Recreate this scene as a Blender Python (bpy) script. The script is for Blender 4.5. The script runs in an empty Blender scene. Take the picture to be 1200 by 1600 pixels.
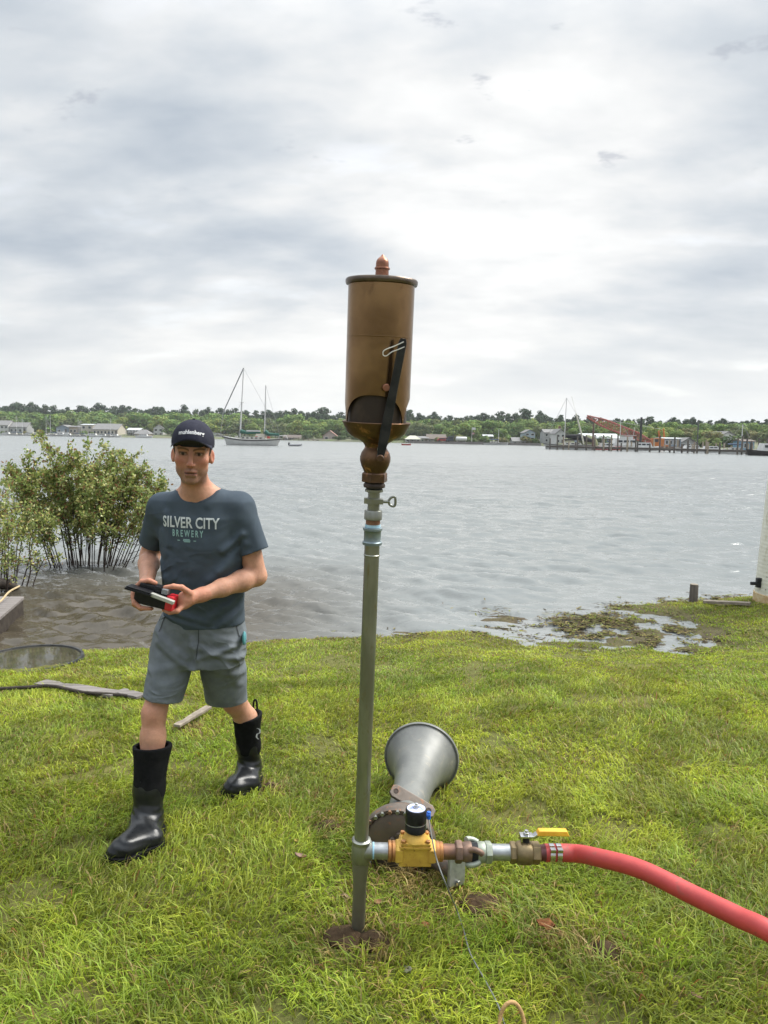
import bpy, bmesh, math, random
import numpy as np
from mathutils import Vector, Matrix
from mathutils.bvhtree import BVHTree

HAZE = 0.00018
R = math.radians
rnd = random.Random(7)
rng = np.random.default_rng(11)
scene = bpy.context.scene
COL = scene.collection

# ------------------------------------------------------------------ camera
H_EYE, PITCH, ROLL, FPX = 1.72, R(5.52), R(0.9), 1200.0
_f = Vector((0, math.cos(PITCH), -math.sin(PITCH)))
_r0 = Vector((1, 0, 0)); _u0 = _r0.cross(_f)
_rc = math.cos(ROLL) * _r0 + math.sin(ROLL) * _u0
_uc = -math.sin(ROLL) * _r0 + math.cos(ROLL) * _u0
EYE = Vector((0, 0, H_EYE))
cam_d = bpy.data.cameras.new('camera'); cam = bpy.data.objects.new('camera', cam_d); COL.objects.link(cam)
cam.matrix_world = Matrix(((_rc.x, _uc.x, -_f.x, EYE.x), (_rc.y, _uc.y, -_f.y, EYE.y), (_rc.z, _uc.z, -_f.z, EYE.z), (0, 0, 0, 1)))
cam_d.sensor_fit = 'AUTO'; cam_d.sensor_width = 36.0; cam_d.lens = 27.0
cam_d.clip_start = 0.05; cam_d.clip_end = 6000
scene.camera = cam

# ------------------------------------------------------------------ light, sky, exposure
SUN_EL, SUN_AZ = R(50), R(68)            # azimuth measured from straight ahead towards the right
sdir = Vector((math.sin(SUN_AZ) * math.cos(SUN_EL), math.cos(SUN_AZ) * math.cos(SUN_EL), math.sin(SUN_EL)))
sun_d = bpy.data.lights.new('sun', 'SUN'); sun_d.energy = 1.5; sun_d.angle = R(34); sun_d.color = (1.0, 0.96, 0.88)
sun = bpy.data.objects.new('sun', sun_d); COL.objects.link(sun)
sun.rotation_euler = (-sdir).to_track_quat('-Z', 'Y').to_euler()
scene.view_settings.view_transform = 'Standard'
scene.view_settings.look = 'None'
scene.view_settings.exposure = 1.95
scene.view_settings.gamma = 1.0
scene.view_settings.use_curve_mapping = False

world = bpy.data.worlds.new('World'); scene.world = world; world.use_nodes = True
nt = world.node_tree; nt.nodes.clear()
class NG:
    """tiny node-graph helper"""
    def __init__(s, nt): s.nt = nt
    def n(s, t, **kw):
        x = s.nt.nodes.new(t)
        for k, v in kw.items(): setattr(x, k, v)
        return x
    def put(s, sock, v):
        if isinstance(v, bpy.types.NodeSocket): s.nt.links.new(v, sock)
        elif v is not None: sock.default_value = v
    def m(s, op, a, b=None, c=None, clamp=False):
        x = s.n('ShaderNodeMath', operation=op, use_clamp=clamp)
        s.put(x.inputs[0], a); s.put(x.inputs[1], b); s.put(x.inputs[2], c)
        return x.outputs[0]
    def vm(s, op, a, b=None, out=0):
        x = s.n('ShaderNodeVectorMath', operation=op)
        s.put(x.inputs[0], a)
        if op == 'SCALE': s.put(x.inputs[3], b)
        else: s.put(x.inputs[1], b)
        return x.outputs[out]
    def noise(s, vec, scale, detail=4, rough=0.5, dist=0.0, out=0):
        x = s.n('ShaderNodeTexNoise')
        s.put(x.inputs['Vector'], vec)
        s.put(x.inputs['Scale'], scale); x.inputs['Detail'].default_value = detail
        x.inputs['Roughness'].default_value = rough; x.inputs['Distortion'].default_value = dist
        return x.outputs[out]
    def ramp(s, fac, stops, interp='LINEAR'):
        x = s.n('ShaderNodeValToRGB'); cr = x.color_ramp; cr.interpolation = interp
        while len(cr.elements) < len(stops): cr.elements.new(0.5)
        for e, (p, c) in zip(cr.elements, stops):
            e.position = p; e.color = (*c, 1) if len(c) == 3 else c
        s.put(x.inputs[0], fac)
        return x.outputs[0]
    def mix(s, fac, a, b, blend='MIX'):
        x = s.n('ShaderNodeMix', data_type='RGBA', blend_type=blend)
        s.put(x.inputs[0], fac)
        for k, v in ((6, a), (7, b)):
            s.put(x.inputs[k], (*v, 1) if isinstance(v, tuple) and len(v) == 3 else v)
        return x.outputs[2]
    def ss(s, v, a, b):
        x = s.n('ShaderNodeMapRange', interpolation_type='SMOOTHSTEP')
        s.put(x.inputs[0], v); x.inputs[1].default_value = a; x.inputs[2].default_value = b
        return x.outputs[0]

g = NG(nt)
out = g.n('ShaderNodeOutputWorld')
sky = g.n('ShaderNodeTexSky', sky_type='NISHITA', sun_disc=False, sun_elevation=SUN_EL, sun_rotation=SUN_AZ, air_density=1.0, dust_density=2.0)
bg_sky = g.n('ShaderNodeBackground'); g.put(bg_sky.inputs[0], sky.outputs[0]); bg_sky.inputs[1].default_value = 0.1
tc = g.n('ShaderNodeTexCoord'); dvec = tc.outputs['Generated']
sep = g.n('ShaderNodeSeparateXYZ'); g.put(sep.inputs[0], dvec)
dz = g.m('MAXIMUM', sep.outputs[2], 0.0)
den = g.m('ADD', dz, 0.26)
cmb = g.n('ShaderNodeCombineXYZ')
g.put(cmb.inputs[0], g.m('DIVIDE', sep.outputs[0], den)); g.put(cmb.inputs[1], g.m('DIVIDE', sep.outputs[1], den))
pl = cmb.outputs[0]
mp = g.n('ShaderNodeMapping'); g.put(mp.inputs[0], pl); mp.inputs[1].default_value = (7.1, 2.2, 0); mp.inputs[2].default_value = (0, 0, R(24)); mp.inputs[3].default_value = (0.75, 1.2, 1)
big = g.noise(mp.outputs[0], 1.15, 3, 0.5, 0.2)
mid = g.noise(mp.outputs[0], 3.4, 5, 0.52, 0.15)
fine = g.noise(mp.outputs[0], 11.0, 4, 0.55, 0.1)
# thin, bright part of the overcast round the hidden sun
glowdir = Vector((math.sin(R(4)) * math.cos(R(19)), math.cos(R(4)) * math.cos(R(19)), math.sin(R(19))))
dt = g.vm('DOT_PRODUCT', dvec, tuple(glowdir), out=1)
glow = g.m('POWER', g.m('MAXIMUM', dt, 0.0), 26.0)
glow2 = g.m('POWER', g.m('MAXIMUM', dt, 0.0), 5.0)
dens = g.m('ADD', g.m('ADD', g.m('MULTIPLY', big, 0.54), g.m('MULTIPLY', mid, 0.42)), g.m('MULTIPLY', fine, 0.09))
dens = g.m('SUBTRACT', dens, g.m('MULTIPLY', glow, 0.125))
low = g.ss(dz, 0.16, 0.03)                      # long view through haze near the horizon: pale and even
dens = g.m('SUBTRACT', dens, g.m('MULTIPLY', low, 0.06))
ccol = g.ramp(dens, [(0.30, (0.90, 0.90, 0.89)), (0.41, (0.735, 0.745, 0.75)), (0.51, (0.55, 0.59, 0.63)), (0.62, (0.395, 0.45, 0.515)), (0.74, (0.325, 0.385, 0.455))])
# small ragged dark scraps of lower cloud
scr = g.m('MULTIPLY', g.ss(g.noise(mp.outputs[0], 6.0, 6, 0.62, 0.2), 0.60, 0.68), g.ss(dz, 0.22, 0.33))
ccol = g.mix(g.m('MULTIPLY', scr, 0.55), ccol, (0.36, 0.39, 0.45))
ccol = g.mix(g.m('MULTIPLY', g.ss(dz, 0.22, 0.02), 0.72), ccol, (0.81, 0.81, 0.79))
hz = g.ss(dz, 0.05, 0.0)
hcol = g.mix(g.m('MULTIPLY', hz, 0.6), ccol, (0.66, 0.72, 0.76))
glow3 = g.m('POWER', g.m('MAXIMUM', g.vm('DOT_PRODUCT', dvec, tuple(sdir), out=1), 0.0), 22.0)      # brighter overcast round the veiled sun, and towards the zenith
gain = g.m('ADD', g.m('ADD', 0.305, g.m('MULTIPLY', glow2, 0.016)), g.m('ADD', g.m('MULTIPLY', g.ss(dz, 0.40, 1.0), 0.80), g.m('MULTIPLY', glow3, 0.62)))
bg_cl = g.n('ShaderNodeBackground'); g.put(bg_cl.inputs[0], hcol); g.put(bg_cl.inputs[1], gain)
mixs = g.n('ShaderNodeMixShader')
g.put(mixs.inputs[0], g.m('SUBTRACT', 1.0, g.m('MULTIPLY', g.ss(mid, 0.42, 0.30), 0.06)))
nt.links.new(bg_sky.outputs[0], mixs.inputs[1]); nt.links.new(bg_cl.outputs[0], mixs.inputs[2])
nt.links.new(mixs.outputs[0], out.inputs[0])

# ------------------------------------------------------------------ helpers
def at(px, py, Y):
    """world point at depth y=Y that lies on the line of sight of photo pixel (px, py) of 1200x1600"""
    d = _f + _rc * ((px - 600) / FPX) + _uc * ((800 - py) / FPX)
    return EYE + d * (Y / d.y)
def on_z(px, py, z):
    d = _f + _rc * ((px - 600) / FPX) + _uc * ((800 - py) / FPX)
    return EYE + d * ((z - H_EYE) / d.z)
def proj(p):
    v = Vector(p) - EYE
    w = v.dot(_f)
    return 600 + FPX * v.dot(_rc) / w, 800 - FPX * v.dot(_uc) / w, w

def pm(name, c, c2=None, rough=0.6, metal=0.0, scale=12.0, detail=5, lo=0.35, hi=0.65, bump=0.0, bscale=None, c3=None, rvar=0.0, coat=0.0, spec=None, stretch=None, sheen=0.0, wrinkle=0.0):
    """procedural Principled material: two or three colours broken up by noise, with relief"""
    m = bpy.data.materials.new(name); m.use_nodes = True
    t = m.node_tree; G = NG(t); p = t.nodes['Principled BSDF']
    tc = G.n('ShaderNodeTexCoord'); vec = tc.outputs['Object']
    if stretch:
        mpn = G.n('ShaderNodeMapping'); G.put(mpn.inputs[0], vec); mpn.inputs[3].default_value = stretch; vec = mpn.outputs[0]
    nz = G.noise(vec, scale, detail, 0.6)
    if c2 is None: c2 = tuple(x * 0.72 for x in c)
    col = G.mix(G.ss(nz, lo, hi), c, c2)
    if c3 is not None:
        col = G.mix(G.ss(G.noise(vec, scale * 2.3, detail, 0.65, 0.5), 0.56, 0.68), col, c3)
    G.put(p.inputs['Base Color'], col)
    p.inputs['Metallic'].default_value = metal
    if rvar:
        G.put(p.inputs['Roughness'], G.m('ADD', rough - rvar / 2, G.m('MULTIPLY', G.noise(vec, scale * 1.7, 4, 0.6), rvar)))
    else: p.inputs['Roughness'].default_value = rough
    if coat: p.inputs['Coat Weight'].default_value = coat; p.inputs['Coat Roughness'].default_value = 0.15
    if sheen: p.inputs['Sheen Weight'].default_value = sheen
    if spec is None and max(c) < 0.06 and not metal: spec = 0.2
    if spec is not None: p.inputs['Specular IOR Level'].default_value = spec
    if bump:
        b = G.n('ShaderNodeBump'); b.inputs['Strength'].default_value = 1.0; b.inputs['Distance'].default_value = bump
        G.put(b.inputs['Height'], G.noise(vec, bscale or scale * 4, 5, 0.6))
        G.put(p.inputs['Normal'], b.outputs[0])
        if wrinkle: cloth_relief(G, vec, b, wrinkle)
    return m
def cloth_relief(G, vec, b, amt):
    """soft creases: ridged noise that runs obliquely, under the weave"""
    mpn = G.n('ShaderNodeMapping'); G.put(mpn.inputs[0], vec); mpn.inputs[2].default_value = (0, R(28), 0); mpn.inputs[3].default_value = (1.0, 0.6, 1.7)
    n1 = G.noise(mpn.outputs[0], 3.6, 2, 0.45, 0.9); rid = G.m('SUBTRACT', 1.0, G.m('ABSOLUTE', G.m('MULTIPLY', G.m('SUBTRACT', n1, 0.5), 5.0)), clamp=True)
    b2 = G.n('ShaderNodeBump'); b2.inputs['Strength'].default_value = 1.0; b2.inputs['Distance'].default_value = amt
    G.put(b2.inputs['Height'], G.m('ADD', G.m('MULTIPLY', G.m('POWER', rid, 1.4), G.ss(G.noise(vec, 3.1, 1, 0.5), 0.38, 0.62)), G.m('MULTIPLY', G.noise(vec, 7.0, 2, 0.5, 0.8), 1.2))); G.nt.links.new(b2.outputs[0], b.inputs['Normal'])
def attr_mat(name, rough=0.6, wrinkle=0.0, translucent=0.0, bump=0.0, bscale=200, spec=0.3, var=0.0, sss=0.0):
    """material whose base colour is the mesh's own 'col' attribute"""
    m = bpy.data.materials.new(name); m.use_nodes = True
    t = m.node_tree; G = NG(t); p = t.nodes['Principled BSDF']
    a = G.n('ShaderNodeAttribute', attribute_name='col'); col = a.outputs[0]
    if var:
        tcn = G.n('ShaderNodeTexCoord')
        col = G.mix(G.m('MULTIPLY', G.ss(G.noise(tcn.outputs['Object'], bscale * 0.25, 4, 0.6), 0.35, 0.7), var), col, (0.0, 0.0, 0.0), 'MULTIPLY') if var < 0 else G.mix(G.m('MULTIPLY', G.ss(G.noise(tcn.outputs['Object'], bscale * 0.25, 4, 0.6), 0.35, 0.7), var), col, (0.55, 0.5, 0.45), 'MULTIPLY')
    G.put(p.inputs['Base Color'], col); p.inputs['Roughness'].default_value = rough
    p.inputs['Specular IOR Level'].default_value = spec
    if sss:
        p.inputs['Subsurface Weight'].default_value = sss; p.inputs['Subsurface Radius'].default_value = (0.012, 0.005, 0.003); p.inputs['Subsurface Scale'].default_value = 0.5
    if bump:
        tcn = G.n('ShaderNodeTexCoord')
        b = G.n('ShaderNodeBump'); b.inputs['Strength'].default_value = 1.0; b.inputs['Distance'].default_value = bump
        G.put(b.inputs['Height'], G.noise(tcn.outputs['Object'], bscale, 4, 0.6)); G.put(p.inputs['Normal'], b.outputs[0])
        if wrinkle: cloth_relief(G, tcn.outputs['Object'], b, wrinkle)
    if translucent:
        tr = G.n('ShaderNodeBsdfTranslucent'); G.put(tr.inputs[0], col)
        mx = G.n('ShaderNodeMixShader'); mx.inputs[0].default_value = translucent
        o = [n for n in t.nodes if n.type == 'OUTPUT_MATERIAL'][0]
        t.links.new(p.outputs[0], mx.inputs[1]); t.links.new(tr.outputs[0], mx.inputs[2]); t.links.new(mx.outputs[0], o.inputs[0])
    return m

ORG = {}
def prop(o, label=None, cat=None, group=None, kind=None):
    if label: o['label'] = label
    if cat: o['category'] = cat
    if group: o['group'] = group
    if kind: o['kind'] = kind
    return o
def thing(name, label, cat, loc=(0, 0, 0), group=None):
    o = bpy.data.objects.new(name, None); o.empty_display_size = 0.1; COL.objects.link(o)
    o.location = loc; ORG[o.name] = Vector(loc)
    return prop(o, label, cat, group)
def link_mesh(name, me, parent=None, mats=(), loc=None):
    """link a mesh given in world coordinates (its origin becomes the parent's, or loc)"""
    org = ORG[parent.name] if parent is not None else Vector(loc or (0, 0, 0))
    if org.length > 0: me.transform(Matrix.Translation(-org))
    o = bpy.data.objects.new(name, me); COL.objects.link(o)
    if parent is not None: o.parent = parent
    else: o.location = org
    ORG[o.name] = org
    for m in mats if isinstance(mats, (list, tuple)) else [mats]:
        me.materials.append(m)
    return o
def raw_mesh(name, V, F=None, quads=None, tris=None, col=None, smooth=True):
    """fast mesh from numpy arrays"""
    me = bpy.data.meshes.new(name)
    V = np.asarray(V, np.float32).reshape(-1, 3)
    me.vertices.add(len(V)); me.vertices.foreach_set('co', V.ravel())
    parts, tot = [], []
    if quads is not None and len(quads): parts.append(np.asarray(quads, np.int32).ravel()); tot.append(np.full(len(quads), 4, np.int32))
    if tris is not None and len(tris): parts.append(np.asarray(tris, np.int32).ravel()); tot.append(np.full(len(tris), 3, np.int32))
    idx = np.concatenate(parts); tot = np.concatenate(tot)
    me.loops.add(len(idx)); me.loops.foreach_set('vertex_index', idx)
    me.polygons.add(len(tot))
    st = np.zeros(len(tot), np.int32); st[1:] = np.cumsum(tot)[:-1]
    me.polygons.foreach_set('loop_start', st)
    me.polygons.foreach_set('use_smooth', np.full(len(tot), smooth))
    if col is not None:
        at_ = me.color_attributes.new('col', 'FLOAT_COLOR', 'POINT')
        c4 = np.ones((len(V), 4), np.float32); c4[:, :3] = col
        at_.data.foreach_set('color', c4.ravel())
    me.update(calc_edges=True); me.validate()
    return me
def frame(d):
    d = Vector(d).normalized()
    a = Vector((0, 0, 1)) if abs(d.z) < 0.9 else Vector((0, -1, 0))
    x = a.cross(d).normalized(); y = d.cross(x)
    return x, y, d

class MB:
    """collects shapes and links them as one mesh"""
    def __init__(s): s.v = []; s.f = []; s.sm = []
    def add(s, v, f, smooth=False):
        b = len(s.v); s.v += [tuple(p) for p in v]
        s.f += [tuple(b + i for i in q) for q in f]; s.sm += [smooth] * len(f)
        return s
    def box(s, c, size, axes=None, taper=1.0):
        c = Vector(c); X, Y, Z = axes or (Vector((1, 0, 0)), Vector((0, 1, 0)), Vector((0, 0, 1)))
        hx, hy, hz = (k / 2 for k in size)
        v = [c + X * (sx * hx * (taper if sz > 0 else 1)) + Y * (sy * hy * (taper if sz > 0 else 1)) + Z * (sz * hz) for sz in (-1, 1) for sx, sy in ((-1, -1), (1, -1), (1, 1), (-1, 1))]
        return s.add(v, [(3, 2, 1, 0), (4, 5, 6, 7), (0, 1, 5, 4), (1, 2, 6, 5), (2, 3, 7, 6), (3, 0, 4, 7)])
    def lathe(s, o, d, prof, n=24, smooth=True, caps=True, ph=0.0):
        """prof: list of (distance along d, radius)"""
        o = Vector(o); x, y, z = frame(d); v = []; f = []
        for t, r in prof:
            for k in range(n):
                a = ph + 2 * math.pi * k / n
                v.append(o + z * t + (x * math.cos(a) + y * math.sin(a)) * r)
        for i in range(len(prof) - 1):
            for k in range(n):
                k2 = (k + 1) % n
                f.append((i * n + k, i * n + k2, (i + 1) * n + k2, (i + 1) * n + k))
        s.add(v, f, smooth)
        if caps:
            b = len(s.v) - len(v)
            for i, rev in ((0, True), (len(prof) - 1, False)):
                if prof[i][1] > 1e-6:
                    q = [b + i * n + k for k in range(n)]
                    s.f.append(tuple(reversed(q)) if rev else tuple(q)); s.sm.append(False)
        return s
    def cyl(s, a, b, r, r2=None, n=16, bev=0.0, smooth=True):
        a, b = Vector(a), Vector(b); L = (b - a).length; r2 = r if r2 is None else r2
        if bev: pr = [(0, r - bev), (bev, r), (L - bev, r2), (L, r2 - bev)]
        else: pr = [(0, r), (L, r2)]
        return s.lathe(a, b - a, pr, n, smooth)
    def hexn(s, a, b, r, ph=0.0):
        a, b = Vector(a), Vector(b); L = (b - a).length; q = r * 0.12
        return s.lathe(a, b - a, [(0, r * 0.9), (q, r), (L - q, r), (L, r * 0.9)], 6, False, True, ph)
    def tube(s, pts, r, n=8, smooth=True, flat=None):
        pts = [Vector(p) for p in pts]; m = len(pts)
        rs = r if isinstance(r, (list, tuple)) else [r] * m
        v = []; f = []; x = None
        for i, p in enumerate(pts):
            t = (pts[min(i + 1, m - 1)] - pts[max(i - 1, 0)]).normalized()
            if x is None: x, y, _ = frame(t)
            else:
                x = (x - t * x.dot(t)).normalized(); y = t.cross(x)
            for k in range(n):
                a = 2 * math.pi * k / n
                v.append(p + (x * math.cos(a) + y * math.sin(a) * (flat or 1.0)) * rs[i])
        for i in range(m - 1):
            for k in range(n):
                k2 = (k + 1) % n
                f.append((i * n + k, i * n + k2, (i + 1) * n + k2, (i + 1) * n + k))
        s.add(v, f, smooth)
        b = len(s.v) - len(v)
        s.f.append(tuple(b + k for k in reversed(range(n)))); s.sm.append(False)
        s.f.append(tuple(b + (m - 1) * n + k for k in range(n))); s.sm.append(False)
        return s
    def sphere(s, c, r, nu=16, nv=10, sc=(1, 1, 1), axes=None):
        c = Vector(c); X, Y, Z = axes or (Vector((1, 0, 0)), Vector((0, 1, 0)), Vector((0, 0, 1))); v = []; f = []
        for i in range(nv + 1):
            th = math.pi * i / nv
            for k in range(nu):
                a = 2 * math.pi * k / nu
                v.append(c + X * (r * sc[0] * math.sin(th) * math.cos(a)) + Y * (r * sc[1] * math.sin(th) * math.sin(a)) + Z * (r * sc[2] * math.cos(th)))
        for i in range(nv):
            for k in range(nu):
                k2 = (k + 1) % nu
                f.append((i * nu + k, (i + 1) * nu + k, (i + 1) * nu + k2, i * nu + k2))
        return s.add(v, f, True)
    def prism(s, poly, h, o=(0, 0, 0), axes=None):
        """poly in the plane of axes[0], axes[1]; extruded by h along axes[2]"""
        o = Vector(o); X, Y, Z = axes or (Vector((1, 0, 0)), Vector((0, 1, 0)), Vector((0, 0, 1))); n = len(poly)
        v = [o + X * a + Y * b for a, b in poly] + [o + X * a + Y * b + Z * h for a, b in poly]
        f = [tuple(reversed(range(n))), tuple(range(n, 2 * n))] + [(i, (i + 1) % n, n + (i + 1) % n, n + i) for i in range(n)]
        return s.add(v, f)
    def mesh(s, name, jitter=0.0):
        me = bpy.data.meshes.new(name); me.from_pydata(s.v, [], s.f)
        me.polygons.foreach_set('use_smooth', s.sm); me.update()
        return me
    def build(s, name, mats, parent=None, bevel=0.0, loc=None):
        o = link_mesh(name, s.mesh(name), parent, mats, loc)
        bm = bmesh.new(); bm.from_mesh(o.data)
        bmesh.ops.remove_doubles(bm, verts=bm.verts, dist=1e-5)
        bmesh.ops.recalc_face_normals(bm, faces=bm.faces)
        if bevel:
            ed = [e for e in bm.edges if len(e.link_faces) == 2 and e.calc_face_angle(0) > 0.6]
            bmesh.ops.bevel(bm, geom=ed, offset=bevel, segments=2, affect='EDGES', profile=0.6)
        bm.to_mesh(o.data); bm.free()
        if any(s.sm): o.data.set_sharp_from_angle(angle=R(42))
        return o
def copy_tree(o, parent=None):
    c = o.copy(); COL.objects.link(c)
    if parent is not None: c.parent = parent
    for ch in list(o.children): copy_tree(ch, c)
    return c
def spline(pts, n=10):
    """Catmull-Rom through points"""
    P = [Vector(p) for p in pts]; P = [P[0] * 2 - P[1]] + P + [P[-1] * 2 - P[-2]]; o = []
    for i in range(1, len(P) - 2):
        for k in range(n):
            t = k / n; a, b, c, d = P[i - 1], P[i], P[i + 1], P[i + 2]
            o.append(0.5 * ((2 * b) + (c - a) * t + (2 * a - 5 * b + 4 * c - d) * t * t + (3 * b - a - 3 * c + d) * t ** 3))
    o.append(P[-2]); return o
# value noise on numpy arrays
_perm = rng.permutation(256).astype(np.int64); _val = rng.random(256)
def vnoise(x, y, z=None):
    z = np.zeros_like(x) if z is None else z
    xi, yi, zi = np.floor(x).astype(np.int64), np.floor(y).astype(np.int64), np.floor(z).astype(np.int64)
    xf, yf, zf = x - xi, y - yi, z - zi
    xf, yf, zf = (t * t * (3 - 2 * t) for t in (xf, yf, zf))
    def h(a, b, c): return _val[_perm[(_perm[(_perm[a & 255] + b) & 255] + c) & 255]]
    r = 0
    for dx in (0, 1):
        for dy in (0, 1):
            for dz in (0, 1):
                r = r + h(xi + dx, yi + dy, zi + dz) * (xf if dx else 1 - xf) * (yf if dy else 1 - yf) * (zf if dz else 1 - zf)
    return r
def fbm(x, y, z=None, o=4):
    r = 0; a = 0.5; f = 1.0
    for i in range(o):
        r = r + a * vnoise(x * f + 17.3 * i, y * f + 5.1 * i, None if z is None else z * f); a *= 0.5; f *= 2.03
    return r / (1 - 0.5 ** o)
def text_geo(s, size, bold=0.0, xs=1.0, shear=0.0):
    cu = bpy.data.curves.new('t', 'FONT'); cu.body = s; cu.size = size; cu.align_x = 'CENTER'; cu.align_y = 'CENTER'
    cu.offset = bold; cu.resolution_u = 3; cu.shear = shear
    o = bpy.data.objects.new('t', cu); COL.objects.link(o)
    bpy.context.view_layer.update()
    me = bpy.data.meshes.new_from_object(o.evaluated_get(bpy.context.evaluated_depsgraph_get()))
    bm = bmesh.new(); bm.from_mesh(me); bmesh.ops.triangulate(bm, faces=bm.faces)
    for _ in range(2):
        ed = [e for e in bm.edges if e.calc_length() > size * 0.25]
        if ed: bmesh.ops.subdivide_edges(bm, edges=ed, cuts=1); bmesh.ops.triangulate(bm, faces=bm.faces)
    V = [Vector((v.co.x * xs, v.co.y, 0)) for v in bm.verts]; bm.verts.index_update()
    F = [tuple(v.index for v in f.verts) for f in bm.faces]
    bm.free(); bpy.data.objects.remove(o); bpy.data.curves.remove(cu); bpy.data.meshes.remove(me)
    return V, F
# ------------------------------------------------------------------ setting: lawn, water, far shore
ZW = -0.18
_sx = np.array([-400, -9, -3.6, -2.1, -0.9, 0.0, 0.63, 1.15, 1.7, 2.3, 2.8, 3.8, 4.8, 9, 400.])
_sy = np.array([6.2, 6.0, 6.35, 6.76, 7.0, 7.2, 7.42, 7.6, 7.95, 8.45, 8.85, 9.3, 9.35, 9.6, 9.8])
def shore(x): return np.interp(x, _sx, _sy)
def ground_z(x, y, fine=True):
    x = np.asarray(x, float); y = np.asarray(y, float)
    s = y - shore(x) + (fbm(x * 1.3, y * 1.3) - 0.5) * 0.5
    h = np.where(s < 0, -0.178 * np.clip((s + 2.6) / 2.6, 0, 1) ** 1.5 + 0.03 * np.clip(-s / 0.4, 0, 1), -0.178 - 0.10 * s)
    h = np.maximum(h, -1.4)
    m = np.exp(-(np.abs((x - 2.35) / 1.65) ** 3) - np.abs((y - 7.5) / 1.25) ** 3)
    mh = ZW - 0.024 + (fbm(x * 3.0 + 3, y * 4.6, o=4) - 0.5) * 0.15
    h = h * (1 - m) + mh * m
    h = h + (fbm(x * 0.8, y * 0.8, o=3) - 0.5) * 0.05 * (1 - m) * (s < 0) * (np.hypot(x, y) < 40)
    if fine: h = h + (fbm(x * 9, y * 9, o=3) - 0.5) * 0.016
    return h
def gz(x, y): return float(ground_z(np.array([x]), np.array([y]))[0])

def axis_lines(fine_a, fine_b, step, far, k=1.35):
    c = list(np.arange(fine_a, fine_b + 1e-6, step)); d = step
    lo, hi = [], []
    p = fine_a
    while p > -far: d *= k; p -= d; lo.append(p)
    d = step; p = fine_b
    while p < far: d *= k; p += d; hi.append(p)
    return np.array(lo[::-1] + c + hi)
gx = axis_lines(-4.6, 5.4, 0.035, 500); gy = axis_lines(1.2, 10.2, 0.035, 300)
X, Y = np.meshgrid(gx, gy)
Z = ground_z(X, Y)
nY, nX = X.shape
ii = (np.arange(nY - 1)[:, None] * nX + np.arange(nX - 1)[None, :]).ravel()
wet = np.clip((ZW + 0.06 - Z) / 0.08, 0, 1)[..., None]
n1 = fbm(X * 2.2, Y * 2.2)[..., None]; n2 = fbm(X * 30, Y * 30, o=3)[..., None]
soil = np.array([0.10, 0.10, 0.030]) * (0.55 + 0.9 * n2) + np.array([0.035, 0.012, 0.004]) * (n1 - 0.4)
mud = np.array([0.075, 0.06, 0.04]) * (0.5 + n2)
gcol = np.clip(soil * (1 - wet) + mud * wet, 0.004, 1).reshape(-1, 3)
M_ground = attr_mat('turf soil', 0.95, bump=0.012, bscale=60, spec=0.15)
lawn_me = raw_mesh('lawn', np.stack([X, Y, Z], -1).reshape(-1, 3), quads=np.stack([ii, ii + 1, ii + nX + 1, ii + nX], 1), col=gcol)
prop(link_mesh('lawn', lawn_me, None, M_ground), kind='structure')

# water: rings round the viewer's bank, real ripples near, relief in the material beyond
rr = [4.2]
while rr[-1] < 60: rr.append(rr[-1] * 1.0046)
while rr[-1] < 420: rr.append(rr[-1] * 1.0075)
while rr[-1] < 4500: rr.append(rr[-1] * 1.05)
rr = np.array(rr); th = np.linspace(R(-62), R(62), 560)
RR, TH = np.meshgrid(rr, th, indexing='ij')
WX, WY = RR * np.sin(TH), RR * np.cos(TH)
WZ = np.zeros_like(WX); DX = np.zeros_like(WX)
wr = np.random.default_rng(5)
warp = (fbm(WX * 0.35, WY * 0.35, o=3) - 0.5) * 5.0
patch = 0.55 + 0.9 * fbm(WX * 0.16 + 9, WY * 0.3, o=3)
for i in range(44):
    lam = 0.16 * (6.5 / 0.16) ** (i / 43.0)
    ang = R(-100) + wr.normal() * 0.42
    k = 2 * math.pi / lam
    ph = k * (WX * math.cos(ang) + WY * math.sin(ang)) + wr.random() * 6.28 + warp * (0.5 + 0.5 * wr.random())
    fade = np.clip(1.6 - RR * np.where(RR < 60, 0.0046, 0.0075) * 3.2 / lam, 0, 1)
    sn = np.sin(ph); WZ += lam * 0.0185 * min(1.0, (0.33 / lam) ** 1.05) * fade * (sn + 0.35 * np.sin(2 * ph + 1.57) )
sd = WY - shore(WX)                                            # small swell breaking along the bank
WZ *= patch * np.clip(0.85 + sd / 2.2 - 0.6 * np.clip((WX - 0.5) / 1.0, 0, 1), 0.25, 1.15) * np.clip((420 - RR) / 200, 0, 1)
sw = np.exp(-((sd - 0.75 - 0.18 * np.sin(WX * 1.7)) / 0.10) ** 2) * np.clip((WX - 0.2) / 0.8, 0, 1) * np.clip((3.0 - WX) / 0.6, 0, 1)
WZ += 0.012 * sw
nr, na = WX.shape
ii = (np.arange(nr - 1)[:, None] * na + np.arange(na - 1)[None, :]).ravel()
w_me = raw_mesh('water', np.stack([WX, WY, WZ + ZW], -1).reshape(-1, 3), quads=np.stack([ii, ii + na, ii + na + 1, ii + 1], 1))
M_water = bpy.data.materials.new('harbour water'); M_water.use_nodes = True
G = NG(M_water.node_tree); p = M_water.node_tree.nodes['Principled BSDF']
geo = G.n('ShaderNodeNewGeometry'); pos = geo.outputs['Position']
sx = G.n('ShaderNodeSeparateXYZ'); G.put(sx.inputs[0], pos)
near = G.m('MULTIPLY', G.ss(sx.outputs[1], 13.0, 8.0), G.ss(sx.outputs[0], 0.8, -1.8))
G.put(p.inputs['Base Color'], G.mix(near, (0.168, 0.178, 0.174), (0.058, 0.048, 0.033)))   # silty by the bank, cleaner off it
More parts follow.
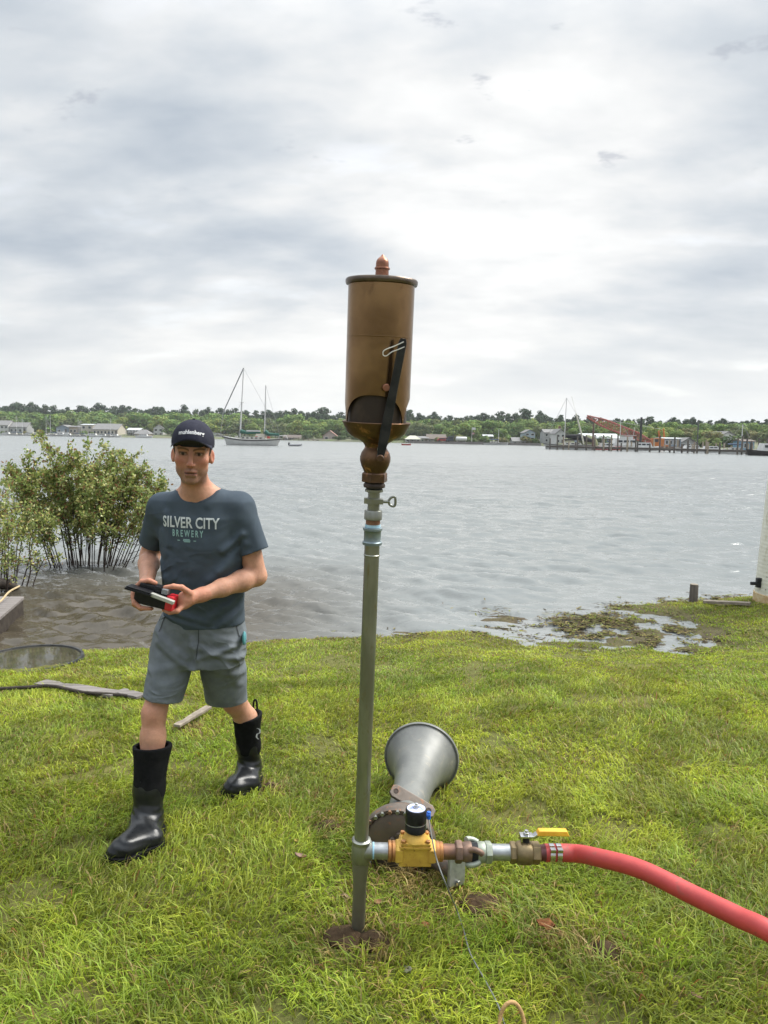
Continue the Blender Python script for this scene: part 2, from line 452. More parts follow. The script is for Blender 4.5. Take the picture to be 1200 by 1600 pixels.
G.put(p.inputs['Roughness'], G.m('ADD', 0.07, G.m('MULTIPLY', G.ss(sx.outputs[1], 12.0, 110.0), 0.20))); p.inputs['IOR'].default_value = 1.34
mp1 = G.n('ShaderNodeMapping'); G.put(mp1.inputs[0], pos); mp1.inputs[3].default_value = (0.55, 1.0, 1.0)
h1 = G.noise(mp1.outputs[0], 1.1, 5, 0.62, 0.6); h2 = G.noise(mp1.outputs[0], 9.0, 3, 0.6, 0.4)
b1 = G.n('ShaderNodeBump'); b1.inputs['Distance'].default_value = 0.22
G.put(b1.inputs['Strength'], G.m('MULTIPLY', G.ss(sx.outputs[1], 10.0, 30.0), G.ss(sx.outputs[1], 110.0, 45.0))); G.put(b1.inputs['Height'], h1)
b2 = G.n('ShaderNodeBump'); b2.inputs['Distance'].default_value = 0.015; b2.inputs['Strength'].default_value = 0.8
G.put(b2.inputs['Height'], h2); G.put(b2.inputs['Normal'], b1.outputs[0]); G.put(p.inputs['Normal'], b2.outputs[0])
prop(link_mesh('water', w_me, None, M_water), kind='structure')

# far shore terrain
_fx = np.array([-900, -400, 0, 250, 450, 640, 850, 905, 1000, 1200, 1700, 2600.])     # photo column of a bearing
_fd = np.array([520, 430, 420, 390, 370, 292, 264, 206, 190, 172, 172, 200.])          # metres to the waterline on it
def far_d(px): return float(np.interp(px, _fx, _fd))
def far_x(px, Y): return (px - 600) / 1200.0 * Y * 0.9954
def far_h(b):                                                  # height of the land b metres behind its waterline
    return np.interp(b, [-6, 0, 3, 20, 60, 130, 300, 900], [-1.6, -0.25, 0.55, 1.1, 2.6, 4.0, 6.0, 9.0])
pxs = np.linspace(-900, 2600, 180); bs = np.array([-6, -1, 0, 1.5, 3, 8, 20, 40, 60, 90, 130, 200, 300, 500, 900.])
PX, BS = np.meshgrid(pxs, bs, indexing='ij'); FD = np.interp(PX, _fx, _fd)
TY = FD + BS; TX = (PX - 600) / 1200 * TY; TZ = far_h(BS) + (fbm(TX * 0.03, TY * 0.03) - 0.5) * np.clip(BS / 30, 0, 1) * 2
a, b = PX.shape; ii = (np.arange(a - 1)[:, None] * b + np.arange(b - 1)[None, :]).ravel()
M_far = pm('far bank', (0.075, 0.10, 0.03), (0.12, 0.11, 0.07), 0.95, scale=0.12)
prop(link_mesh('far_shore', raw_mesh('far_shore', np.stack([TX, TY, TZ], -1).reshape(-1, 3), quads=np.stack([ii, ii + b, ii + b + 1, ii + 1], 1)), None, M_far), kind='structure')

# ------------------------------------------------------------------ far trees
M_leaf = attr_mat('far leaves', 0.8, translucent=0.25, spec=0.15)
M_bark = pm('far bark', (0.09, 0.075, 0.06), (0.05, 0.042, 0.035), 0.9, scale=3)
def leaf_cloud(centers, n, size, base, var, r):
    """leaf clumps scattered over lobes: centers = [(c, radii)]"""
    V, Q, C = [], [], []
    k = 0; tot = sum(q[1][0] * q[1][2] for q in centers)
    for c, rad in centers:
        m = int(n * rad[0] * rad[2] / tot); lobe = 0.82 + 0.36 * r.random()
        u = r.normal(size=(m, 3)); u /= np.linalg.norm(u, axis=1)[:, None]
        rr_ = 0.62 + 0.42 * r.random(m) ** 0.6
        P = np.array(c) + u * np.array(rad) * rr_[:, None]
        nrm = u + r.normal(size=(m, 3)) * 0.30 + np.array([0, 0, 0.35]); nrm /= np.linalg.norm(nrm, axis=1)[:, None]
        t = np.cross(nrm, r.normal(size=(m, 3))); t /= np.linalg.norm(t, axis=1)[:, None]; bt = np.cross(nrm, t)
        s = size * (0.6 + 0.8 * r.random(m))[:, None]
        quad = np.stack([P - t * s, P - bt * s * 0.8, P + t * s, P + bt * s * 0.8], 1)
        V.append(quad.reshape(-1, 3)); Q.append(np.arange(m * 4).reshape(-1, 4) + k); k += m * 4
        cc = np.array(base)[None] * lobe * (1 + var * (r.random((m, 1)) - 0.5)) * (1 + np.array([0.12, 0, -0.05])[None] * r.normal(size=(m, 1)))
        C.append(np.repeat(np.clip(cc, 0.003, 1), 4, 0))
    return np.concatenate(V), np.concatenate(Q), np.concatenate(C)
def blob(MBo, centers, sc):
    for c, rad in centers: MBo.sphere(c, 1.0, 7, 5, tuple(x * sc for x in rad))
def decid_mesh(seed, base):
    r = np.random.default_rng(seed); L = [((0, 0, 0.62), (0.34, 0.34, 0.30))]
    for i in range(13):
        a = i * 2.4 + r.random(); q = 0.22 + 0.18 * r.random()
        L.append(((q * math.cos(a), q * math.sin(a), 0.22 + 0.58 * r.random()), (0.19 + 0.12 * r.random(),) * 2 + (0.15 + 0.08 * r.random(),)))
    V, Q, C = leaf_cloud(L, 1500, 0.05, base, 0.4, r)
    return raw_mesh('crown', V, quads=Q, col=C, smooth=False)
def shrub_mesh(seed, base):
    r = np.random.default_rng(seed); L = [((r.uniform(-.3, .3), r.uniform(-.3, .3), r.uniform(0.15, 0.6)), (0.3, 0.3, 0.3)) for i in range(6)]
    V, Q, C = leaf_cloud(L, 420, 0.09, base, 0.5, r)
    me = raw_mesh('foliage', V, quads=Q, col=C, smooth=False); me.materials.append(M_leaf); return me
def pine_mesh(seed, base):
    r = np.random.default_rng(seed); L = []
    nL = 18
    for i in range(nL):
        z = 0.34 + 0.62 * i / (nL - 1); q = (0.26 * (1.12 - z) ** 0.75 + 0.02) * (0.35 + 0.9 * r.random()); a = r.random() * 6.28
        L.append(((q * math.cos(a), q * math.sin(a), z), (0.10 + 0.17 * (1 - z) + 0.06 * r.random(), 0.10 + 0.17 * (1 - z), 0.04 + 0.04 * r.random())))
    V, Q, C = leaf_cloud(L, 800, 0.036, base, 0.4, r)
    return raw_mesh('crown', V, quads=Q, col=C, smooth=False)
def trunk_mesh(h, r0, lean=0.02):
    m = MB(); m.tube([(0, 0, -0.06), (lean, 0, h * 0.5), (lean * 1.5, 0.01, h)], [r0, r0 * 0.75, r0 * 0.35], 6)
    for a, z in ((0.4, 0.45), (2.3, 0.6), (4.2, 0.7)):
        m.tube([(lean, 0, h * z), (lean + 0.14 * math.cos(a), 0.14 * math.sin(a), h * z + 0.14)], [r0 * 0.5, r0 * 0.2], 5)
    me = m.mesh('trunk'); me.materials.append(M_bark); return me
DEC = [decid_mesh(20 + i, c) for i, c in enumerate([(0.13, 0.20, 0.052), (0.165, 0.23, 0.06), (0.11, 0.17, 0.05), (0.21, 0.26, 0.066), (0.125, 0.155, 0.064), (0.17, 0.17, 0.07)])]
PIN = [pine_mesh(50 + i, c) for i, c in enumerate([(0.042, 0.07, 0.038), (0.05, 0.08, 0.042), (0.037, 0.062, 0.036), (0.058, 0.086, 0.044)])]
SHR = [shrub_mesh(80 + i, c) for i, c in enumerate([(0.10, 0.15, 0.04), (0.14, 0.18, 0.05), (0.07, 0.11, 0.035), (0.16, 0.16, 0.06)])]
for me in DEC + PIN: me.materials.append(M_leaf)
TRD, TRP = trunk_mesh(0.66, 0.028), trunk_mesh(0.95, 0.016, 0.01)
LANDMARKS = [(0, 'above the leftmost white building'), (27, 'above the far left grey house'), (58, 'left of the blue grey boat shed'), (96, 'above the blue grey boat shed'), (134, 'above the cream gable'), (163, 'above the long cream building'), (190, 'right of the long cream building'), (215, 'above the hip roofed hut'), (246, 'above the white two storey house'), (285, 'behind the cap'), (325, 'right of the cap'), (350, 'left of the main mast'), (395, 'between the two yacht masts'), (430, 'right of the mizzen mast'), (465, 'above the dark boathouse'), (512, 'above the faded red roof'), (545, 'left of the whistle'), (580, 'behind the whistle'), (615, 'right of the whistle'), (643, 'above the yellow pavilion'), (680, 'above the dark brown house'), (720, 'above the white tank'), (740, 'behind the flagpole'), (762, 'above the green shelter'), (790, 'left of the pale blue house'), (826, 'above the pale blue house'), (865, 'above the long grey house'), (900, 'right of the tall mast'), (940, 'above the pier shed'), (980, 'behind the crane boom'), (1025, 'above the orange cab'), (1050, 'above the blue stilt house'), (1075, 'above the grey boathouse'), (1105, 'left of the porch house'), (1135, 'above the porch house'), (1168, 'above the bright blue shed'), (1195, 'at the right edge')]
def mark(px): return min(LANDMARKS, key=lambda q: abs(q[0] - px))[1]
DTONE = ['mid green', 'fresh green', 'deep green', 'bright yellow green', 'grey green', 'olive']; PTONE = ['dark', 'dusky', 'blackish', 'grey green']
def size_word(h, ref): return 'low' if h < ref * 0.9 else 'tall' if h > ref * 1.08 else 'middling'
def put_tree(name, crown, trunk, px, back, h, w, label, group):
    Y = far_d(px) + back; x = far_x(px, Y); z = float(far_h(back)) - 0.1
    t = thing(name, label, 'tree', (x, Y, z), group)
    t.rotation_euler = (0, 0, rnd.random() * 6.28); t.scale = (w, w, h)
    for nm, me in (('crown', crown), ('trunk', trunk)):
        o = bpy.data.objects.new(nm, me); COL.objects.link(o); o.parent = t
def zone(px):
    return ('behind the far left marina' if px < 270 else 'behind the anchored two masted yacht' if px < 530 else
            'between the whistle and the pale blue house' if px < 835 else 'behind the pier and the red crane' if px < 1040 else 'behind the right end of the pier')
HSPAN = [(-14, 42), (84, 184), (195, 233), (236, 255), (501, 526), (630, 697), (752, 770), (798, 836), (847, 970), (1035, 1089), (1121, 1150), (1157, 1179)]
def built(px, m=0): return any(a - m < px < b + m for a, b in HSPAN)
px = -70.0
while px < 1275:                                              # broad-leaved trees along the bank
    b = (40 if built(px, 5) else 15) + rnd.random() * 22; h = rnd.uniform(6.2, 9.0) * far_d(px) / 330; z_ = zone(px); k = rnd.choice([0, 1, 1, 2, 3, 4] if px < 1070 else [1, 3, 4, 5, 5])
    put_tree('broadleaf_tree', DEC[k], TRD, px, b, h, h * rnd.uniform(1.0, 1.35), size_word(h, 7.6 * far_d(px) / 330) + ' ' + DTONE[k] + ' rounded tree by the water ' + mark(px), 'waterside trees ' + mark(px))
    px += rnd.uniform(9, 19)
px = -75.0
while px < 1280:                                              # second row, taller
    b = 50 + rnd.random() * 22; h = rnd.uniform(8.3, 11.0) * far_d(px) / 330; z_ = zone(px)
    k = rnd.choice([0, 0, 2, 2, 1, 4]); put_tree('broadleaf_tree', DEC[k], TRD, px, b, h, h * rnd.uniform(0.95, 1.25), size_word(h, 9.6 * far_d(px) / 330) + ' ' + DTONE[k] + ' leafy tree in the second row ' + mark(px), 'second row trees ' + mark(px))
    px += rnd.uniform(11, 20)
for row, (b0, hh, st) in enumerate(((84, 11.3, 9.0), (108, 12.4, 8.0))):
    px = -80.0 + row * 4
    while px < 1285:                                          # pitch pines that stand above the rest
        b = b0 + rnd.random() * 18; h = hh * rnd.choice([0.78, 0.85, 0.9, 0.95, 1.0, 1.0, 1.08, 1.18]) * far_d(px) / 330; z_ = zone(px)
        if 800 < px < 850: h *= 1.14
        k = rnd.randrange(4); put_tree('pine_tree', PIN[k], TRP, px, b, h, h * rnd.uniform(0.75, 1.05), size_word(h, hh * 0.95 * far_d(px) / 330) + ' ' + PTONE[k] + ' ragged pine ' + ('below' if not row else 'topping') + ' the skyline ' + mark(px), 'pines ' + mark(px))
        px += rnd.uniform(0.5, 1.45) * st
# the undivided wood that closes the gaps behind
r = np.random.default_rng(3); Ls = []
for i in range(330):
    q = -250 + 1700 * (i + 0.5) / 330; b = r.uniform(70, 135); Yw = far_d(q) + b; s = far_d(q) / 330
    Ls.append(((far_x(q, Yw), Yw, far_h(b) + r.uniform(2.5, 5.8) * s), (5.5 * s, 4.0, 3.0 * s)))
V, Q, C = leaf_cloud(Ls, 34000, 0.75, (0.065, 0.098, 0.042), 0.5, r)
prop(link_mesh('far_wood', raw_mesh('far_wood', V, quads=Q, col=C, smooth=False), None, M_leaf), label='dark green wood filling the ground behind the far shore trees', cat='wood', kind='stuff')
# ------------------------------------------------------------------ steam whistle on its pipe
M_gal = pm('galvanised pipe', (0.28, 0.285, 0.255), (0.20, 0.205, 0.18), 0.38, 0.85, scale=14, c3=(0.20, 0.17, 0.10), rvar=0.25, bump=0.0006, stretch=(1, 1, 0.25))
M_gal2 = pm('bright galvanised', (0.36, 0.37, 0.37), (0.26, 0.27, 0.27), 0.38, 0.8, scale=30, rvar=0.2)
M_blueg = pm('blue grey zinc', (0.22, 0.27, 0.29), (0.16, 0.20, 0.22), 0.45, 0.6, scale=22, c3=(0.20, 0.22, 0.21), rvar=0.2)
M_brassd = pm('dull brass', (0.225, 0.138, 0.068), (0.145, 0.086, 0.042), 0.24, 0.97, scale=7, c3=(0.16, 0.095, 0.048), rvar=0.14, bump=0.0003, bscale=30)
M_bronze = pm('brown bronze', (0.15, 0.085, 0.048), (0.085, 0.05, 0.032), 0.42, 0.8, scale=16, c3=(0.36, 0.17, 0.09), rvar=0.25)
M_copper = pm('copper', (0.30, 0.135, 0.085), (0.20, 0.09, 0.06), 0.38, 0.85, scale=20, rvar=0.2)
M_darkbr = pm('dark bronze', (0.055, 0.038, 0.028), (0.035, 0.025, 0.02), 0.5, 0.6, scale=16, rvar=0.2)
M_rimd = pm('tarnished rim', (0.14, 0.105, 0.08), (0.075, 0.06, 0.05), 0.34, 0.8, scale=20)
M_iron = pm('rusty iron', (0.15, 0.10, 0.07), (0.22, 0.12, 0.065), 0.65, 0.55, scale=26, c3=(0.09, 0.075, 0.06), rvar=0.2, bump=0.001)
M_black = pm('black paint', (0.014, 0.015, 0.017), (0.03, 0.03, 0.032), 0.38, 0, scale=25, rvar=0.2, bump=0.0003)
M_blkpl = pm('black plastic', (0.010, 0.010, 0.012), (0.018, 0.018, 0.02), 0.35, 0, scale=40, rvar=0.15)
M_yel = pm('yellow brass casting', (0.58, 0.37, 0.065), (0.46, 0.27, 0.05), 0.45, 0.3, scale=18, c3=(0.28, 0.15, 0.035), rvar=0.2, bump=0.0006, bscale=160)
M_orbr = pm('orange brass fitting', (0.50, 0.24, 0.09), (0.36, 0.17, 0.07), 0.42, 0.7, scale=24, rvar=0.2)
M_brownp = pm('brown nipple', (0.24, 0.12, 0.075), (0.15, 0.085, 0.06), 0.5, 0.6, scale=18, rvar=0.2)
M_claw1 = pm('brown claw casting', (0.20, 0.125, 0.09), (0.13, 0.085, 0.065), 0.55, 0.5, scale=22, bump=0.0008)
M_claw2 = pm('grey green claw casting', (0.33, 0.36, 0.30), (0.24, 0.26, 0.21), 0.5, 0.5, scale=22, bump=0.0008)
M_valve = pm('olive brass valve', (0.26, 0.19, 0.10), (0.17, 0.13, 0.07), 0.45, 0.7, scale=18, rvar=0.2, bump=0.0006)
M_yplas = pm('yellow vinyl', (0.75, 0.40, 0.03), (0.62, 0.30, 0.02), 0.4, 0, scale=20)
M_chrome = pm('plated steel', (0.62, 0.62, 0.62), (0.5, 0.5, 0.5), 0.22, 1.0, scale=30)
M_dkred = pm('dark red barb', (0.11, 0.022, 0.022), (0.07, 0.016, 0.016), 0.45, 0, scale=22)
M_hose = pm('red rubber hose', (0.46, 0.05, 0.046), (0.38, 0.04, 0.037), 0.5, 0, scale=9, c3=(0.30, 0.055, 0.045), rvar=0.2, bump=0.0004, bscale=60)
M_bluepl = pm('blue plastic', (0.02, 0.13, 0.60), None, 0.4)
M_tape = pm('blue thread tape', (0.22, 0.42, 0.55), (0.34, 0.5, 0.6), 0.7, scale=60)
M_wire = pm('white wire', (0.75, 0.74, 0.70), None, 0.5)
M_cable = pm('grey cable', (0.10, 0.11, 0.11), (0.16, 0.16, 0.15), 0.5, scale=40)
M_label = pm('pale printed label', (0.55, 0.58, 0.70), (0.42, 0.45, 0.62), 0.4, scale=60)
M_rope = pm('tan rope', (0.45, 0.28, 0.12), (0.32, 0.19, 0.08), 0.85, scale=160, bump=0.002, bscale=300)

YB = 2.50
Bp = on_z(559, 1466, 0.0); YB = Bp.y
Tp = at(598, 398, YB - 0.16)
AX = (Tp - Bp).normalized(); AL = (Tp - Bp).length
def t_of(py):
    """distance along the whistle's axis at which it crosses photo row py"""
    lo, hi = -0.1, AL + 0.1
    for _ in range(50):
        md = (lo + hi) / 2
        if proj(Bp + AX * md)[1] > py: lo = md
        else: hi = md
    return lo
def rad(py, half): return half * proj(Bp + AX * t_of(py))[2] / FPX
def prof(rows): return [(t_of(py), rad(py, hw)) for py, hw in rows]
W = thing('steam_whistle', 'tall brass steam whistle with black lever on a grey pipe with a yellow valve', 'steam whistle', tuple(Bp))
def lat(name, rows, m, parent=W, n=32, hexa=False):
    mb = MB()
    if hexa: mb.lathe(Bp, AX, prof(rows), 6, False, ph=0.3)
    else: mb.lathe(Bp, AX, prof(rows), n)
    return mb.build(name, m, parent)
fx, fy, _ = frame(AX)
fr = Vector((0, -1, 0)); fr = (fr - AX * fr.dot(AX)).normalized(); rt = fr.cross(AX) * -1
if rt.x < 0: rt = -rt
def ring(t, r, a):       # a: 0 = towards the viewer, + = to the right
    return Bp + AX * t + (fr * math.cos(a) + rt * math.sin(a)) * r
# bell: open cylinder with three arched mouths
tb, ttop = t_of(659), t_of(441); rb = rad(560, 51.2); arch_h = t_of(617) - tb
NA, NT = 132, 40; v = []; f = []
A0 = R(-7)
def arch_top(a):
    q = ((a - A0 + math.pi) % (2 * math.pi)) - math.pi
    q = ((q + R(60)) % R(120)) - R(60)                      # three mouths, 120 degrees apart
    u = abs(q) / R(58)
    return arch_h * max(0.0, 1 - u ** 2.4) ** 0.5 if u < 1 else 0.0
for wall, rr_ in ((0, rb), (1, rb - 0.004)):
    for j in range(NT + 1):
        for i in range(NA):
            a = 2 * math.pi * i / NA; b0 = tb + arch_top(a)
            v.append(ring(b0 + (ttop - b0) * (j / NT) ** 1.5, rr_, a))
S = NA * (NT + 1)
for j in range(NT):
    for i in range(NA):
        i2 = (i + 1) % NA
        f.append((j * NA + i, j * NA + i2, (j + 1) * NA + i2, (j + 1) * NA + i))
        f.append((S + j * NA + i, S + (j + 1) * NA + i, S + (j + 1) * NA + i2, S + j * NA + i2))
for i in range(NA): f.append((i, S + i, S + (i + 1) % NA, (i + 1) % NA))
mb = MB(); mb.add(v, f, True); bell = mb.build('bell', M_brassd, W)
mb = MB(); ts = t_of(528); mb.lathe(Bp, AX, [(ts - 0.002, rb), (ts - 0.001, rb + 0.0003), (ts + 0.0015, rb + 0.0003), (ts + 0.0025, rb)], 64, caps=False); mb.build('seam_band', M_brassd, bell)
lat('bell_rim', [(447, 52.5), (446, 55.5), (443, 56.6), (439, 56.6), (437, 55), (436.5, 20)], M_rimd, bell, 64)
lat('finial', [(436, 13.5), (433.5, 13.8), (431.5, 13), (430.5, 10.6), (425, 10.4), (421.5, 10.4), (421, 12), (419.5, 12.2), (418, 11.5), (417.5, 10.2), (412, 10.2), (408, 9.6), (404.5, 7.6), (402, 4.6), (400.5, 3), (399.5, 2.2), (398, 1.4), (397.6, 0.2)], M_copper, bell, 28)
lat('languid', [(660, 46), (640, 46), (625, 45.5), (612, 45), (610, 20)], M_darkbr, W, 32)
mb = MB(); mb.lathe(Bp, AX, prof([(702, 16.6), (697, 17), (692, 20), (687.5, 27), (682, 39), (676, 45.5), (668, 49.5), (662, 52.6), (659.5, 53.5), (658.6, 53.0), (659.5, 50), (664, 47), (672, 42)]), 56); bowl = mb.build('bowl', M_bronze, W)
lat('valve_ball', [(738, 17), (735, 18), (728, 21.5), (720, 23.8), (714, 23.9), (707, 22), (702, 18.5), (698, 16.5)], M_bronze, W)
lat('union_nut', [(753, 19), (752, 20.6), (740, 20.6), (738, 19)], M_bronze, W, hexa=True)
lat('thread_ring', [(762, 14), (761, 16.8), (757, 17.2), (754, 15)], M_darkbr, W)
lat('thread_ring', [(769, 11), (768, 14.2), (764.5, 14.2), (763, 12)], M_gal, W)
mb = MB(); mb.lathe(Bp, AX, prof([(799, 9.4), (769, 9.4), (754, 9.8)]), 24); mb.build('nipple', M_gal, W)
cl = lat('band_clamp', [(787, 12.0), (786.6, 13.0), (778.4, 13.0), (778, 12.0)], M_gal, W)
tc_ = t_of(782); k = proj(Bp + AX * tc_)[2] / FPX
c0 = Bp + AX * tc_
mb = MB()
mb.box(c0 + fr * 9 * k + rt * 8 * k, (14 * k, 9 * k, 8 * k), (rt, fr, AX)); mb.box(c0 - rt * 12 * k + fr * 3 * k, (6 * k, 10 * k, 9 * k), (rt, fr, AX))
mb.build('clamp_lug', M_gal, cl, bevel=0.001)
mb = MB(); wn0 = c0 + rt * 13 * k + fr * 9 * k; mb.cyl(wn0, wn0 + rt * 12 * k, 2.4 * k, n=10)
wv = [wn0 + rt * (10 * k) + AX * (k * 1.5), wn0 + rt * (14 * k) + AX * (k * 7), wn0 + rt * (20 * k) + AX * (7.5 * k), wn0 + rt * 20.5 * k - AX * (4 * k), wn0 + rt * (17 * k) - AX * (6.5 * k), wn0 + rt * (12 * k) - AX * (4 * k), wn0 + rt * (10 * k) + AX * (k * 1.5)]
mb.tube(spline(wv, 4), 2.0 * k, 8); mb.build('wing_nut', M_gal, cl)
lat('coupling', [(811.5, 13.2), (811, 13.9), (798, 13.9), (797, 13.0)], M_gal, W)
lat('reducer', [(824, 11.6), (812, 11.2)], M_brownp, W)
lat('thread_tape', [(823.6, 12.2), (819, 12.0)], M_tape, W)
lat('coupling', [(851, 13.6), (850.5, 15.2), (846.5, 15.4), (845.5, 14.0), (844, 13.4), (830, 13.3), (829, 14.0), (828, 15.2), (824.5, 15.2), (824, 13.5)], M_blueg, W)
lat('pipe_collar', [(868, 12.4), (866.5, 12.9), (865.5, 11.9), (851, 11.8)], M_gal, W)
rp = 0.0238
mb = MB(); mb.lathe(Bp, AX, [(t_of(1344), rp), (t_of(868), rp)], 36); mb.build('standpipe', M_gal, W)
mb = MB(); mb.lathe(Bp, AX, [(-0.10, rp * 0.97), (t_of(1378), rp * 0.97), (t_of(1362), rp * 1.1), (t_of(1345), rp * 1.2)], 32)
mb.build('lower_pipe', pm('rust streaked pipe', (0.18, 0.17, 0.13), (0.13, 0.115, 0.085), 0.5, 0.6, scale=9, c3=(0.11, 0.05, 0.024), rvar=0.2, stretch=(1, 1, 0.5)), W)
tee = lat('tee', [(1346, 13.0), (1343, 14.6), (1322, 14.8), (1319, 13.6), (1317, 13.4), (1316.5, 14.6), (1311.5, 15.0), (1310, 13.0)], M_gal, W)
# lever
def near_axis(px, py, dfront):
    q = Bp + AX * t_of(py); return at(px, py, q.y - dfront)
L0, L1 = near_axis(593, 722, 0.108), near_axis(630, 531, rb + 0.028)
d = (L1 - L0); Lx, Ly, Lz = rt, fr, d.normalized(); Lx = (rt - Lz * rt.dot(Lz)).normalized(); Ly = Lz.cross(Lx)
mb = MB(); hw = 0.0125
out_ = [(-hw * 0.8, 0)]
L = d.length
poly = [(-hw, 0.03), (-hw * 1.25, L * 0.25), (-hw * 0.95, L * 0.6), (-hw * 0.95, L - 0.008), (-hw * 0.6, L + 0.004), (hw * 0.6, L + 0.004), (hw * 0.95, L - 0.008), (hw * 0.95, L * 0.6), (hw * 1.2, L * 0.25), (hw * 0.9, 0.03), (hw * 0.5, 0.0), (-hw * 0.5, 0.0)]
poly = [(a, b) for a, b in poly][::-1]
mb.prism(poly, 0.012, L0, (Lx, Lz, Ly)); lev = mb.build('lever', M_black, W, bevel=0.0016)
mb = MB()
rr2 = random.Random(4)
for i in range(24):                                         # small raised pale marks along one edge
    b = L * (0.06 + 0.44 * i / 24); a = -hw * (0.75 + 0.2 * rr2.random())
    mb.box(L0 + Lx * a + Lz * b + Ly * 0.0122, (0.002 + 0.002 * rr2.random(), 0.004 + 0.004 * rr2.random(), 0.0008), (Lx, Lz, Ly))
mb.build('edge_mark', pm('pale edge mark', (0.6, 0.6, 0.58), None, 0.4, 0.6), lev)
mb = MB(); pv = L0 + Lz * 0.012; mb.cyl(pv - fr * 0.085, pv + fr * 0.018, 0.011, n=14, bev=0.002); mb.build('pivot_pin', M_bronze, lev)
pb = near_axis(604, 605, 0.0); a = math.asin(min(1, (604 - proj(Bp + AX * t_of(605))[0]) * 1.0 / 51.2))
q = ring(t_of(605), rb, a); mb = MB(); mb.cyl(q - fr * 0.01, q + fr * 0.022, 0.011, n=14, bev=0.002); mb.build('stop_pin', M_copper, W)
wp = [(631, 534, .012), (616, 541, .012), (605, 545, .014), (599, 549, .015), (599, 555, .015), (604, 556, .015), (612, 550, .014), (620, 547, .013), (632, 542, .013)]
mb = MB(); mb.tube(spline([near_axis(x, y, rb + 0.03 + o) for x, y, o in wp], 6), 0.0016, 6); mb.build('wire_loop', M_wire, lev)

# ---- side branch: runs to the right from the tee
tt = t_of(1329); H0 = Bp + AX * tt
H1 = at(880, 1333, H0.y + 0.02); HD = (H1 - H0).normalized()
def hs(px):
    lo, hi = -0.1, 2.0
    for _ in range(50):
        md = (lo + hi) / 2
        if proj(H0 + HD * md)[0] < px: lo = md
        else: hi = md
    return lo
hk = proj(H0)[2] / FPX
def hl(name, rows, m, parent=W, n=28, hexa=False, ph=0.0):
    mb = MB(); pr = [(hs(px), hw * hk) for px, hw in rows]
    mb.lathe(H0, HD, pr, 6 if hexa else n, not hexa, ph=ph); return mb.build(name, m, parent)
hx, hy, _ = frame(HD)
up = Vector((0, 0, 1)); up = (up - HD * up.dot(HD)).normalized(); ft = up.cross(HD); ft = ft if ft.y < 0 else -ft
hl('tee_outlet', [(560, 12), (570, 14.6), (580.5, 15), (581.5, 13)], M_gal, tee)
nip = hl('nipple', [(578, 12.4), (608, 12.4)], M_gal2)
hl('thread_tape', [(582, 12.7), (583.5, 12.8), (584.5, 12.6)], M_tape, nip)
hl('bushing', [(606, 15), (607, 16.2), (611, 16.2), (612, 14.2), (613, 15.8), (618, 15.8)], M_orbr, W, hexa=False)
# solenoid valve
c = H0 + HD * hs(648); kk = hk
sv = MB(); sv.hexn(H0 + HD * hs(617), H0 + HD * hs(630), 20 * kk, R(30)); sv.hexn(H0 + HD * hs(667), H0 + HD * hs(680), 20 * kk, R(30))
sv.box(c - up * 0.002, ((679 - 619) * kk * 0.84, 30 * kk, 33 * kk), (HD, ft, up)); svo = sv.build('solenoid_valve', M_yel, W, bevel=0.0035)
mb = MB(); mb.box(c + up * 19 * kk, (46 * kk, 36 * kk, 5 * kk), (HD, ft, up)); mb.box(c + up * 14.5 * kk, (48 * kk, 38 * kk, 4 * kk), (HD, ft, up))
mb.lathe(c + up * 21 * kk, up, [(0, 21 * kk), (5 * kk, 18 * kk), (10 * kk, 14 * kk), (13 * kk, 12.5 * kk)], 24); bon = mb.build('bonnet', M_yel, svo, bevel=0.002)
for sx_ in (-1, 1):
    for sy_ in (-1, 1):
        b = c + HD * (sx_ * 19 * kk) + ft * (sy_ * 14 * kk) + up * 21.5 * kk
        mb = MB(); mb.cyl(b, b + up * 4 * kk, 3.6 * kk, n=8, bev=0.001); mb.build('screw', M_orbr, svo)
cc = c + up * 33 * kk
mb = MB(); mb.lathe(cc, up, [(0, 14.5 * kk), (1.5 * kk, 16.2 * kk), (13 * kk, 16.4 * kk), (14 * kk, 15.8 * kk), (15 * kk, 16.6 * kk), (35 * kk, 16.6 * kk), (37 * kk, 15.6 * kk)], 36); coil = mb.build('coil', M_blkpl, W)
mb = MB(); mb.lathe(cc, up, [(14 * kk, 16.5 * kk), (14.4 * kk, 16.75 * kk), (15.2 * kk, 16.75 * kk), (15.6 * kk, 16.5 * kk)], 36, caps=False); mb.build('trim_ring', M_gal2, coil)
mb = MB(); mb.lathe(cc, up, [(37 * kk, 14.4 * kk), (37.8 * kk, 14.2 * kk)], 36); lab = mb.build('nameplate', M_label, coil)
mb = MB(); mb.hexn(cc + up * 37.8 * kk, cc + up * 41 * kk, 4.6 * kk); mb.cyl(cc + up * 40 * kk, cc + up * 46 * kk, 2.6 * kk, n=10, bev=0.001); mb.build('coil_nut', M_chrome, coil)
mb = MB()
for i in range(3):                                            # small blue print on the disc
    for s_ in (-1, 1): mb.box(cc + up * 38.0 * kk + HD * (s_ * (5 + 2.2 * i) * kk) + ft * ((-4 + 4 * i) * kk), (4.5 * kk, 1.4 * kk, 0.4 * kk), (HD, ft, up))
mb.build('print', M_bluepl, lab)
cp = cc + up * 27 * kk + HD * 17 * kk
mb = MB(); mb.cyl(cp - HD * 0.004, cp + HD * 5 * kk, 4.2 * kk, n=14, bev=0.001); mb.cyl(cp + HD * 3 * kk + up * 5 * kk, cp + HD * 3 * kk - up * 7 * kk, 3.2 * kk, n=10, bev=0.001); mb.build('cable_plug', M_bluepl, coil)
hl('bushing', [(679, 15.5), (680, 16), (685, 16), (686, 14.5), (687, 15), (691, 15), (692, 13)], M_orbr)
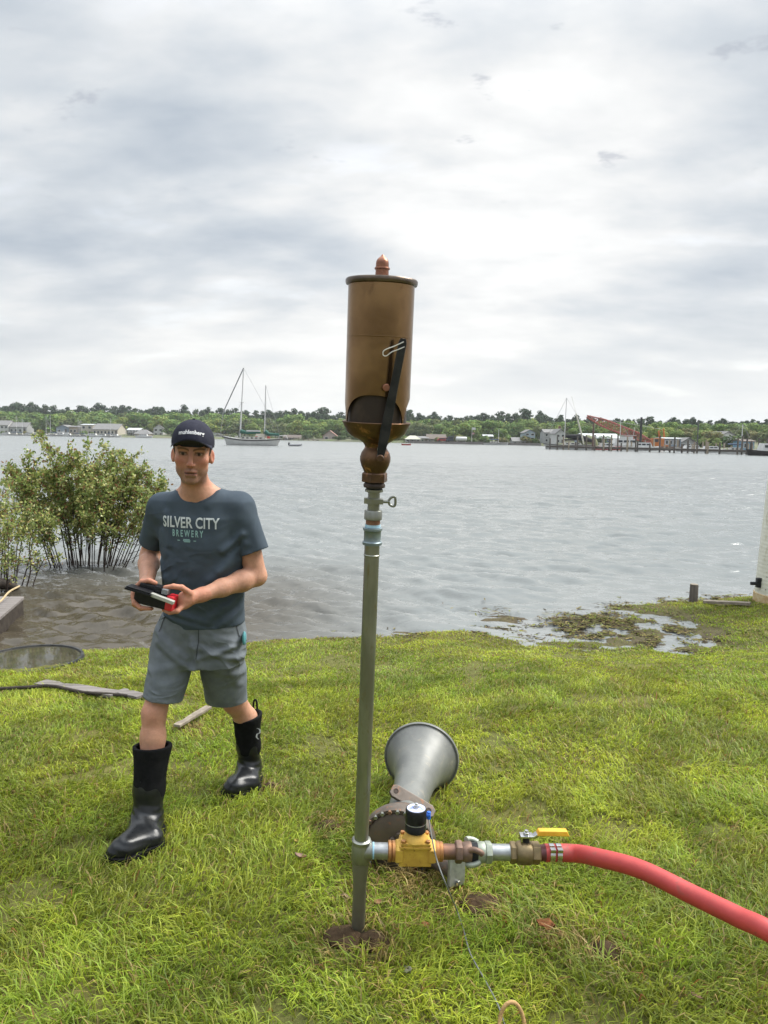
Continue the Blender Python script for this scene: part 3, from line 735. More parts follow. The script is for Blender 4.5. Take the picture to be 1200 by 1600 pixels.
hl('nipple', [(686, 11.8), (712, 11.8)], M_brownp)
def claw(name, x0, x1, xe, m, s, hexr):
    mb = MB(); mb.hexn(H0 + HD * hs(x0), H0 + HD * hs(x1), hexr * kk, 0.2)
    a_, b_ = sorted((x1, xe)); mb.lathe(H0, HD, [(hs(a_), 14 * kk), (hs((a_ + b_) / 2), 16 * kk), (hs(b_), 15.5 * kk)], 24)
    o = mb.build(name, m, W, bevel=0.001)
    for i in range(2):                                        # two hooked lugs that grip the other half
        an = s * 0.9 + i * math.pi; e = (up * math.cos(an) + ft * math.sin(an)); tn = (up * -math.sin(an) + ft * math.cos(an))
        pts = [H0 + HD * hs(xe - s * 4) + e * 15 * kk, H0 + HD * hs(xe + s * 3) + e * 19 * kk, H0 + HD * hs(xe + s * 11) + e * 19 * kk + tn * 3 * kk, H0 + HD * hs(xe + s * 15) + e * 16.5 * kk + tn * 6 * kk]
        mb = MB(); mb.tube(spline(pts, 5), 4.6 * kk, 10); mb.build('lug', m, o)
    return o
claw('claw_coupling', 711, 722, 736, M_claw1, 1, 17.6); claw('claw_coupling', 768, 757, 744, M_claw2, -1, 17.2)
hl('rubber_seal', [(734, 14.5), (747, 14.5)], M_blkpl)
hl('nipple', [(766, 12.6), (800, 12.6)], M_gal2)
bv = MB(); bv.hexn(H0 + HD * hs(796), H0 + HD * hs(806), 16.8 * kk, 0.1); bv.lathe(H0, HD, [(hs(805), 14 * kk), (hs(808), 17 * kk), (hs(816), 18.6 * kk), (hs(826), 18.6 * kk), (hs(830), 17 * kk)], 28); bv.hexn(H0 + HD * hs(829), H0 + HD * hs(843), 17.4 * kk, 0.1)
bvo = bv.build('ball_valve', M_valve, W, bevel=0.001)
s0 = H0 + HD * hs(821) + up * 15 * kk
mb = MB(); mb.cyl(s0, s0 + up * 12 * kk, 5.5 * kk, n=14, bev=0.001); mb.build('stem', M_black, bvo)
hb = s0 + up * 12 * kk
mb = MB(); mb.box(hb + up * 1.5 * kk, (20 * kk, 15 * kk, 3 * kk), (HD, ft, up)); mb.box(hb - HD * 8 * kk - up * 3 * kk, (3 * kk, 14 * kk, 9 * kk), (HD, ft, up))
mb.prism([(8, 0), (19, 8), (22, 8), (22, 5), (11, -3)], 11 * kk, hb - ft * 5.5 * kk, tuple([HD * kk, up * kk, ft])); mb.hexn(hb + up * 3 * kk, hb + up * 7 * kk, 5 * kk); mb.cyl(hb + up * 6 * kk, hb + up * 10 * kk, 3 * kk, n=10)
hp = mb.build('handle_plate', M_chrome, bvo, bevel=0.0008)
mb = MB(); g0 = hb + HD * 16 * kk + up * 7.5 * kk
mb.box(g0 + HD * 25 * kk, (52 * kk, 13 * kk, 8 * kk), (HD, ft, up), 0.85); mb.build('handle_grip', M_yplas, bvo, bevel=0.003)
hl('hose_barb', [(841, 12.4), (848, 12.2), (849, 13), (860, 12.6)], M_dkred)

# ---- red hose: lies in the valve's barb, a thing of its own
h0 = H0 + HD * hs(851); r_h = 13.6 * hk
hp_ = [h0, h0 + HD * 0.10, at(930, 1339, h0.y - 0.06), at(1000, 1358, h0.y - 0.16), at(1080, 1397, h0.y - 0.28), at(1150, 1431, h0.y - 0.39), at(1225, 1470, h0.y - 0.50)]
e_ = hp_[-1]; hp_ += [e_ + Vector((0.25, -0.16, -0.14)), e_ + Vector((0.6, -0.3, -0.33)), Vector((e_.x + 1.0, e_.y - 0.35, 0.04)), Vector((e_.x + 1.9, e_.y - 0.2, 0.035)), Vector((e_.x + 3.0, e_.y - 0.7, 0.035))]
mb = MB(); mb.tube(spline(hp_, 10), r_h, 24); hose = mb.build('air_hose', M_hose, None, loc=tuple(h0)); prop(hose, 'thick red rubber hose curving out of the brass valve to the right', 'hose')
for px in (861, 872):
    mb = MB(); mb.lathe(H0, HD, [(hs(px - 4), r_h * 1.0), (hs(px - 3.8), r_h * 1.06), (hs(px + 3.8), r_h * 1.06), (hs(px + 4), r_h)], 28, caps=False)
    q = H0 + HD * hs(px) + ft * r_h * 0.75 + up * r_h * 0.75; mb.box(q, (8 * hk, 9 * hk, 5 * hk), (HD, ft, up)); mb.build('hose_clamp', M_chrome, hose)

# ---- thin grey cable from the coil down to the grass and towards the viewer
z0 = 0.03
pts = [cp + HD * 3 * kk - up * 5 * kk, at(675, 1310, cp.y - .05), at(683, 1345, cp.y - .09), at(698, 1385, cp.y - .13), on_z(713, 1420, 0.08), on_z(724, 1452, 0.062), on_z(735, 1490, 0.07), on_z(757, 1530, 0.066), on_z(778, 1570, 0.075), on_z(792, 1610, 0.07), on_z(830, 1700, 0.04)]
mb = MB(); mb.tube(spline(pts, 8), 0.0025, 6); prop(mb.build('control_cable', M_cable, None, loc=tuple(pts[0])), 'thin grey cable hanging from the black coil down across the grass', 'cable')
pts = [on_z(779, 1640, 0.03), on_z(781, 1595, 0.08), on_z(788, 1573, 0.115), on_z(800, 1566, 0.125), on_z(811, 1574, 0.11), on_z(819, 1598, 0.07), on_z(823, 1640, 0.02)]
mb = MB(); mb.tube(spline(pts, 8), 0.0058, 10); prop(mb.build('rope_loop', M_rope, None, loc=tuple(pts[0])), 'tan rope loop standing in the grass at the bottom edge', 'rope')

# ------------------------------------------------------------------ grey signal horn lying behind the whistle
M_horn = pm('grey painted horn', (0.165, 0.168, 0.155), (0.125, 0.128, 0.12), 0.45, 0.05, scale=9, c3=(0.20, 0.19, 0.16), rvar=0.2, bump=0.0004)
M_hbr = pm('brown grey iron', (0.14, 0.115, 0.095), (0.095, 0.075, 0.06), 0.55, 0.4, scale=14, c3=(0.22, 0.11, 0.06), bump=0.001)
M_disc = pm('brown iron cover', (0.115, 0.088, 0.066), (0.08, 0.062, 0.048), 0.55, 0.45, scale=9, c3=(0.20, 0.085, 0.045), rvar=0.2, bump=0.0012)
D0 = at(622, 1316, 2.90); D0.z = max(D0.z, 0.125)
M0 = at(658, 1186, 3.62)
HX = (M0 - D0).normalized(); HLn = (M0 - D0).length
horn = thing('signal_horn', 'grey flared signal horn lying on the grass with a round bolted iron cover', 'horn', tuple(D0))
hpx, hpy, _ = frame(HX)
mb = MB(); rm = 57.5 * proj(M0)[2] / FPX
pr = [(0.16, 0.080), (0.19, 0.079), (0.22, 0.080)]
for i in range(25):
    t = i / 24; pr.append((0.22 + (HLn - 0.22) * t, 0.080 + (rm - 0.088) * (0.10 * t + 0.90 * t ** 3.6)))
pr += [(HLn + 0.012, rm - 0.002), (HLn + 0.016, rm), (HLn + 0.006, rm + 0.003), (HLn - 0.003, rm - 0.001)]
inner = [(t + 0.008, max(0.02, r - 0.010)) for t, r in pr[:-3]][::-1]
mb.lathe(D0, HX, pr[:-2] + [(HLn + 0.016, rm - 0.006)] + inner, 64, caps=False); hb_ = mb.build('horn_bell', M_horn, horn)
mb = MB(); mb.lathe(D0, HX, [(HLn + 0.002, rm - 0.006), (HLn + 0.0, rm + 0.002), (HLn + 0.012, rm + 0.005), (HLn + 0.020, rm + 0.001), (HLn + 0.018, rm - 0.006)], 64, caps=False); mb.build('rim', M_horn, hb_)
rd = 58 * proj(D0)[2] / FPX
mb = MB(); mb.lathe(D0, HX, [(-0.03, 0.0), (-0.03, rd * 0.45), (-0.022, rd * 0.8), (-0.015, rd * 0.86), (-0.012, rd * 0.88), (0.012, rd * 0.89)], 48); dc = mb.build('cover', M_disc, horn)
mb = MB(); mb.lathe(D0, HX, [(-0.012, rd * 0.88), (-0.018, rd * 0.9), (-0.018, rd * 0.985), (-0.010, rd), (0.03, rd), (0.05, rd * 0.95), (0.085, rd * 0.62), (0.14, 0.095), (0.165, 0.078)], 56, caps=False); hs_ = mb.build('housing', M_hbr, horn)
for i in range(28):
    a = 2 * math.pi * i / 28; e = hpx * math.cos(a) + hpy * math.sin(a); b = D0 + e * rd * 0.94 - HX * 0.018
    mb = MB(); mb.hexn(b + HX * 0.004, b - HX * 0.010, 0.0085); o = mb.build('bolt', M_gal if i % 3 else M_iron, horn)
for a_, r_ in ((R(100), 0.35), (R(130), 0.3), (R(60), 0.22)):
    e = hpx * math.cos(a_) + hpy * math.sin(a_); b = D0 + e * rd * r_ - HX * 0.03
    mb = MB(); mb.cyl(b, b - HX * 0.014, 0.013, n=12, bev=0.002); mb.build('boss', M_disc, dc)
# mounting plate across the throat, with two bolt holes
up2 = Vector((0, 0, 1)); up2 = (up2 - HX * up2.dot(HX)).normalized(); si = HX.cross(up2); si = si if si.x > 0 else -si
P0 = D0 + HX * 0.20 + up2 * 0.082
pd = (si * 0.86 - up2 * 0.42 - HX * 0.05).normalized(); pn = (HX * -0.55 + up2 * 0.75 + si * 0.2); pn = (pn - pd * pn.dot(pd)).normalized(); pt = pn.cross(pd)
mb = MB(); mb.prism([(-0.10, -0.018), (-0.085, -0.028), (0.085, -0.028), (0.105, -0.014), (0.105, 0.014), (0.085, 0.028), (-0.085, 0.028), (-0.10, 0.018)], 0.018, P0 - pn * 0.009 + pd * 0.03, (pd, pt, pn)); pl_ = mb.build('mounting_plate', M_hbr, horn, bevel=0.003)
for s_ in (-1, 1):
    q = P0 + pd * (0.03 + s_ * 0.078) + pn * 0.0091; mb = MB(); mb.lathe(q, pn, [(0, 0.0115), (0.0012, 0.0105), (0.0012, 0.0075), (-0.004, 0.0072)], 14); mb.build('bolt_hole', M_darkbr, pl_)
# inlet elbow and flange at the lower right
E0 = D0 + HX * 0.03 + si * rd * 0.62 - up2 * rd * 0.42
E1 = at(711, 1358, 2.75); E1.z = max(E1.z, 0.075)
mb = MB(); mb.tube(spline([E0, E0 + (E1 - E0) * 0.4 + up2 * 0.012, E1], 6), [0.045] * 6 + [0.038] * 7, 16); el = mb.build('inlet_elbow', M_hbr, horn)
ed = (E1 - E0).normalized(); ex, ey, _ = frame(ed); ev = Vector((0.32, -0.2, 0.92)); ev = (ev - ed * ev.dot(ed)).normalized(); eu = ed.cross(ev)
mb = MB(); mb.box(E1 + ed * 0.008, (0.075, 0.115, 0.016), (eu, ev, ed)); fl_ = mb.build('inlet_flange', M_gal2, horn, bevel=0.004)
for s_ in (-1, 1):
    q = E1 + ed * 0.016 + ev * (s_ * 0.043); mb = MB(); mb.hexn(q, q + ed * 0.012, 0.009); mb.build('flange_bolt', M_gal, fl_)
mb = MB()
for i in range(9):                                            # foot rack of rusty lugs under the cover
    q = D0 - up2 * (rd * 0.93) + si * ((i - 5.5) * 0.022) - HX * (0.02 + 0.012 * (i % 2)); mb.box(q, (0.015, 0.03, 0.03), (si, HX, up2))
mb.build('foot_lugs', M_iron, horn, bevel=0.002)
# ------------------------------------------------------------------ the man: distance-field modelling (smooth unions), one surface per body / garment
class Field:
    def __init__(s, xs, ys, zs):
        s.ax = [np.asarray(a, np.float32) for a in (xs, ys, zs)]
        s.D = np.full([len(a) for a in s.ax], 1.0, np.float32)
    def sub(s, lo, hi):
        sl = []
        for a, l, h in zip(s.ax, lo, hi):
            i0 = max(0, np.searchsorted(a, l) - 1); i1 = min(len(a), np.searchsorted(a, h) + 1); sl.append(slice(i0, max(i1, i0)))
        g3 = np.meshgrid(s.ax[0][sl[0]], s.ax[1][sl[1]], s.ax[2][sl[2]], indexing='ij', sparse=True)
        return tuple(sl), g3
    def op(s, lo, hi, fn, k=0.01, mode='u', pad=0.0):
        m = k + 0.015 + pad
        sl, (x, y, z) = s.sub([q - m for q in lo], [q + m for q in hi])
        if any(q.stop <= q.start for q in sl): return s
        d = fn(x, y, z).astype(np.float32); a = s.D[sl]
        if mode == 's': a, d = -a, d                         # subtraction = -(union(-a, d))
        h = np.maximum(k - np.abs(a - d), 0) / k
        r_ = np.minimum(a, d) - h * h * k * 0.25
        s.D[sl] = -r_ if mode == 's' else r_
        return s
    def cone(s, a, b, ra, rb, k=0.01, mode='u', flat=None, fs=1.0):
        a, b = Vector(a), Vector(b); ab = b - a; L2 = max(ab.length_squared, 1e-9); R_ = max(ra, rb)
        def fn(x, y, z):
            px, py, pz = x - a.x, y - a.y, z - a.z
            t = np.clip((px * ab.x + py * ab.y + pz * ab.z) / L2, 0, 1)
            qx, qy, qz = px - t * ab.x, py - t * ab.y, pz - t * ab.z
            if flat is not None:
                f_ = Vector(flat).normalized(); dd = (qx * f_.x + qy * f_.y + qz * f_.z) * (fs - 1)
                qx, qy, qz = qx + f_.x * dd, qy + f_.y * dd, qz + f_.z * dd
            return np.sqrt(qx * qx + qy * qy + qz * qz) - (ra + (rb - ra) * t)
        return s.op([min(p, q) - R_ for p, q in zip(a, b)], [max(p, q) + R_ for p, q in zip(a, b)], fn, k, mode)
    def chain(s, pts, rs, k=0.01, **kw):
        for i in range(len(pts) - 1): s.cone(pts[i], pts[i + 1], rs[i], rs[i + 1], k, **kw)
        return s
    def ell(s, c, r_, k=0.01, mode='u', M=None):
        c = Vector(c); R_ = max(r_); M = M or Matrix.Identity(3)
        X_, Y_, Z_ = M.col[0], M.col[1], M.col[2]
        def fn(x, y, z):
            px, py, pz = x - c.x, y - c.y, z - c.z
            u = (px * X_.x + py * X_.y + pz * X_.z); v = (px * Y_.x + py * Y_.y + pz * Y_.z); w = (px * Z_.x + py * Z_.y + pz * Z_.z)
            k0 = np.sqrt((u / r_[0]) ** 2 + (v / r_[1]) ** 2 + (w / r_[2]) ** 2)
            k1 = np.sqrt((u / r_[0] ** 2) ** 2 + (v / r_[1] ** 2) ** 2 + (w / r_[2] ** 2) ** 2)
            return k0 * (k0 - 1) / np.maximum(k1, 1e-5)
        return s.op([q - R_ for q in c], [q + R_ for q in c], fn, k, mode)
    def loft(s, rows, yaw, k=0.02, grow=0.0, mode='u', nexp=2.4):
        """rows: (z, cx, cy, half width, half depth), z descending or ascending"""
        rows = sorted(rows); zz = np.array([q[0] for q in rows]); A = np.array(rows)
        cyaw, syaw = math.cos(yaw), math.sin(yaw)
        def fn(x, y, z):
            f_ = [np.interp(np.clip(z, zz[0], zz[-1]), zz, A[:, i]) for i in (1, 2, 3, 4)]
            dx, dy = x - f_[0], y - f_[1]; u = dx * cyaw + dy * syaw; v = -dx * syaw + dy * cyaw
            a_, b_ = f_[2] + grow, f_[3] + grow
            q = (np.abs(u / a_) ** nexp + np.abs(v / b_) ** nexp) ** (1 / nexp)
            d2 = (q - 1) * np.minimum(a_, b_)
            dzz = np.maximum(np.maximum(zz[0] - z, z - zz[-1]), 0)
            return np.where(dzz > 0, np.sqrt(np.maximum(d2, 0) ** 2 + dzz ** 2), d2)
        R_ = A[:, 3].max() + grow + 0.02
        return s.op([A[:, 1].min() - R_, A[:, 2].min() - R_, zz[0]], [A[:, 1].max() + R_, A[:, 2].max() + R_, zz[-1]], fn, k, mode)
    def plane_cut(s, p, n, k=0.004, lo=None, hi=None):
        """remove everything on the side n points to"""
        p, n = Vector(p), Vector(n).normalized()
        lo = lo or [a[0] for a in s.ax]; hi = hi or [a[-1] for a in s.ax]
        return s.op(lo, hi, lambda x, y, z: -((x - p.x) * n.x + (y - p.y) * n.y + (z - p.z) * n.z) + 0 * x * y * z, k, 's', -k - 0.014)
    def warp(s, fn):
        sl, (x, y, z) = s.sub([a[0] for a in s.ax], [a[-1] for a in s.ax]); s.D += fn(x, y, z).astype(np.float32)
    def mesh(s):
        D = s.D; ins = D < 0; nx, ny, nz = D.shape
        cnt = np.zeros((nx - 1, ny - 1, nz - 1), np.int8)
        cs = [(i, j, k) for i in (0, 1) for j in (0, 1) for k in (0, 1)]
        sub = lambda A_, c: A_[c[0]:nx - 1 + c[0], c[1]:ny - 1 + c[1], c[2]:nz - 1 + c[2]]
        for c in cs: cnt += sub(ins, c)
        act = (cnt > 0) & (cnt < 8); I = np.argwhere(act)
        vid = np.full(act.shape, -1, np.int32); vid[act] = np.arange(len(I))
        P = np.zeros((len(I), 3)); w = np.zeros(len(I))
        val = {c: D[I[:, 0] + c[0], I[:, 1] + c[1], I[:, 2] + c[2]] for c in cs}
        for c in cs:
            for ax in range(3):
                if c[ax] == 0:
                    e = list(c); e[ax] = 1; e = tuple(e); a, b = val[c], val[e]
                    m = (a < 0) != (b < 0); t = np.where(m, a / np.where(m, a - b, 1), 0)
                    q = np.tile(np.array(c, float), (len(I), 1)); q[:, ax] = t
                    P[m] += q[m]; w[m] += 1
        P = P / w[:, None] + I
        V = np.stack([np.interp(P[:, i], np.arange(len(s.ax[i])), s.ax[i]) for i in range(3)], 1)
        Q = []
        for ax in range(3):
            o1, o2 = [(1, 2), (2, 0), (0, 1)][ax]
            lo = [slice(1, -1)] * 3; lo[ax] = slice(0, -1); hi = list(lo); hi[ax] = slice(1, None)
            a, b = ins[tuple(lo)], ins[tuple(hi)]
            E = np.argwhere(a != b); fl = a[a != b]
            base = E + 1; base[:, ax] -= 1
            def cell(d1, d2):
                c = base.copy(); c[:, o1] -= d1; c[:, o2] -= d2; return vid[c[:, 0], c[:, 1], c[:, 2]]
            q = np.stack([cell(1, 1), cell(0, 1), cell(0, 0), cell(1, 0)], 1)
            q[~fl] = q[~fl][:, ::-1]; Q.append(q)
        return V, np.concatenate(Q)
def lines(a, b, st): return np.arange(a, b, st)
def seg_lines(*segs):
    o = []
    for a, b, st in segs: o.append(np.arange(a, b, st))
    return np.unique(np.concatenate(o).round(5))
J = at
def relax(V, Q, it=2, lam=0.5):
    n = len(V)
    for _ in range(it):
        acc = np.zeros((n, 3)); c = np.zeros(n)
        for i in range(4):
            for j in ((i + 1) % 4, (i + 3) % 4):
                np.add.at(acc, Q[:, i], V[Q[:, j]]); np.add.at(c, Q[:, i], 1)
        V = V + lam * (acc / np.maximum(c, 1)[:, None] - V)
    return V

# ---- pose (photo pixel, depth)
HC = J(301, 706, 3.085)                                        # between the eyes' height and the ears
yaw_h = R(10)
HM = Matrix.Rotation(yaw_h, 3, 'Z') @ Matrix.Rotation(R(2.5), 3, 'Y') @ Matrix.Rotation(R(7), 3, 'X') @ Matrix(((1, 0, 0), (0, -1, 0), (0, 0, 1)))   # local x right, y to the front, z up
def HP(x, y, z): return HC + HM @ Vector((x, y, z))
neck0 = J(309, 776, 3.185)
shR, shL = J(254, 794, 3.225), J(373, 793, 3.205)              # his right (photo left), his left
elR, wrR = J(234, 868, 3.34), J(229, 914, 3.065)
elL, wrL = J(401, 900, 3.215), J(316, 929, 3.035)
hipR, hipL = J(278, 980, 3.27), J(344, 980, 3.28)
knR, anR = J(241, 1114, 3.185), J(232, 1288, 3.105)
knL, anL = J(367, 1096, 3.49), J(389, 1200, 3.625)
btL = J(384, 1122, 3.56)
person = thing('person', 'man in grey T-shirt, grey shorts, dark cap and black rubber boots striding across the grass', 'person', tuple(J(305, 1290, 3.25) * 1.0))

B = Field(seg_lines((-1.22, HC.x - 0.11, 0.0045), (HC.x - 0.11, HC.x + 0.11, 0.0024), (HC.x + 0.11, -0.38, 0.0045)),
          seg_lines((2.80, 2.92, 0.0045), (2.92, 3.01, 0.0030), (3.01, 3.2, 0.0032), (3.2, 3.78, 0.0045)),
          seg_lines((0.0, 0.98, 0.0045), (0.98, 1.19, 0.003), (1.19, HC.z - 0.145, 0.0045), (HC.z - 0.145, HC.z + 0.13, 0.0024)))
def he(c, r_, k, mode='u', rot=None): B.ell(HP(*c), r_, k, mode, HM if rot is None else HM @ rot)
def hc_(a, b, ra, rb, k, mode='u'): B.cone(HP(*a), HP(*b), ra, rb, k, mode)
he((0, -0.014, 0.03), (0.074, 0.094, 0.088), 0.01)
he((0, 0.022, -0.048), (0.060, 0.061, 0.076), 0.028)
he((0, 0.060, -0.106), (0.022, 0.019, 0.017), 0.024)
for s_ in (-1, 1):
    he((s_ * 0.038, 0.008, -0.068), (0.018, 0.026, 0.020), 0.026)
    he((s_ * 0.043, 0.050, -0.026), (0.020, 0.019, 0.017), 0.025)
hc_((-0.040, 0.066, 0.024), (0.040, 0.066, 0.024), 0.013, 0.013, 0.022)
for s_ in (-1, 1):
    he((s_ * 0.031, 0.090, 0.004), (0.019, 0.019, 0.012), 0.012, 's')
    he((s_ * 0.031, 0.063, 0.003), (0.0135, 0.0125, 0.0115), 0.002)
    hc_((s_ * 0.018, 0.073, 0.0085), (s_ * 0.045, 0.066, 0.007), 0.0045, 0.0042, 0.006)
    hc_((s_ * 0.019, 0.072, -0.007), (s_ * 0.044, 0.066, -0.006), 0.0040, 0.0038, 0.006)
hc_((0, 0.080, 0.014), (0, 0.106, -0.033), 0.0075, 0.0105, 0.010)
he((0, 0.104, -0.037), (0.0115, 0.011, 0.009), 0.006)
for s_ in (-1, 1):
    he((s_ * 0.0125, 0.090, -0.041), (0.0078, 0.011, 0.0075), 0.007)
    he((s_ * 0.0068, 0.099, -0.0495), (0.0035, 0.005, 0.004), 0.003, 's')
hc_((-0.021, 0.076, -0.068), (0, 0.083, -0.0655), 0.0055, 0.0068, 0.008); hc_((0, 0.083, -0.0655), (0.021, 0.076, -0.068), 0.0068, 0.0055, 0.008)
hc_((-0.017, 0.077, -0.081), (0.017, 0.077, -0.081), 0.0075, 0.0075, 0.009)
hc_((-0.022, 0.089, -0.0735), (0.022, 0.089, -0.0735), 0.0032, 0.0032, 0.004, 's')
for s_ in (-1, 1):
    hc_((s_ * 0.024, 0.093, -0.045), (s_ * 0.036, 0.076, -0.085), 0.007, 0.006, 0.014, 's')      # fold from nose to mouth corner
    er = Matrix.Rotation(s_ * R(24), 3, 'Z') @ Matrix.Rotation(R(-10), 3, 'X')
    he((s_ * 0.0745, -0.010, -0.018), (0.009, 0.019, 0.030), 0.012, 'u', er)
    he((s_ * 0.083, -0.002, -0.016), (0.007, 0.011, 0.020), 0.005, 's', er)
hc_((0, -0.012, -0.080), (0, -0.015, -0.05), 0.050, 0.054, 0.02)
B.cone(HP(0, -0.026, -0.07), neck0, 0.051, 0.062, 0.02)
B.cone(neck0, shR, 0.06, 0.05, 0.04); B.cone(neck0, shL, 0.06, 0.05, 0.04)
# torso
def row(py, cx, Y, a, b): q = J(cx, py, Y); return (q.z, q.x, q.y, a, b)
TOR = [row(768, 311, 3.195, 0.085, 0.06), row(782, 313, 3.20, 0.150, 0.085), row(808, 315, 3.205, 0.180, 0.110), row(850, 317, 3.215, 0.178, 0.122), row(900, 318, 3.23, 0.173, 0.120), row(945, 319, 3.25, 0.172, 0.118), row(992, 320, 3.265, 0.172, 0.12)]
YAW = R(0)
B.loft([(q[0], q[1], q[2], q[3] - 0.022, q[4] - 0.022) for q in TOR], YAW, 0.03)
B.ell(J(312, 985, 3.27), (0.135, 0.095, 0.10), 0.04)
# arms
B.chain([shR, shR.lerp(elR, 0.5), elR], [0.054, 0.047, 0.041], 0.02)
B.chain([elR, elR.lerp(wrR, 0.3), wrR], [0.039, 0.042, 0.027], 0.02)
B.chain([shL, shL.lerp(elL, 0.5), elL], [0.056, 0.050, 0.042], 0.02)
B.chain([elL, elL.lerp(wrL, 0.28), elL.lerp(wrL, 0.65), wrL], [0.039, 0.043, 0.035, 0.027], 0.02)
# hands
def fing(pts, r0=0.0095, r1=0.0078, k=0.006):
    P_ = [J(*q) for q in pts]; n = len(P_)
    for i in range(n - 1): B.cone(P_[i], P_[i + 1], r0 + (r1 - r0) * i / (n - 1), r0 + (r1 - r0) * (i + 1) / (n - 1), k if i == 0 else 0.004)
B.cone(wrL, J(296, 935, 2.995), 0.027, 0.031, 0.02, flat=(0, 1, 0.35), fs=1.25)
B.ell(J(288, 938, 2.985), (0.030, 0.026, 0.036), 0.015)
fing([(296, 926, 2.975), (284, 918, 2.958), (271, 916, 2.948), (258, 918, 2.945)], 0.0125, 0.0088, 0.014)
for i, dy in enumerate((0, 0.017, 0.034, 0.050)):
    fing([(288, 945, 2.975 + dy * 0.7), (277, 955 - i, 2.945 + dy), (265, 957 - i * 1.4, 2.945 + dy), (256 + i * 2, 953 - i, 2.95 + dy)], 0.0105, 0.0082 - 0.0004 * i, 0.010)
B.cone(wrR, J(220, 926, 3.005), 0.027, 0.030, 0.02)
B.ell(J(214, 928, 2.99), (0.022, 0.032, 0.034), 0.014)
fing([(214, 917, 2.975), (222, 909, 2.955), (233, 907, 2.945), (243, 911, 2.945)], 0.0122, 0.0086, 0.012)
for i, dy in enumerate((0, 0.018, 0.035, 0.050)):
    fing([(209, 929 + i, 2.968 + dy * 0.6), (210, 942 + i, 2.944 + dy), (220, 950 + i * 0.5, 2.938 + dy), (233 + 4 * (i == 1), 951, 2.944 + dy)], 0.0102, 0.0082 - 0.0004 * i, 0.009)
# legs
B.chain([hipR, hipR.lerp(knR, 0.6), knR], [0.068, 0.054, 0.050], 0.03)
B.ell(knR + Vector((0.0, -0.018, 0.0)), (0.040, 0.036, 0.046), 0.02)
kR2 = knR.lerp(anR, 0.22)
B.chain([knR, kR2, knR.lerp(anR, 0.45), anR], [0.048, 0.051, 0.048, 0.036], 0.02)
B.chain([hipL, hipL.lerp(knL, 0.6), knL], [0.068, 0.056, 0.052], 0.03)
B.ell(knL + Vector((-0.01, -0.02, 0.0)), (0.042, 0.036, 0.046), 0.02)
B.chain([knL, btL, btL.lerp(anL, 0.4), anL], [0.050, 0.052, 0.048, 0.036], 0.02)
V, Q = B.mesh(); V = relax(V, Q, 1, 0.4)
# skin colouring: complexion, stubble, brows, eyes, lips, plus some painted face shading
Mi = np.array(HM.transposed()); Lh = (V - np.array(HC)) @ Mi.T
hx_, hy_, hz_ = Lh[:, 0], Lh[:, 1], Lh[:, 2]
face = (np.abs(hx_) < 0.11) & (hz_ > -0.14) & (hz_ < 0.13) & (np.abs(hy_) < 0.14)
nz_ = (0.6 * fbm(V[:, 0] * 28, V[:, 1] * 28, V[:, 2] * 28, o=3) + 0.4 * fbm(V[:, 0] * 95, V[:, 1] * 95, V[:, 2] * 95, o=3))[:, None]
sc_ = np.array([0.47, 0.25, 0.168]) * (0.72 + 0.56 * nz_)
def tint(mask, c, amt):
    global sc_
    a_ = np.clip(mask, 0, 1)[:, None] * amt; sc_ = sc_ * (1 - a_) + np.array(c) * a_
def gs(c, r_): return np.exp(-(((hx_ - c[0]) / r_[0]) ** 2 + ((hy_ - c[1]) / r_[1]) ** 2 + ((hz_ - c[2]) / r_[2]) ** 2)) * face
tint(face * 1.0, (0.44, 0.21, 0.14), 0.7)
for s_ in (-1, 1):
    tint(gs((s_ * 0.042, 0.06, -0.03), (0.02, 0.04, 0.018)), (0.48, 0.155, 0.11), 0.6)
    tint(gs((s_ * 0.085, -0.01, -0.01), (0.012, 0.03, 0.035)), (0.50, 0.15, 0.11), 0.7)
tint(gs((0, 0.105, -0.036), (0.014, 0.02, 0.014)), (0.50, 0.17, 0.12), 0.6)
stub = face * np.clip((-0.052 - hz_) / 0.014, 0, 1) * np.clip((hz_ + 0.135) / 0.012, 0, 1) * (hy_ > -0.02)
tint(stub, (0.20, 0.125, 0.095), 0.6)
tint(gs((0, 0.085, -0.058), (0.024, 0.03, 0.007)), (0.17, 0.10, 0.075), 0.6)
lipm = face * ((hy_ > 0.062) & (np.abs(hx_) < 0.024)); zl = np.exp(-((hz_ + 0.0728) / 0.0085) ** 4)
tint(lipm * zl, (0.33, 0.125, 0.10), 0.75)
tint(lipm * np.exp(-((hz_ + 0.0735) / 0.0032) ** 2), (0.03, 0.012, 0.011), 0.95)  # shade in the parting of the lips, painted as a dark line
for s_ in (-1, 1):
    xb = (hx_ * s_ - 0.031) / 0.021
    tint(face * (hy_ > 0.05) * (np.abs(xb) < 1.1) * np.exp(-((hz_ - (0.0245 - 0.004 * xb ** 2 + 0.002 * xb)) / 0.0042) ** 2), (0.045, 0.03, 0.022), 0.85)
    de = np.sqrt(((hx_ - s_ * 0.031) / 0.0125) ** 2 + ((hz_ - 0.002) / 0.0052) ** 2); eye = face * (hy_ > 0.060)
    tint(eye * np.clip((2.1 - de) / 0.9, 0, 1), (0.20, 0.10, 0.075), 0.75)  # eye socket shade painted into the skin colour
    tint(eye * np.clip((1.0 - de) / 0.25, 0, 1), (0.34, 0.27, 0.23), 0.75)
    di = np.sqrt((hx_ - s_ * 0.031 + 0.001) ** 2 + (hz_ - 0.002) ** 2)
    tint(eye * np.clip((0.0068 - di) / 0.001, 0, 1), (0.03, 0.02, 0.014), 0.97)
    tint(eye * (np.abs(hx_ - s_ * 0.031) < 0.016) * np.exp(-((hz_ - 0.0078) / 0.0022) ** 2), (0.03, 0.02, 0.016), 0.8)
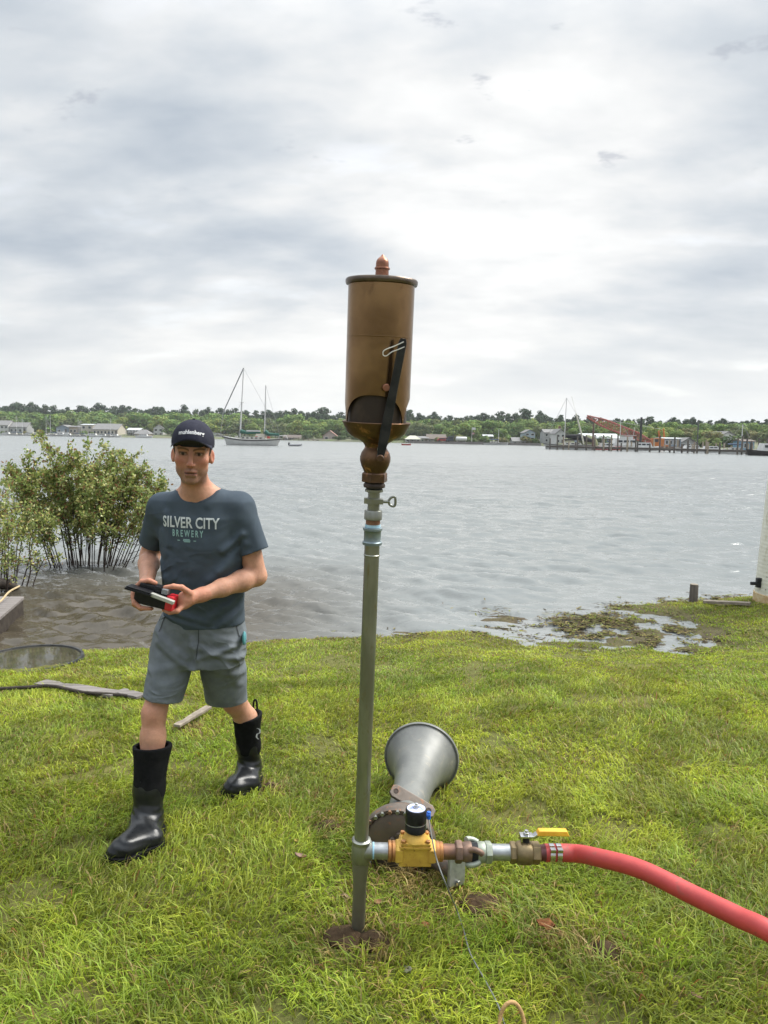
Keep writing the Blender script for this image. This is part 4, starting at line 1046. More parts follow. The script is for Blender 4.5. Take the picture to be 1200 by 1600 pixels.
for kc, dx in ((knR, -0.0), (knL, -0.01)):
    dk = np.sqrt(((V[:, 0] - kc.x - dx) / 0.05) ** 2 + ((V[:, 1] - kc.y) / 0.09) ** 2 + ((V[:, 2] - kc.z) / 0.055) ** 2)
    tint(np.exp(-dk ** 2), (0.47, 0.17, 0.115), 0.6)
tint(((V[:, 1] < 3.03) & (V[:, 2] < 1.25) & (V[:, 2] > 0.95)).astype(float) * 1.0, (0.50, 0.21, 0.14), 0.6)
tint((V[:, 2] < 0.7).astype(float), (0.55, 0.30, 0.20), 0.35)
M_skin = attr_mat('skin', 0.55, bump=0.0018, bscale=110, spec=0.25, var=0.35, sss=0.2)
body = link_mesh('body', raw_mesh('body', V, quads=Q, col=np.clip(sc_, 0.01, 1)), person, M_skin)

# hair under the cap
F_ = Field(lines(HC.x - 0.12, HC.x + 0.12, 0.003), lines(HC.y - 0.14, HC.y + 0.15, 0.003), lines(HC.z - 0.13, HC.z + 0.12, 0.003))
F_.ell(HP(0, -0.016, 0.028), (0.079, 0.0985, 0.092), 0.004, 'u', HM)
F_.ell(HP(0, -0.05, -0.045), (0.062, 0.055, 0.05), 0.02, 'u', HM)
F_.plane_cut(HP(0, 0.022, 0), HM @ Vector((0, 1, 0)), 0.006)
F_.plane_cut(HP(0, -0.01, -0.035), HM @ Vector((0, 0.75, -1)), 0.006)
for s_ in (-1, 1): F_.ell(HP(s_ * 0.09, -0.012, -0.012), (0.028, 0.025, 0.034), 0.008, 's', HM)
V, Q = F_.mesh()
M_hair = pm('short dark hair', (0.035, 0.026, 0.02), (0.09, 0.075, 0.062), 0.7, scale=300, bump=0.002, bscale=600)
link_mesh('hair', raw_mesh('hair', V, quads=Q), person, M_hair)

# cap
F_ = Field(lines(HC.x - 0.13, HC.x + 0.13, 0.003), lines(HC.y - 0.16, HC.y + 0.16, 0.003), lines(HC.z - 0.05, HC.z + 0.17, 0.003))
CC, CR = (0, -0.012, 0.038), (0.0845, 0.104, 0.091)
F_.ell(HP(*CC), CR, 0.004, 'u', HM)
F_.op(list(HP(0, 0, 0.06) - Vector((.2,) * 3)), list(HP(0, 0, 0.06) + Vector((.2,) * 3)), lambda x, y, z: (0.0035 * np.exp(-(((x - HC.x) * HM.col[0].x + (y - HC.y) * HM.col[0].y) / 0.003) ** 2) + 9 + 0 * z * y), 0.001)
F_.plane_cut(HP(0, 0.0, 0.020), HM @ Vector((0, 0.12, -1)), 0.004)
F_.ell(HP(0, -0.014, 0.026), (0.078, 0.0975, 0.084), 0.003, 's', HM)
V, Q = F_.mesh()
M_cap = pm('dark navy cap cloth', (0.016, 0.017, 0.029), (0.023, 0.024, 0.038), 0.85, scale=60, bump=0.0008, bscale=500, spec=0.2)
cap = link_mesh('cap', raw_mesh('cap', V, quads=Q), person, M_cap)
bv_cap = BVHTree.FromPolygons([tuple(q) for q in V], [tuple(q) for q in Q])
vv, ff = [], []; NU, NV = 26, 8
for lay, dz_ in ((0, 0.0024), (1, -0.0024)):
    for i in range(NU + 1):
        a = R(-67) + R(134) * i / NU
        for j in range(NV + 1):
            w = j / NV; bx = math.sin(a) * 0.0835; by = -0.012 + math.cos(a) * 0.1005
            ext = 0.072 * max(0.0, math.cos(a * 1.12)) ** 0.55
            xx = bx * (1 + 0.04 * w); yy = by + ext * w
            zz_ = 0.026 + 0.012 * math.cos(a) + 0.040 * w * max(0, math.cos(a)) - 0.008 * w * w - 0.016 * (xx / 0.08) ** 2 * w
            vv.append(HP(xx, yy, zz_ + dz_))
S = (NU + 1) * (NV + 1)
for i in range(NU):
    for j in range(NV):
        q = i * (NV + 1) + j; ff.append((q, q + 1, q + NV + 2, q + NV + 1)); ff.append((S + q, S + q + NV + 1, S + q + NV + 2, S + q + 1))
    e = i * (NV + 1) + NV; ff.append((e, S + e, S + e + NV + 1, e + NV + 1))
mb = MB(); mb.add(vv, ff, True); mb.build('brim', M_cap, cap)
mb = MB(); mb.sphere(HP(0, -0.012, 0.130), 0.006, 10, 6, (1, 1, 0.6)); mb.build('button', M_cap, cap)
M_wthread = pm('white thread', (0.72, 0.72, 0.72), None, 0.7, scale=200)
M_cyl = pm('grey print', (0.55, 0.58, 0.58), (0.42, 0.46, 0.47), 0.8, scale=120)
M_tealp = pm('teal print', (0.26, 0.42, 0.40), (0.20, 0.34, 0.33), 0.8, scale=120)
def stick(name, tv, tf, place, bvh, direction, mat, parent, off=0.002):
    P_ = []
    for v in tv:
        q = place(v); h = bvh.ray_cast(q - direction * 0.3, direction)
        P_.append((h[0] - direction * off) if h[0] is not None else q)
    me = bpy.data.meshes.new(name); me.from_pydata([tuple(q) for q in P_], [], tf); me.update()
    return link_mesh(name, me, parent, mat)
tv, tf = text_geo('muhlenberg', 0.0205, 0.0004, 1.0)
fdir = -(HM @ Vector((0, 1, 0))).normalized()
stick('lettering', tv, tf, lambda v: HP(v.x - 0.002, 0.14, 0.088 + v.y * 1.0 - 3.2 * v.x * v.x), bv_cap, fdir, M_wthread, cap, 0.0012)

# ---- T-shirt
FOLDS_S = [(262, 800, 268, 850, .007, 5), (256, 830, 275, 900, .006, 6), (380, 835, 352, 860, .010, 6), (383, 850, 345, 890, .010, 7), (385, 868, 330, 905, .008, 7),
           (265, 955, 330, 975, .008, 6), (255, 965, 345, 990, .007, 5), (380, 930, 330, 965, .009, 7), (382, 950, 335, 985, .008, 6), (262, 905, 320, 915, .004, 8), (290, 925, 370, 920, .006, 7), (300, 790, 285, 830, .004, 7), (330, 790, 345, 770, .004, 6), (250, 880, 262, 945, .006, 5)]
def fold_warp(folds, depth_lo, depth_hi, fa=2.1, fw=0.85):
    segs = []
    for x0, y0, x1, y1, am, w in folds:
        a, b = J(x0, y0, 3.15), J(x1, y1, 3.15); segs.append((a.x, a.z, b.x, b.z, am, w * 3.15 / 1200))
    def fn(x, y, z):
        r_ = 0 * x * y * z
        for ax, az, bx, bz, am, w in segs:
            ux, uz = bx - ax, bz - az; L2 = ux * ux + uz * uz
            t = ((x - ax) * ux + (z - az) * uz) / L2; tc_ = np.clip(t, 0, 1)
            d2 = (x - ax - tc_ * ux) ** 2 + (z - az - tc_ * uz) ** 2
            am = am * fa; w = w * fw; r_ = r_ - am * np.exp(-d2 / (w * w)) + 0.5 * am * np.exp(-d2 / (w * w * 5))
        return r_ * np.clip((depth_hi - y) / 0.05, 0, 1)
    return fn
GXs, GYs, GZs = lines(-1.05, -0.38, 0.004), lines(2.99, 3.46, 0.004), lines(0.90, 1.60, 0.004)
F_ = Field(GXs, GYs, GZs)
F_.loft(TOR, YAW, 0.01)
slR, slL = J(238, 848, 3.30), J(398, 862, 3.20)
F_.cone(neck0 + Vector((0, 0.01, -0.02)), shR + Vector((0.0, 0, 0.008)), 0.058, 0.046, 0.05); F_.cone(neck0 + Vector((0, 0.01, -0.02)), shL + Vector((0, 0, 0.008)), 0.058, 0.046, 0.05)
F_.warp(fold_warp(FOLDS_S, 0, 3.24, 1.35, 1.05))
F_.warp(lambda x, y, z: (vnoise(x * 22 + 0 * y * z, y * 22 + 0 * x * z, z * 15 + 0 * x * y) - 0.5) * 0.006)
D0_ = F_.D.copy()
hem = J(318, 984, 3.15)
F_.plane_cut(hem, (0.05, 0, -1), 0.003)
x_, y_, z_ = np.meshgrid(*F_.ax, indexing='ij', sparse=True)
hol = np.maximum(D0_ + 0.008, z_ - (hem.z + 0.03)); F_.D = np.maximum(F_.D, -hol)
for a, b, r0_, r1_ in ((shR, slR, 0.060, 0.060), (shL, slL, 0.062, 0.064)):
    S_ = Field(GXs, GYs, GZs); S_.cone(a, a + (b - a) * 1.25, r0_, r1_, 0.02)
    S_.warp(fold_warp(FOLDS_S, 0, 3.24, 1.35, 1.05)); S_.warp(lambda x, y, z: (vnoise(x * 24 + 0 * y * z, y * 24 + 0 * x * z, z * 16 + 0 * x * y) - 0.5) * 0.007)
    n = (b - a).normalized(); ax_ = (x_ - b.x) * n.x + (y_ - b.y) * n.y + (z_ - b.z) * n.z
    inn = np.maximum(S_.D + 0.008, -ax_ - 0.035)
    S_.D = np.maximum(np.maximum(S_.D, ax_), -inn)
    h_ = np.maximum(0.045 - np.abs(F_.D - S_.D), 0) / 0.045; blend = h_ * h_ * 0.045 * 0.25 * np.clip((-ax_ - 0.05) / 0.04, 0, 1)
    F_.D = np.minimum(F_.D, S_.D) - blend
F_.ell(J(309.5, 757, 3.145), (0.074, 0.078, 0.066), 0.006, 's')
F_.cone(HP(0, -0.01, -0.08), neck0, 0.062, 0.067, 0.006, 's')
V, Q = F_.mesh(); V = relax(V, Q, 1, 0.5)
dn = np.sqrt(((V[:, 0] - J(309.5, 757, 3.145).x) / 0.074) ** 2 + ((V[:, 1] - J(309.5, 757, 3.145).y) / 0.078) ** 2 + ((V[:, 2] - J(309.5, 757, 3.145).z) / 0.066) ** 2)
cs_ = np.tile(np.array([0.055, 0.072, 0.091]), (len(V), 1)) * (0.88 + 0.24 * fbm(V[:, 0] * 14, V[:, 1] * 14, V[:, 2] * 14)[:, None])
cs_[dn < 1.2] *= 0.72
M_shirt = attr_mat('slate blue jersey', 0.9, wrinkle=0.008, bump=0.0008, bscale=420, spec=0.15)
shirt = link_mesh('t_shirt', raw_mesh('t_shirt', V, quads=Q, col=cs_), person, M_shirt)
bv_s = BVHTree.FromPolygons([tuple(q) for q in V], [tuple(q) for q in Q])
ydir = Vector((0, 1, 0))
def tplace(px, py):
    c = J(px, py, 3.09)
    def f(v): return c + Vector((v.x, 0, v.y - 0.03 * v.x))
    return f
tv, tf = text_geo('SILVER CITY', 0.080, 0.0016, 0.64); ws = max(v.x for v in tv) - min(v.x for v in tv)
kx = (342 - 250) * 3.08 / 1200 / ws
stick('lettering', [Vector((v.x * kx, v.y * 0.78, 0)) for v in tv], tf, tplace(296, 818), bv_s, ydir, M_cyl, shirt)
tv, tf = text_geo('B R E W E R Y', 0.045, 0.001, 0.6); ws = max(v.x for v in tv) - min(v.x for v in tv); kx = (317 - 267) * 3.08 / 1200 / ws
stick('lettering', [Vector((v.x * kx, v.y * 0.85, 0)) for v in tv], tf, tplace(292, 834.5), bv_s, ydir, M_tealp, shirt)
def rect(w, h, cx=0, cy=0, n=4):
    v = [Vector((cx + w * (i / n - .5), cy + h * (j - .5), 0)) for j in (0, 1) for i in range(n + 1)]
    return v, [(i, i + 1, n + 2 + i, n + 1 + i) for i in range(n)]
for j, (w, h, cx, cy) in enumerate([(.026, .0032, 0, .0045), (.03, .0032, .001, 0), (.026, .0032, .002, -.0045), (.011, .003, -.033, 0), (.011, .003, .034, 0)]):
    v, f = rect(w, h, cx, cy); stick('print_mark', v, f, tplace(291, 845), bv_s, ydir, M_tealp, shirt)

# ---- shorts
FOLDS_P = [(240, 990, 290, 1030, .010, 6), (245, 1005, 300, 1050, .012, 7), (300, 1010, 368, 1036, .010, 7), (310, 1030, 362, 1015, .008, 6), (300, 1000, 310, 1045, .012, 6), (232, 1050, 285, 1040, .006, 8), (330, 1060, 385, 1075, .007, 9), (350, 1040, 360, 1090, .006, 8), (245, 1030, 240, 1085, .006, 9)]
F_ = Field(lines(-1.08, -0.42, 0.004), lines(3.0, 3.62, 0.004), lines(0.5, 1.06, 0.004))
HIP = [row(958, 317, 3.265, 0.172, 0.118), row(985, 314, 3.275, 0.192, 0.128), row(1010, 312, 3.28, 0.200, 0.132), row(1035, 311, 3.285, 0.19, 0.125)]
F_.loft(HIP, YAW, 0.01, nexp=2.6)
hmR, hmL = J(254, 1092, 3.205), J(354, 1096, 3.46)
F_.cone(hipR + Vector((0.0, 0, -0.05)), hmR + (hmR - hipR) * 0.1, 0.105, 0.083, 0.035); F_.cone(hipL + Vector((0, 0, -0.05)), hmL + (hmL - hipL) * 0.1, 0.105, 0.094, 0.03)
F_.warp(fold_warp(FOLDS_P, 0, 3.4, 1.6, 0.95))
F_.warp(lambda x, y, z: (vnoise(x * 18 + 0 * y * z, y * 18 + 0 * x * z, z * 12 + 0 * x * y) - 0.5) * 0.008)
D0_ = F_.D.copy()
x_, y_, z_ = np.meshgrid(*F_.ax, indexing='ij', sparse=True)
for b, a, rr_, nn in ((hmR, hipR, 0.074, Vector((-0.12, -0.10, -1))), (hmL, hipL, 0.086, Vector((0.06, 0.35, -1)))):
    n = nn.normalized(); ax_ = (x_ - b.x) * n.x + (y_ - b.y) * n.y + (z_ - b.z) * n.z
    near_ = (np.abs(x_ - b.x) + 0 * y_ + 0 * z_) < (0.13 if b is hmR else 0.12)
    near_ = ((x_ < (hmR.x + hmL.x) / 2) if b is hmR else (x_ >= (hmR.x + hmL.x) / 2)) + 0 * y_ + 0 * z_ > 0
    cut = np.where(near_ & (z_ < 0.78), ax_, -1.0)
    F_.D = np.maximum(F_.D, cut)
    F_.D = np.maximum(F_.D, np.where(near_, -np.maximum(D0_ + 0.009, -ax_ - 0.06), -1))
V, Q = F_.mesh(); V = relax(V, Q, 2, 0.5)
M_short = pm('grey woven shorts', (0.145, 0.162, 0.180), (0.12, 0.135, 0.15), 0.8, scale=20, bump=0.0006, bscale=500, spec=0.25, wrinkle=0.010)
sh_ = link_mesh('shorts', raw_mesh('shorts', V, quads=Q), person, M_short)
bv_p = BVHTree.FromPolygons([tuple(q) for q in V], [tuple(q) for q in Q])
def strip(name, pts, w, mat, parent, bvh, off=0.0025):
    P_ = spline([J(x, y, 3.1) for x, y in pts], 6); v = []; f = []
    for i, q in enumerate(P_):
        t = (P_[min(i + 1, len(P_) - 1)] - P_[max(i - 1, 0)]).normalized(); n = Vector((-t.z, 0, t.x))
        v += [q + n * w, q - n * w]
        if i: f.append((2 * i - 2, 2 * i - 1, 2 * i + 1, 2 * i))
    return stick(name, v, f, lambda q: q, bvh, ydir, mat, parent, off)
M_seam = pm('dark seam', (0.05, 0.055, 0.06), None, 0.9)
strip('fly_seam', [(306, 988), (305, 1010), (302, 1035)], 0.0018, M_seam, sh_, bv_p)
strip('pocket_seam', [(360, 976), (363, 992), (366, 1006)], 0.0016, M_seam, sh_, bv_p)
strip('pocket_seam', [(250, 968), (245, 980), (240, 994)], 0.0022, M_seam, sh_, bv_p)
mb = MB(); mb.sphere(J(381.5, 997, 3.225), 1.0, 10, 8, (0.009, 0.022, 0.030)); mb.build('teal_lining', pm('teal lining', (0.09, 0.30, 0.33), None, 0.8), sh_)

# ---- rubber boots
M_rub = pm('glossy black rubber', (0.008, 0.009, 0.010), (0.013, 0.014, 0.015), 0.30, scale=30, rvar=0.16, bump=0.0004, spec=0.4)
M_neo = pm('matt black neoprene', (0.007, 0.0075, 0.008), (0.011, 0.011, 0.012), 0.8, scale=50, bump=0.0006, bscale=300, spec=0.08)
M_whp = pm('white print', (0.6, 0.6, 0.6), None, 0.6)
def boot(top, mid, an, heel, ball, toe, r_, zf, topn):
    pts = [top, mid, an, heel, ball, toe]; lo = [min(q[i] for q in pts) - 0.11 for i in range(3)]; hi = [max(q[i] for q in pts) + 0.11 for i in range(3)]
    res = {}
    for nm in ('rubber', 'shaft'):
        F_ = Field(lines(lo[0], hi[0], 0.0036), lines(lo[1], hi[1], 0.0036), lines(lo[2], hi[2], 0.0036))
        if nm == 'rubber':
            F_.chain([top.lerp(mid, 0.45), mid, an], [r_ * 0.90, r_ * 0.83, r_ * 0.74], 0.02)
            F_.cone(an, heel, r_ * 0.68, 0.040, 0.03); F_.cone(heel, ball, 0.040, 0.041, 0.03, flat=(0, 0, 1), fs=1.05)
            F_.cone(an + (ball - heel) * 0.05, ball, r_ * 0.62, 0.037, 0.05); F_.cone(ball, toe, 0.041, 0.034, 0.02, flat=(0, 0, 1), fs=1.1)
            F_.cone(an.lerp(mid, 0.25), an.lerp(mid, 0.3), r_ * 0.79, r_ * 0.79, 0.012)      # crease above the ankle
            F_.warp(lambda x, y, z: 0.0015 * np.sin((z - an.z) * 210 + (x - an.x) * 60) * np.exp(-((z - an.z - 0.03) / 0.045) ** 2))
            n = Vector((0.0, 0.3, 1)); 
            pc = top.lerp(mid, 0.66)
            F_.op(lo, hi, lambda x, y, z: -(z - pc.z - 0.018 * np.sin((x - pc.x) * 55 + 1.0) + 0 * y), 0.003, 's', -0.02)
            F_.op(lo, hi, lambda x, y, z: (z - zf) + 0 * x * y, 0.004, 's', -0.02)
        else:
            F_.chain([top + (top - mid).normalized() * 0.06, top, mid, an], [r_ * 1.0, r_, r_ * 0.83, r_ * 0.70], 0.02)
            F_.warp(lambda x, y, z: (vnoise(x * 20 + 0 * y * z, y * 20 + 0 * x * z, z * 14 + 0 * x * y) - 0.5) * 0.006)
            F_.op(lo, hi, lambda x, y, z: -((x - top.x) * topn.x + (y - top.y) * topn.y + (z - top.z) * topn.z), 0.003, 's', -0.02)
            F_.cone(top + (top - mid) * 0.5, top + (mid - top) * 0.7, r_ - 0.010, r_ - 0.013, 0.003, mode='s')
        V, Q = F_.mesh(); res[nm] = (relax(V, Q, 1, 0.4), Q)
    o = link_mesh('boot', raw_mesh('boot', res['rubber'][0], quads=res['rubber'][1]), person, M_rub)
    link_mesh('shaft', raw_mesh('shaft', res['shaft'][0], quads=res['shaft'][1]), o, M_neo)
    # sole: outline of the foot at ground height
    V = res['rubber'][0]; lowv = V[V[:, 2] < zf + 0.03]; c = lowv.mean(0)
    ang = np.arctan2(lowv[:, 1] - c[1], lowv[:, 0] - c[0]); poly = []
    for kx_ in range(36):
        a = -math.pi + 2 * math.pi * kx_ / 36; m_ = np.abs(((ang - a + math.pi) % (2 * math.pi)) - math.pi) < 0.12
        if m_.any():
            q = lowv[m_]; rr_ = np.hypot(q[:, 0] - c[0], q[:, 1] - c[1]).max() + 0.004; poly.append((c[0] + rr_ * math.cos(a), c[1] + rr_ * math.sin(a)))
    mb = MB(); mb.prism(poly, 0.024, (0, 0, zf - 0.004)); mb.build('sole', M_neo, o, bevel=0.003)
    return o, res
up_ = Vector((0, 0, 1))
zR = gz(J(205, 1330, 3.0).x, 3.0) + 0.012; zL = gz(J(378, 1235, 3.6).x, 3.6) + 0.012
def gp(px, py, z):
    return on_z(px, py, z)
b1, r1 = boot(J(238, 1164, 3.158), J(233, 1232, 3.135), J(230, 1284, 3.105), gp(237, 1309, zR + 0.035), gp(196, 1324, zR + 0.036), gp(181, 1330, zR + 0.03), 0.077, zR, Vector((-0.02, 0.1, 1)).normalized())
b2, r2 = boot(J(386, 1118, 3.565), J(388, 1165, 3.60), J(390, 1200, 3.625), gp(391, 1222, zL + 0.036), gp(368, 1229, zL + 0.036), gp(361, 1232, zL + 0.03), 0.067, zL, Vector((-0.20, -0.10, 1)).normalized())
mb = MB(); q = J(397, 1102, 3.60); mb.tube(spline([q + Vector((-0.008, 0.02, -0.03)), q + Vector((-0.004, 0.02, 0.015)), q + Vector((0.008, 0.02, 0.015)), q + Vector((0.012, 0.02, -0.03))], 5), 0.005, 6); mb.build('pull_loop', M_neo, b2)
bvb = BVHTree.FromPolygons([tuple(q) for q in r2['shaft'][0]], [tuple(q) for q in r2['shaft'][1]])
vv = []
for i in range(14): a = 2 * math.pi * i / 14; vv.append(a)
P1 = spline([J(402, 1138, 3.4), J(406, 1140, 3.4), J(406, 1145, 3.4), J(402, 1147, 3.4), J(401, 1152, 3.4), J(404, 1155, 3.4)], 4); v = []; f = []
for i, q in enumerate(P1):
    v += [q + Vector((0.0035, 0, 0)), q - Vector((0.0035, 0, 0))]
    if i: f.append((2 * i - 2, 2 * i - 1, 2 * i + 1, 2 * i))
stick('logo', v, f, lambda q: q, bvb, ydir, M_whp, b2, 0.003)

# ---- what he holds: a black hand-held control with a red end
dev = thing('hand_controller', 'black hand-held controller with a red end and a grey metal strip, held in both hands', 'controller', tuple(J(243, 932, 2.96)))
ca, cb = J(213, 926, 2.972), J(274, 941, 2.952)
du = (cb - ca).normalized(); dw = Vector((0, 0, 1)); dw = (dw - du * dw.dot(du)).normalized(); dn_ = du.cross(dw)
if dn_.y > 0: dn_ = -dn_
Ld = (cb - ca).length; DA = (du, dn_, dw); c0 = (ca + cb) / 2
mb = MB(); mb.box(c0 - du * 0.012 - dw * 0.006, (Ld * 0.82, 0.055, 0.056), DA); dv = mb.build('housing', M_blkpl, dev, bevel=0.009)
M_redpl = pm('red plastic', (0.55, 0.02, 0.03), (0.45, 0.015, 0.025), 0.4, scale=30)
mb = MB(); mb.box(c0 + du * (Ld * 0.41) - dw * 0.004, (Ld * 0.20, 0.058, 0.060), DA); mb.build('end_cap', M_redpl, dev, bevel=0.009)
mb = MB(); q = J(238, 917, 2.955); mb.box(q, (0.088, 0.045, 0.026), DA); mb.build('top_cover', M_blkpl, dev, bevel=0.006)
mb = MB(); q = J(259, 924, 2.938); mb.box(q, (0.024, 0.030, 0.020), DA); mb.build('grey_block', pm('grey plastic', (0.20, 0.21, 0.22), None, 0.5), dev, bevel=0.003)
pa, pb = J(199, 917, 2.928), J(239, 929, 2.915); pu = (pb - pa).normalized(); pw = (dw - pu * dw.dot(pu)).normalized(); pnn = pu.cross(pw)
mb = MB(); mb.box((pa + pb) / 2, ((pb - pa).length, 0.05, 0.009), (pu, pnn, pw)); mb.box((pa + pb) / 2 + pw * 0.008, ((pb - pa).length * 0.92, 0.046, 0.005), (pu, pnn, pw)); mb.build('flap', M_blkpl, dev, bevel=0.002)
pa, pb = J(235, 928, 2.912), J(272, 942, 2.908); pu = (pb - pa).normalized(); pw = (dw - pu * dw.dot(pu)).normalized(); pnn = pu.cross(pw)
mb = MB(); mb.box((pa + pb) / 2, ((pb - pa).length, 0.02, 0.014), (pu, pnn, pw)); mb.build('metal_strip', pm('brushed metal strip', (0.46, 0.46, 0.42), (0.38, 0.38, 0.34), 0.45, 0.3, scale=40), dev, bevel=0.002)
# ------------------------------------------------------------------ things on the lawn and by the bank
def gon(px, py, lift=0.0):
    """point of the ground under a photo pixel"""
    z = 0.0
    for _ in range(12):
        q = on_z(px, py, z); z = gz(q.x, q.y)
    return Vector((q.x, q.y, z + lift))
M_wood = pm('weathered grey board', (0.19, 0.17, 0.16), (0.13, 0.115, 0.105), 0.85, scale=9, c3=(0.09, 0.075, 0.065), bump=0.002, bscale=50, stretch=(0.25, 3, 3))
M_woodd = pm('wet dark wood', (0.030, 0.024, 0.020), (0.055, 0.045, 0.036), 0.7, scale=14, bump=0.003)
M_drift = pm('pale driftwood', (0.26, 0.22, 0.17), (0.17, 0.14, 0.11), 0.85, scale=20, bump=0.002)
NOGRASS = []                                                   # (x, y, radius) where nothing grows
def plank(name, a, b, w, h, label, mat=M_wood, jag=True):
    a, b = Vector(a), Vector(b); L = (b - a).length; ux = (b - a).normalized(); uy = Vector((0, 0, 1)).cross(ux).normalized(); uz = ux.cross(uy)
    rr_ = random.Random(hash(name + label) % 1000 if False else len(label)); n = 12; P_ = []
    for i in range(n + 1): P_.append((L * i / n, -w / 2 * (1 + 0.10 * rr_.uniform(-1, 1))))
    P_ += [(L * 1.01, -w * 0.2), (L * 0.985, 0.0), (L * 1.012, w * 0.25)] if jag else []
    for i in range(n, -1, -1): P_.append((L * i / n, w / 2 * (1 + 0.10 * rr_.uniform(-1, 1) - (0.3 if jag and 2 < i < 5 else 0))))
    mb = MB(); mb.prism(P_, h, a, (ux, uy, uz)); o = mb.build(name, mat, None, bevel=0.003, loc=tuple(a)); prop(o, label, 'board')
    for i in range(int(L / 0.05) + 1): q = a + ux * (L * i / max(1, int(L / 0.05))); NOGRASS.append((q.x, q.y, w * 0.40))
    return o
a, b = gon(63, 1071, 0.008), gon(182, 1091, 0.014)
plank('board', a, b, 0.105, 0.022, 'long weathered grey board lying on the grass near the left edge')
plank('board', gon(186, 1086, 0.018), gon(222, 1095, 0.02), 0.085, 0.018, 'short grey board end lying just beside the man\'s leg')
plank('wood_chip', gon(276, 1147, 0.04), gon(326, 1119, 0.05), 0.045, 0.016, 'small broken grey wood strip on the grass between his legs', M_drift)
pts = [gon(-40, 1083, .02), gon(40, 1082, .035), gon(80, 1081, .04), gon(130, 1090, .035), gon(175, 1092, .03), gon(214, 1094, .02)]
mb = MB(); mb.tube(spline(pts, 6), [0.012, 0.013] * 15 + [0.01], 8); prop(mb.build('branch', M_woodd, None, loc=tuple(pts[0])), 'long thin black branch lying across the grass at the left', 'branch')

# round tank cover with standing water
RC = on_z(50, 1029, -0.055); rg = thing('tank_ring', 'round black rimmed ring sunk at the water\'s edge, full of water', 'ring', tuple(RC))
M_ring = pm('black plastic ring', (0.022, 0.023, 0.024), (0.05, 0.05, 0.05), 0.5, scale=20, rvar=0.2)
M_ringg = pm('grey concrete lip', (0.20, 0.20, 0.195), (0.14, 0.14, 0.135), 0.8, scale=25, bump=0.002)
mb = MB(); mb.lathe(RC, (0, 0, 1), [(-0.10, 0.40), (0.0, 0.385), (0.012, 0.38), (0.012, 0.362), (0.0, 0.357), (-0.10, 0.35)], 64, caps=False); mb.build('rim', M_ring, rg)
v = []; f = []
for i in range(19):
    a = R(200) + R(130) * i / 18
    for r_, z_ in ((0.405, -0.06), (0.47, -0.03), (0.44, -0.005), (0.405, 0.004)): v.append(RC + Vector((r_ * math.cos(a), r_ * math.sin(a), z_)))
    if i:
        k = len(v) - 8
        for j in range(3): f.append((k + j, k + j + 1, k + j + 5, k + j + 4))
mb = MB(); mb.add(v, f); mb.build('lip', M_ringg, rg)
mb = MB(); mb.lathe(RC, (0, 0, 1), [(0.002, 0.0), (0.002, 0.358)], 40, caps=False)
M_pud = pm('still water', (0.035, 0.033, 0.024), (0.055, 0.048, 0.034), 0.03, scale=6, bump=0.0006, bscale=8, spec=0.5); mb.build('standing_water', M_pud, rg)
NOGRASS.append((RC.x, RC.y, 0.38))

# landing stage corner at the far left, log, driftwood
A_, B_ = on_z(38, 932, -0.03), on_z(-2, 966, -0.03)
dirb = (B_ - A_).normalized(); left = Vector((-1, -0.05, 0)).normalized()
stg = thing('landing_stage', 'corner of a low grey plank platform over the water at the left edge', 'platform', tuple(A_ - Vector((0, 0, .1))))
for i in range(5):
    o0 = A_ + left * (0.155 * i); mb = MB(); mb.prism([(0, 0), (1.3, 0), (1.3, 0.148), (0, 0.148)], 0.03, o0 - Vector((0, 0, 0.03)), (dirb, left, Vector((0, 0, 1)) if dirb.cross(left).z > 0 else Vector((0, 0, 1)))); mb.build('plank', M_wood, stg, bevel=0.003)
mb = MB(); mb.prism([(0.01, 0.01), (1.28, 0.01), (1.28, 0.75), (0.01, 0.75)], 0.16, A_ - Vector((0, 0, 0.195)), (dirb, left, Vector((0, 0, 1)))); mb.build('frame', M_woodd, stg)
pts = [on_z(-30, 915, -0.05), on_z(5, 912, -0.06), on_z(30, 920, -0.14)]
mb = MB(); mb.tube(spline(pts, 5), [0.06, 0.065, 0.07, 0.07, 0.07, 0.065, 0.06, 0.055, 0.05, 0.04, 0.03], 10); prop(mb.build('log', M_woodd, None, loc=tuple(pts[0])), 'dark wet log under the shrub at the left edge', 'log')
pts = [on_z(-20, 950, 0.03), on_z(0, 940, 0.05), on_z(14, 925, 0.09), on_z(30, 916, 0.10)]
mb = MB(); mb.tube(spline(pts, 5), 0.010, 8); prop(mb.build('driftwood_stick', pm('tan stick', (0.42, 0.32, 0.18), None, 0.8, scale=30), None, loc=tuple(pts[0])), 'bent tan stick propped over the grey platform corner', 'stick')

# mooring post and plank at the right
pb_ = gon(1083, 941); k = pb_.y * 1.01 / FPX
post = thing('mooring_post', 'short dark wooden post standing at the water\'s edge on the right', 'post', tuple(pb_))
mb = MB(); mb.lathe(pb_ - Vector((0, 0, 0.1)), (0.01, 0, 1), [(0, 6.6 * k), (0.1, 6.6 * k), (0.1 + 27 * k, 6.3 * k), (0.1 + 28.5 * k, 5.6 * k)], 16); mb.build('shaft', pm('rotting pile', (0.075, 0.06, 0.05), (0.12, 0.10, 0.085), 0.85, scale=12, bump=0.004, bscale=40, stretch=(1, 1, .15)), post)
mb = MB(); mb.lathe(pb_ + Vector((0.0, 0, 28.0 * k)), (0.01, 0, 1), [(0, 6.0 * k), (0.004, 6.2 * k), (0.008, 5.6 * k)], 16); mb.build('top', M_drift, post)
plank('board', gon(1100, 943, 0.0) + Vector((0, 0, .01)), gon(1172, 948, 0.0) + Vector((0, 0, .02)), 0.09, 0.03, 'low brown board edging the bank between the post and the white tank', M_drift)

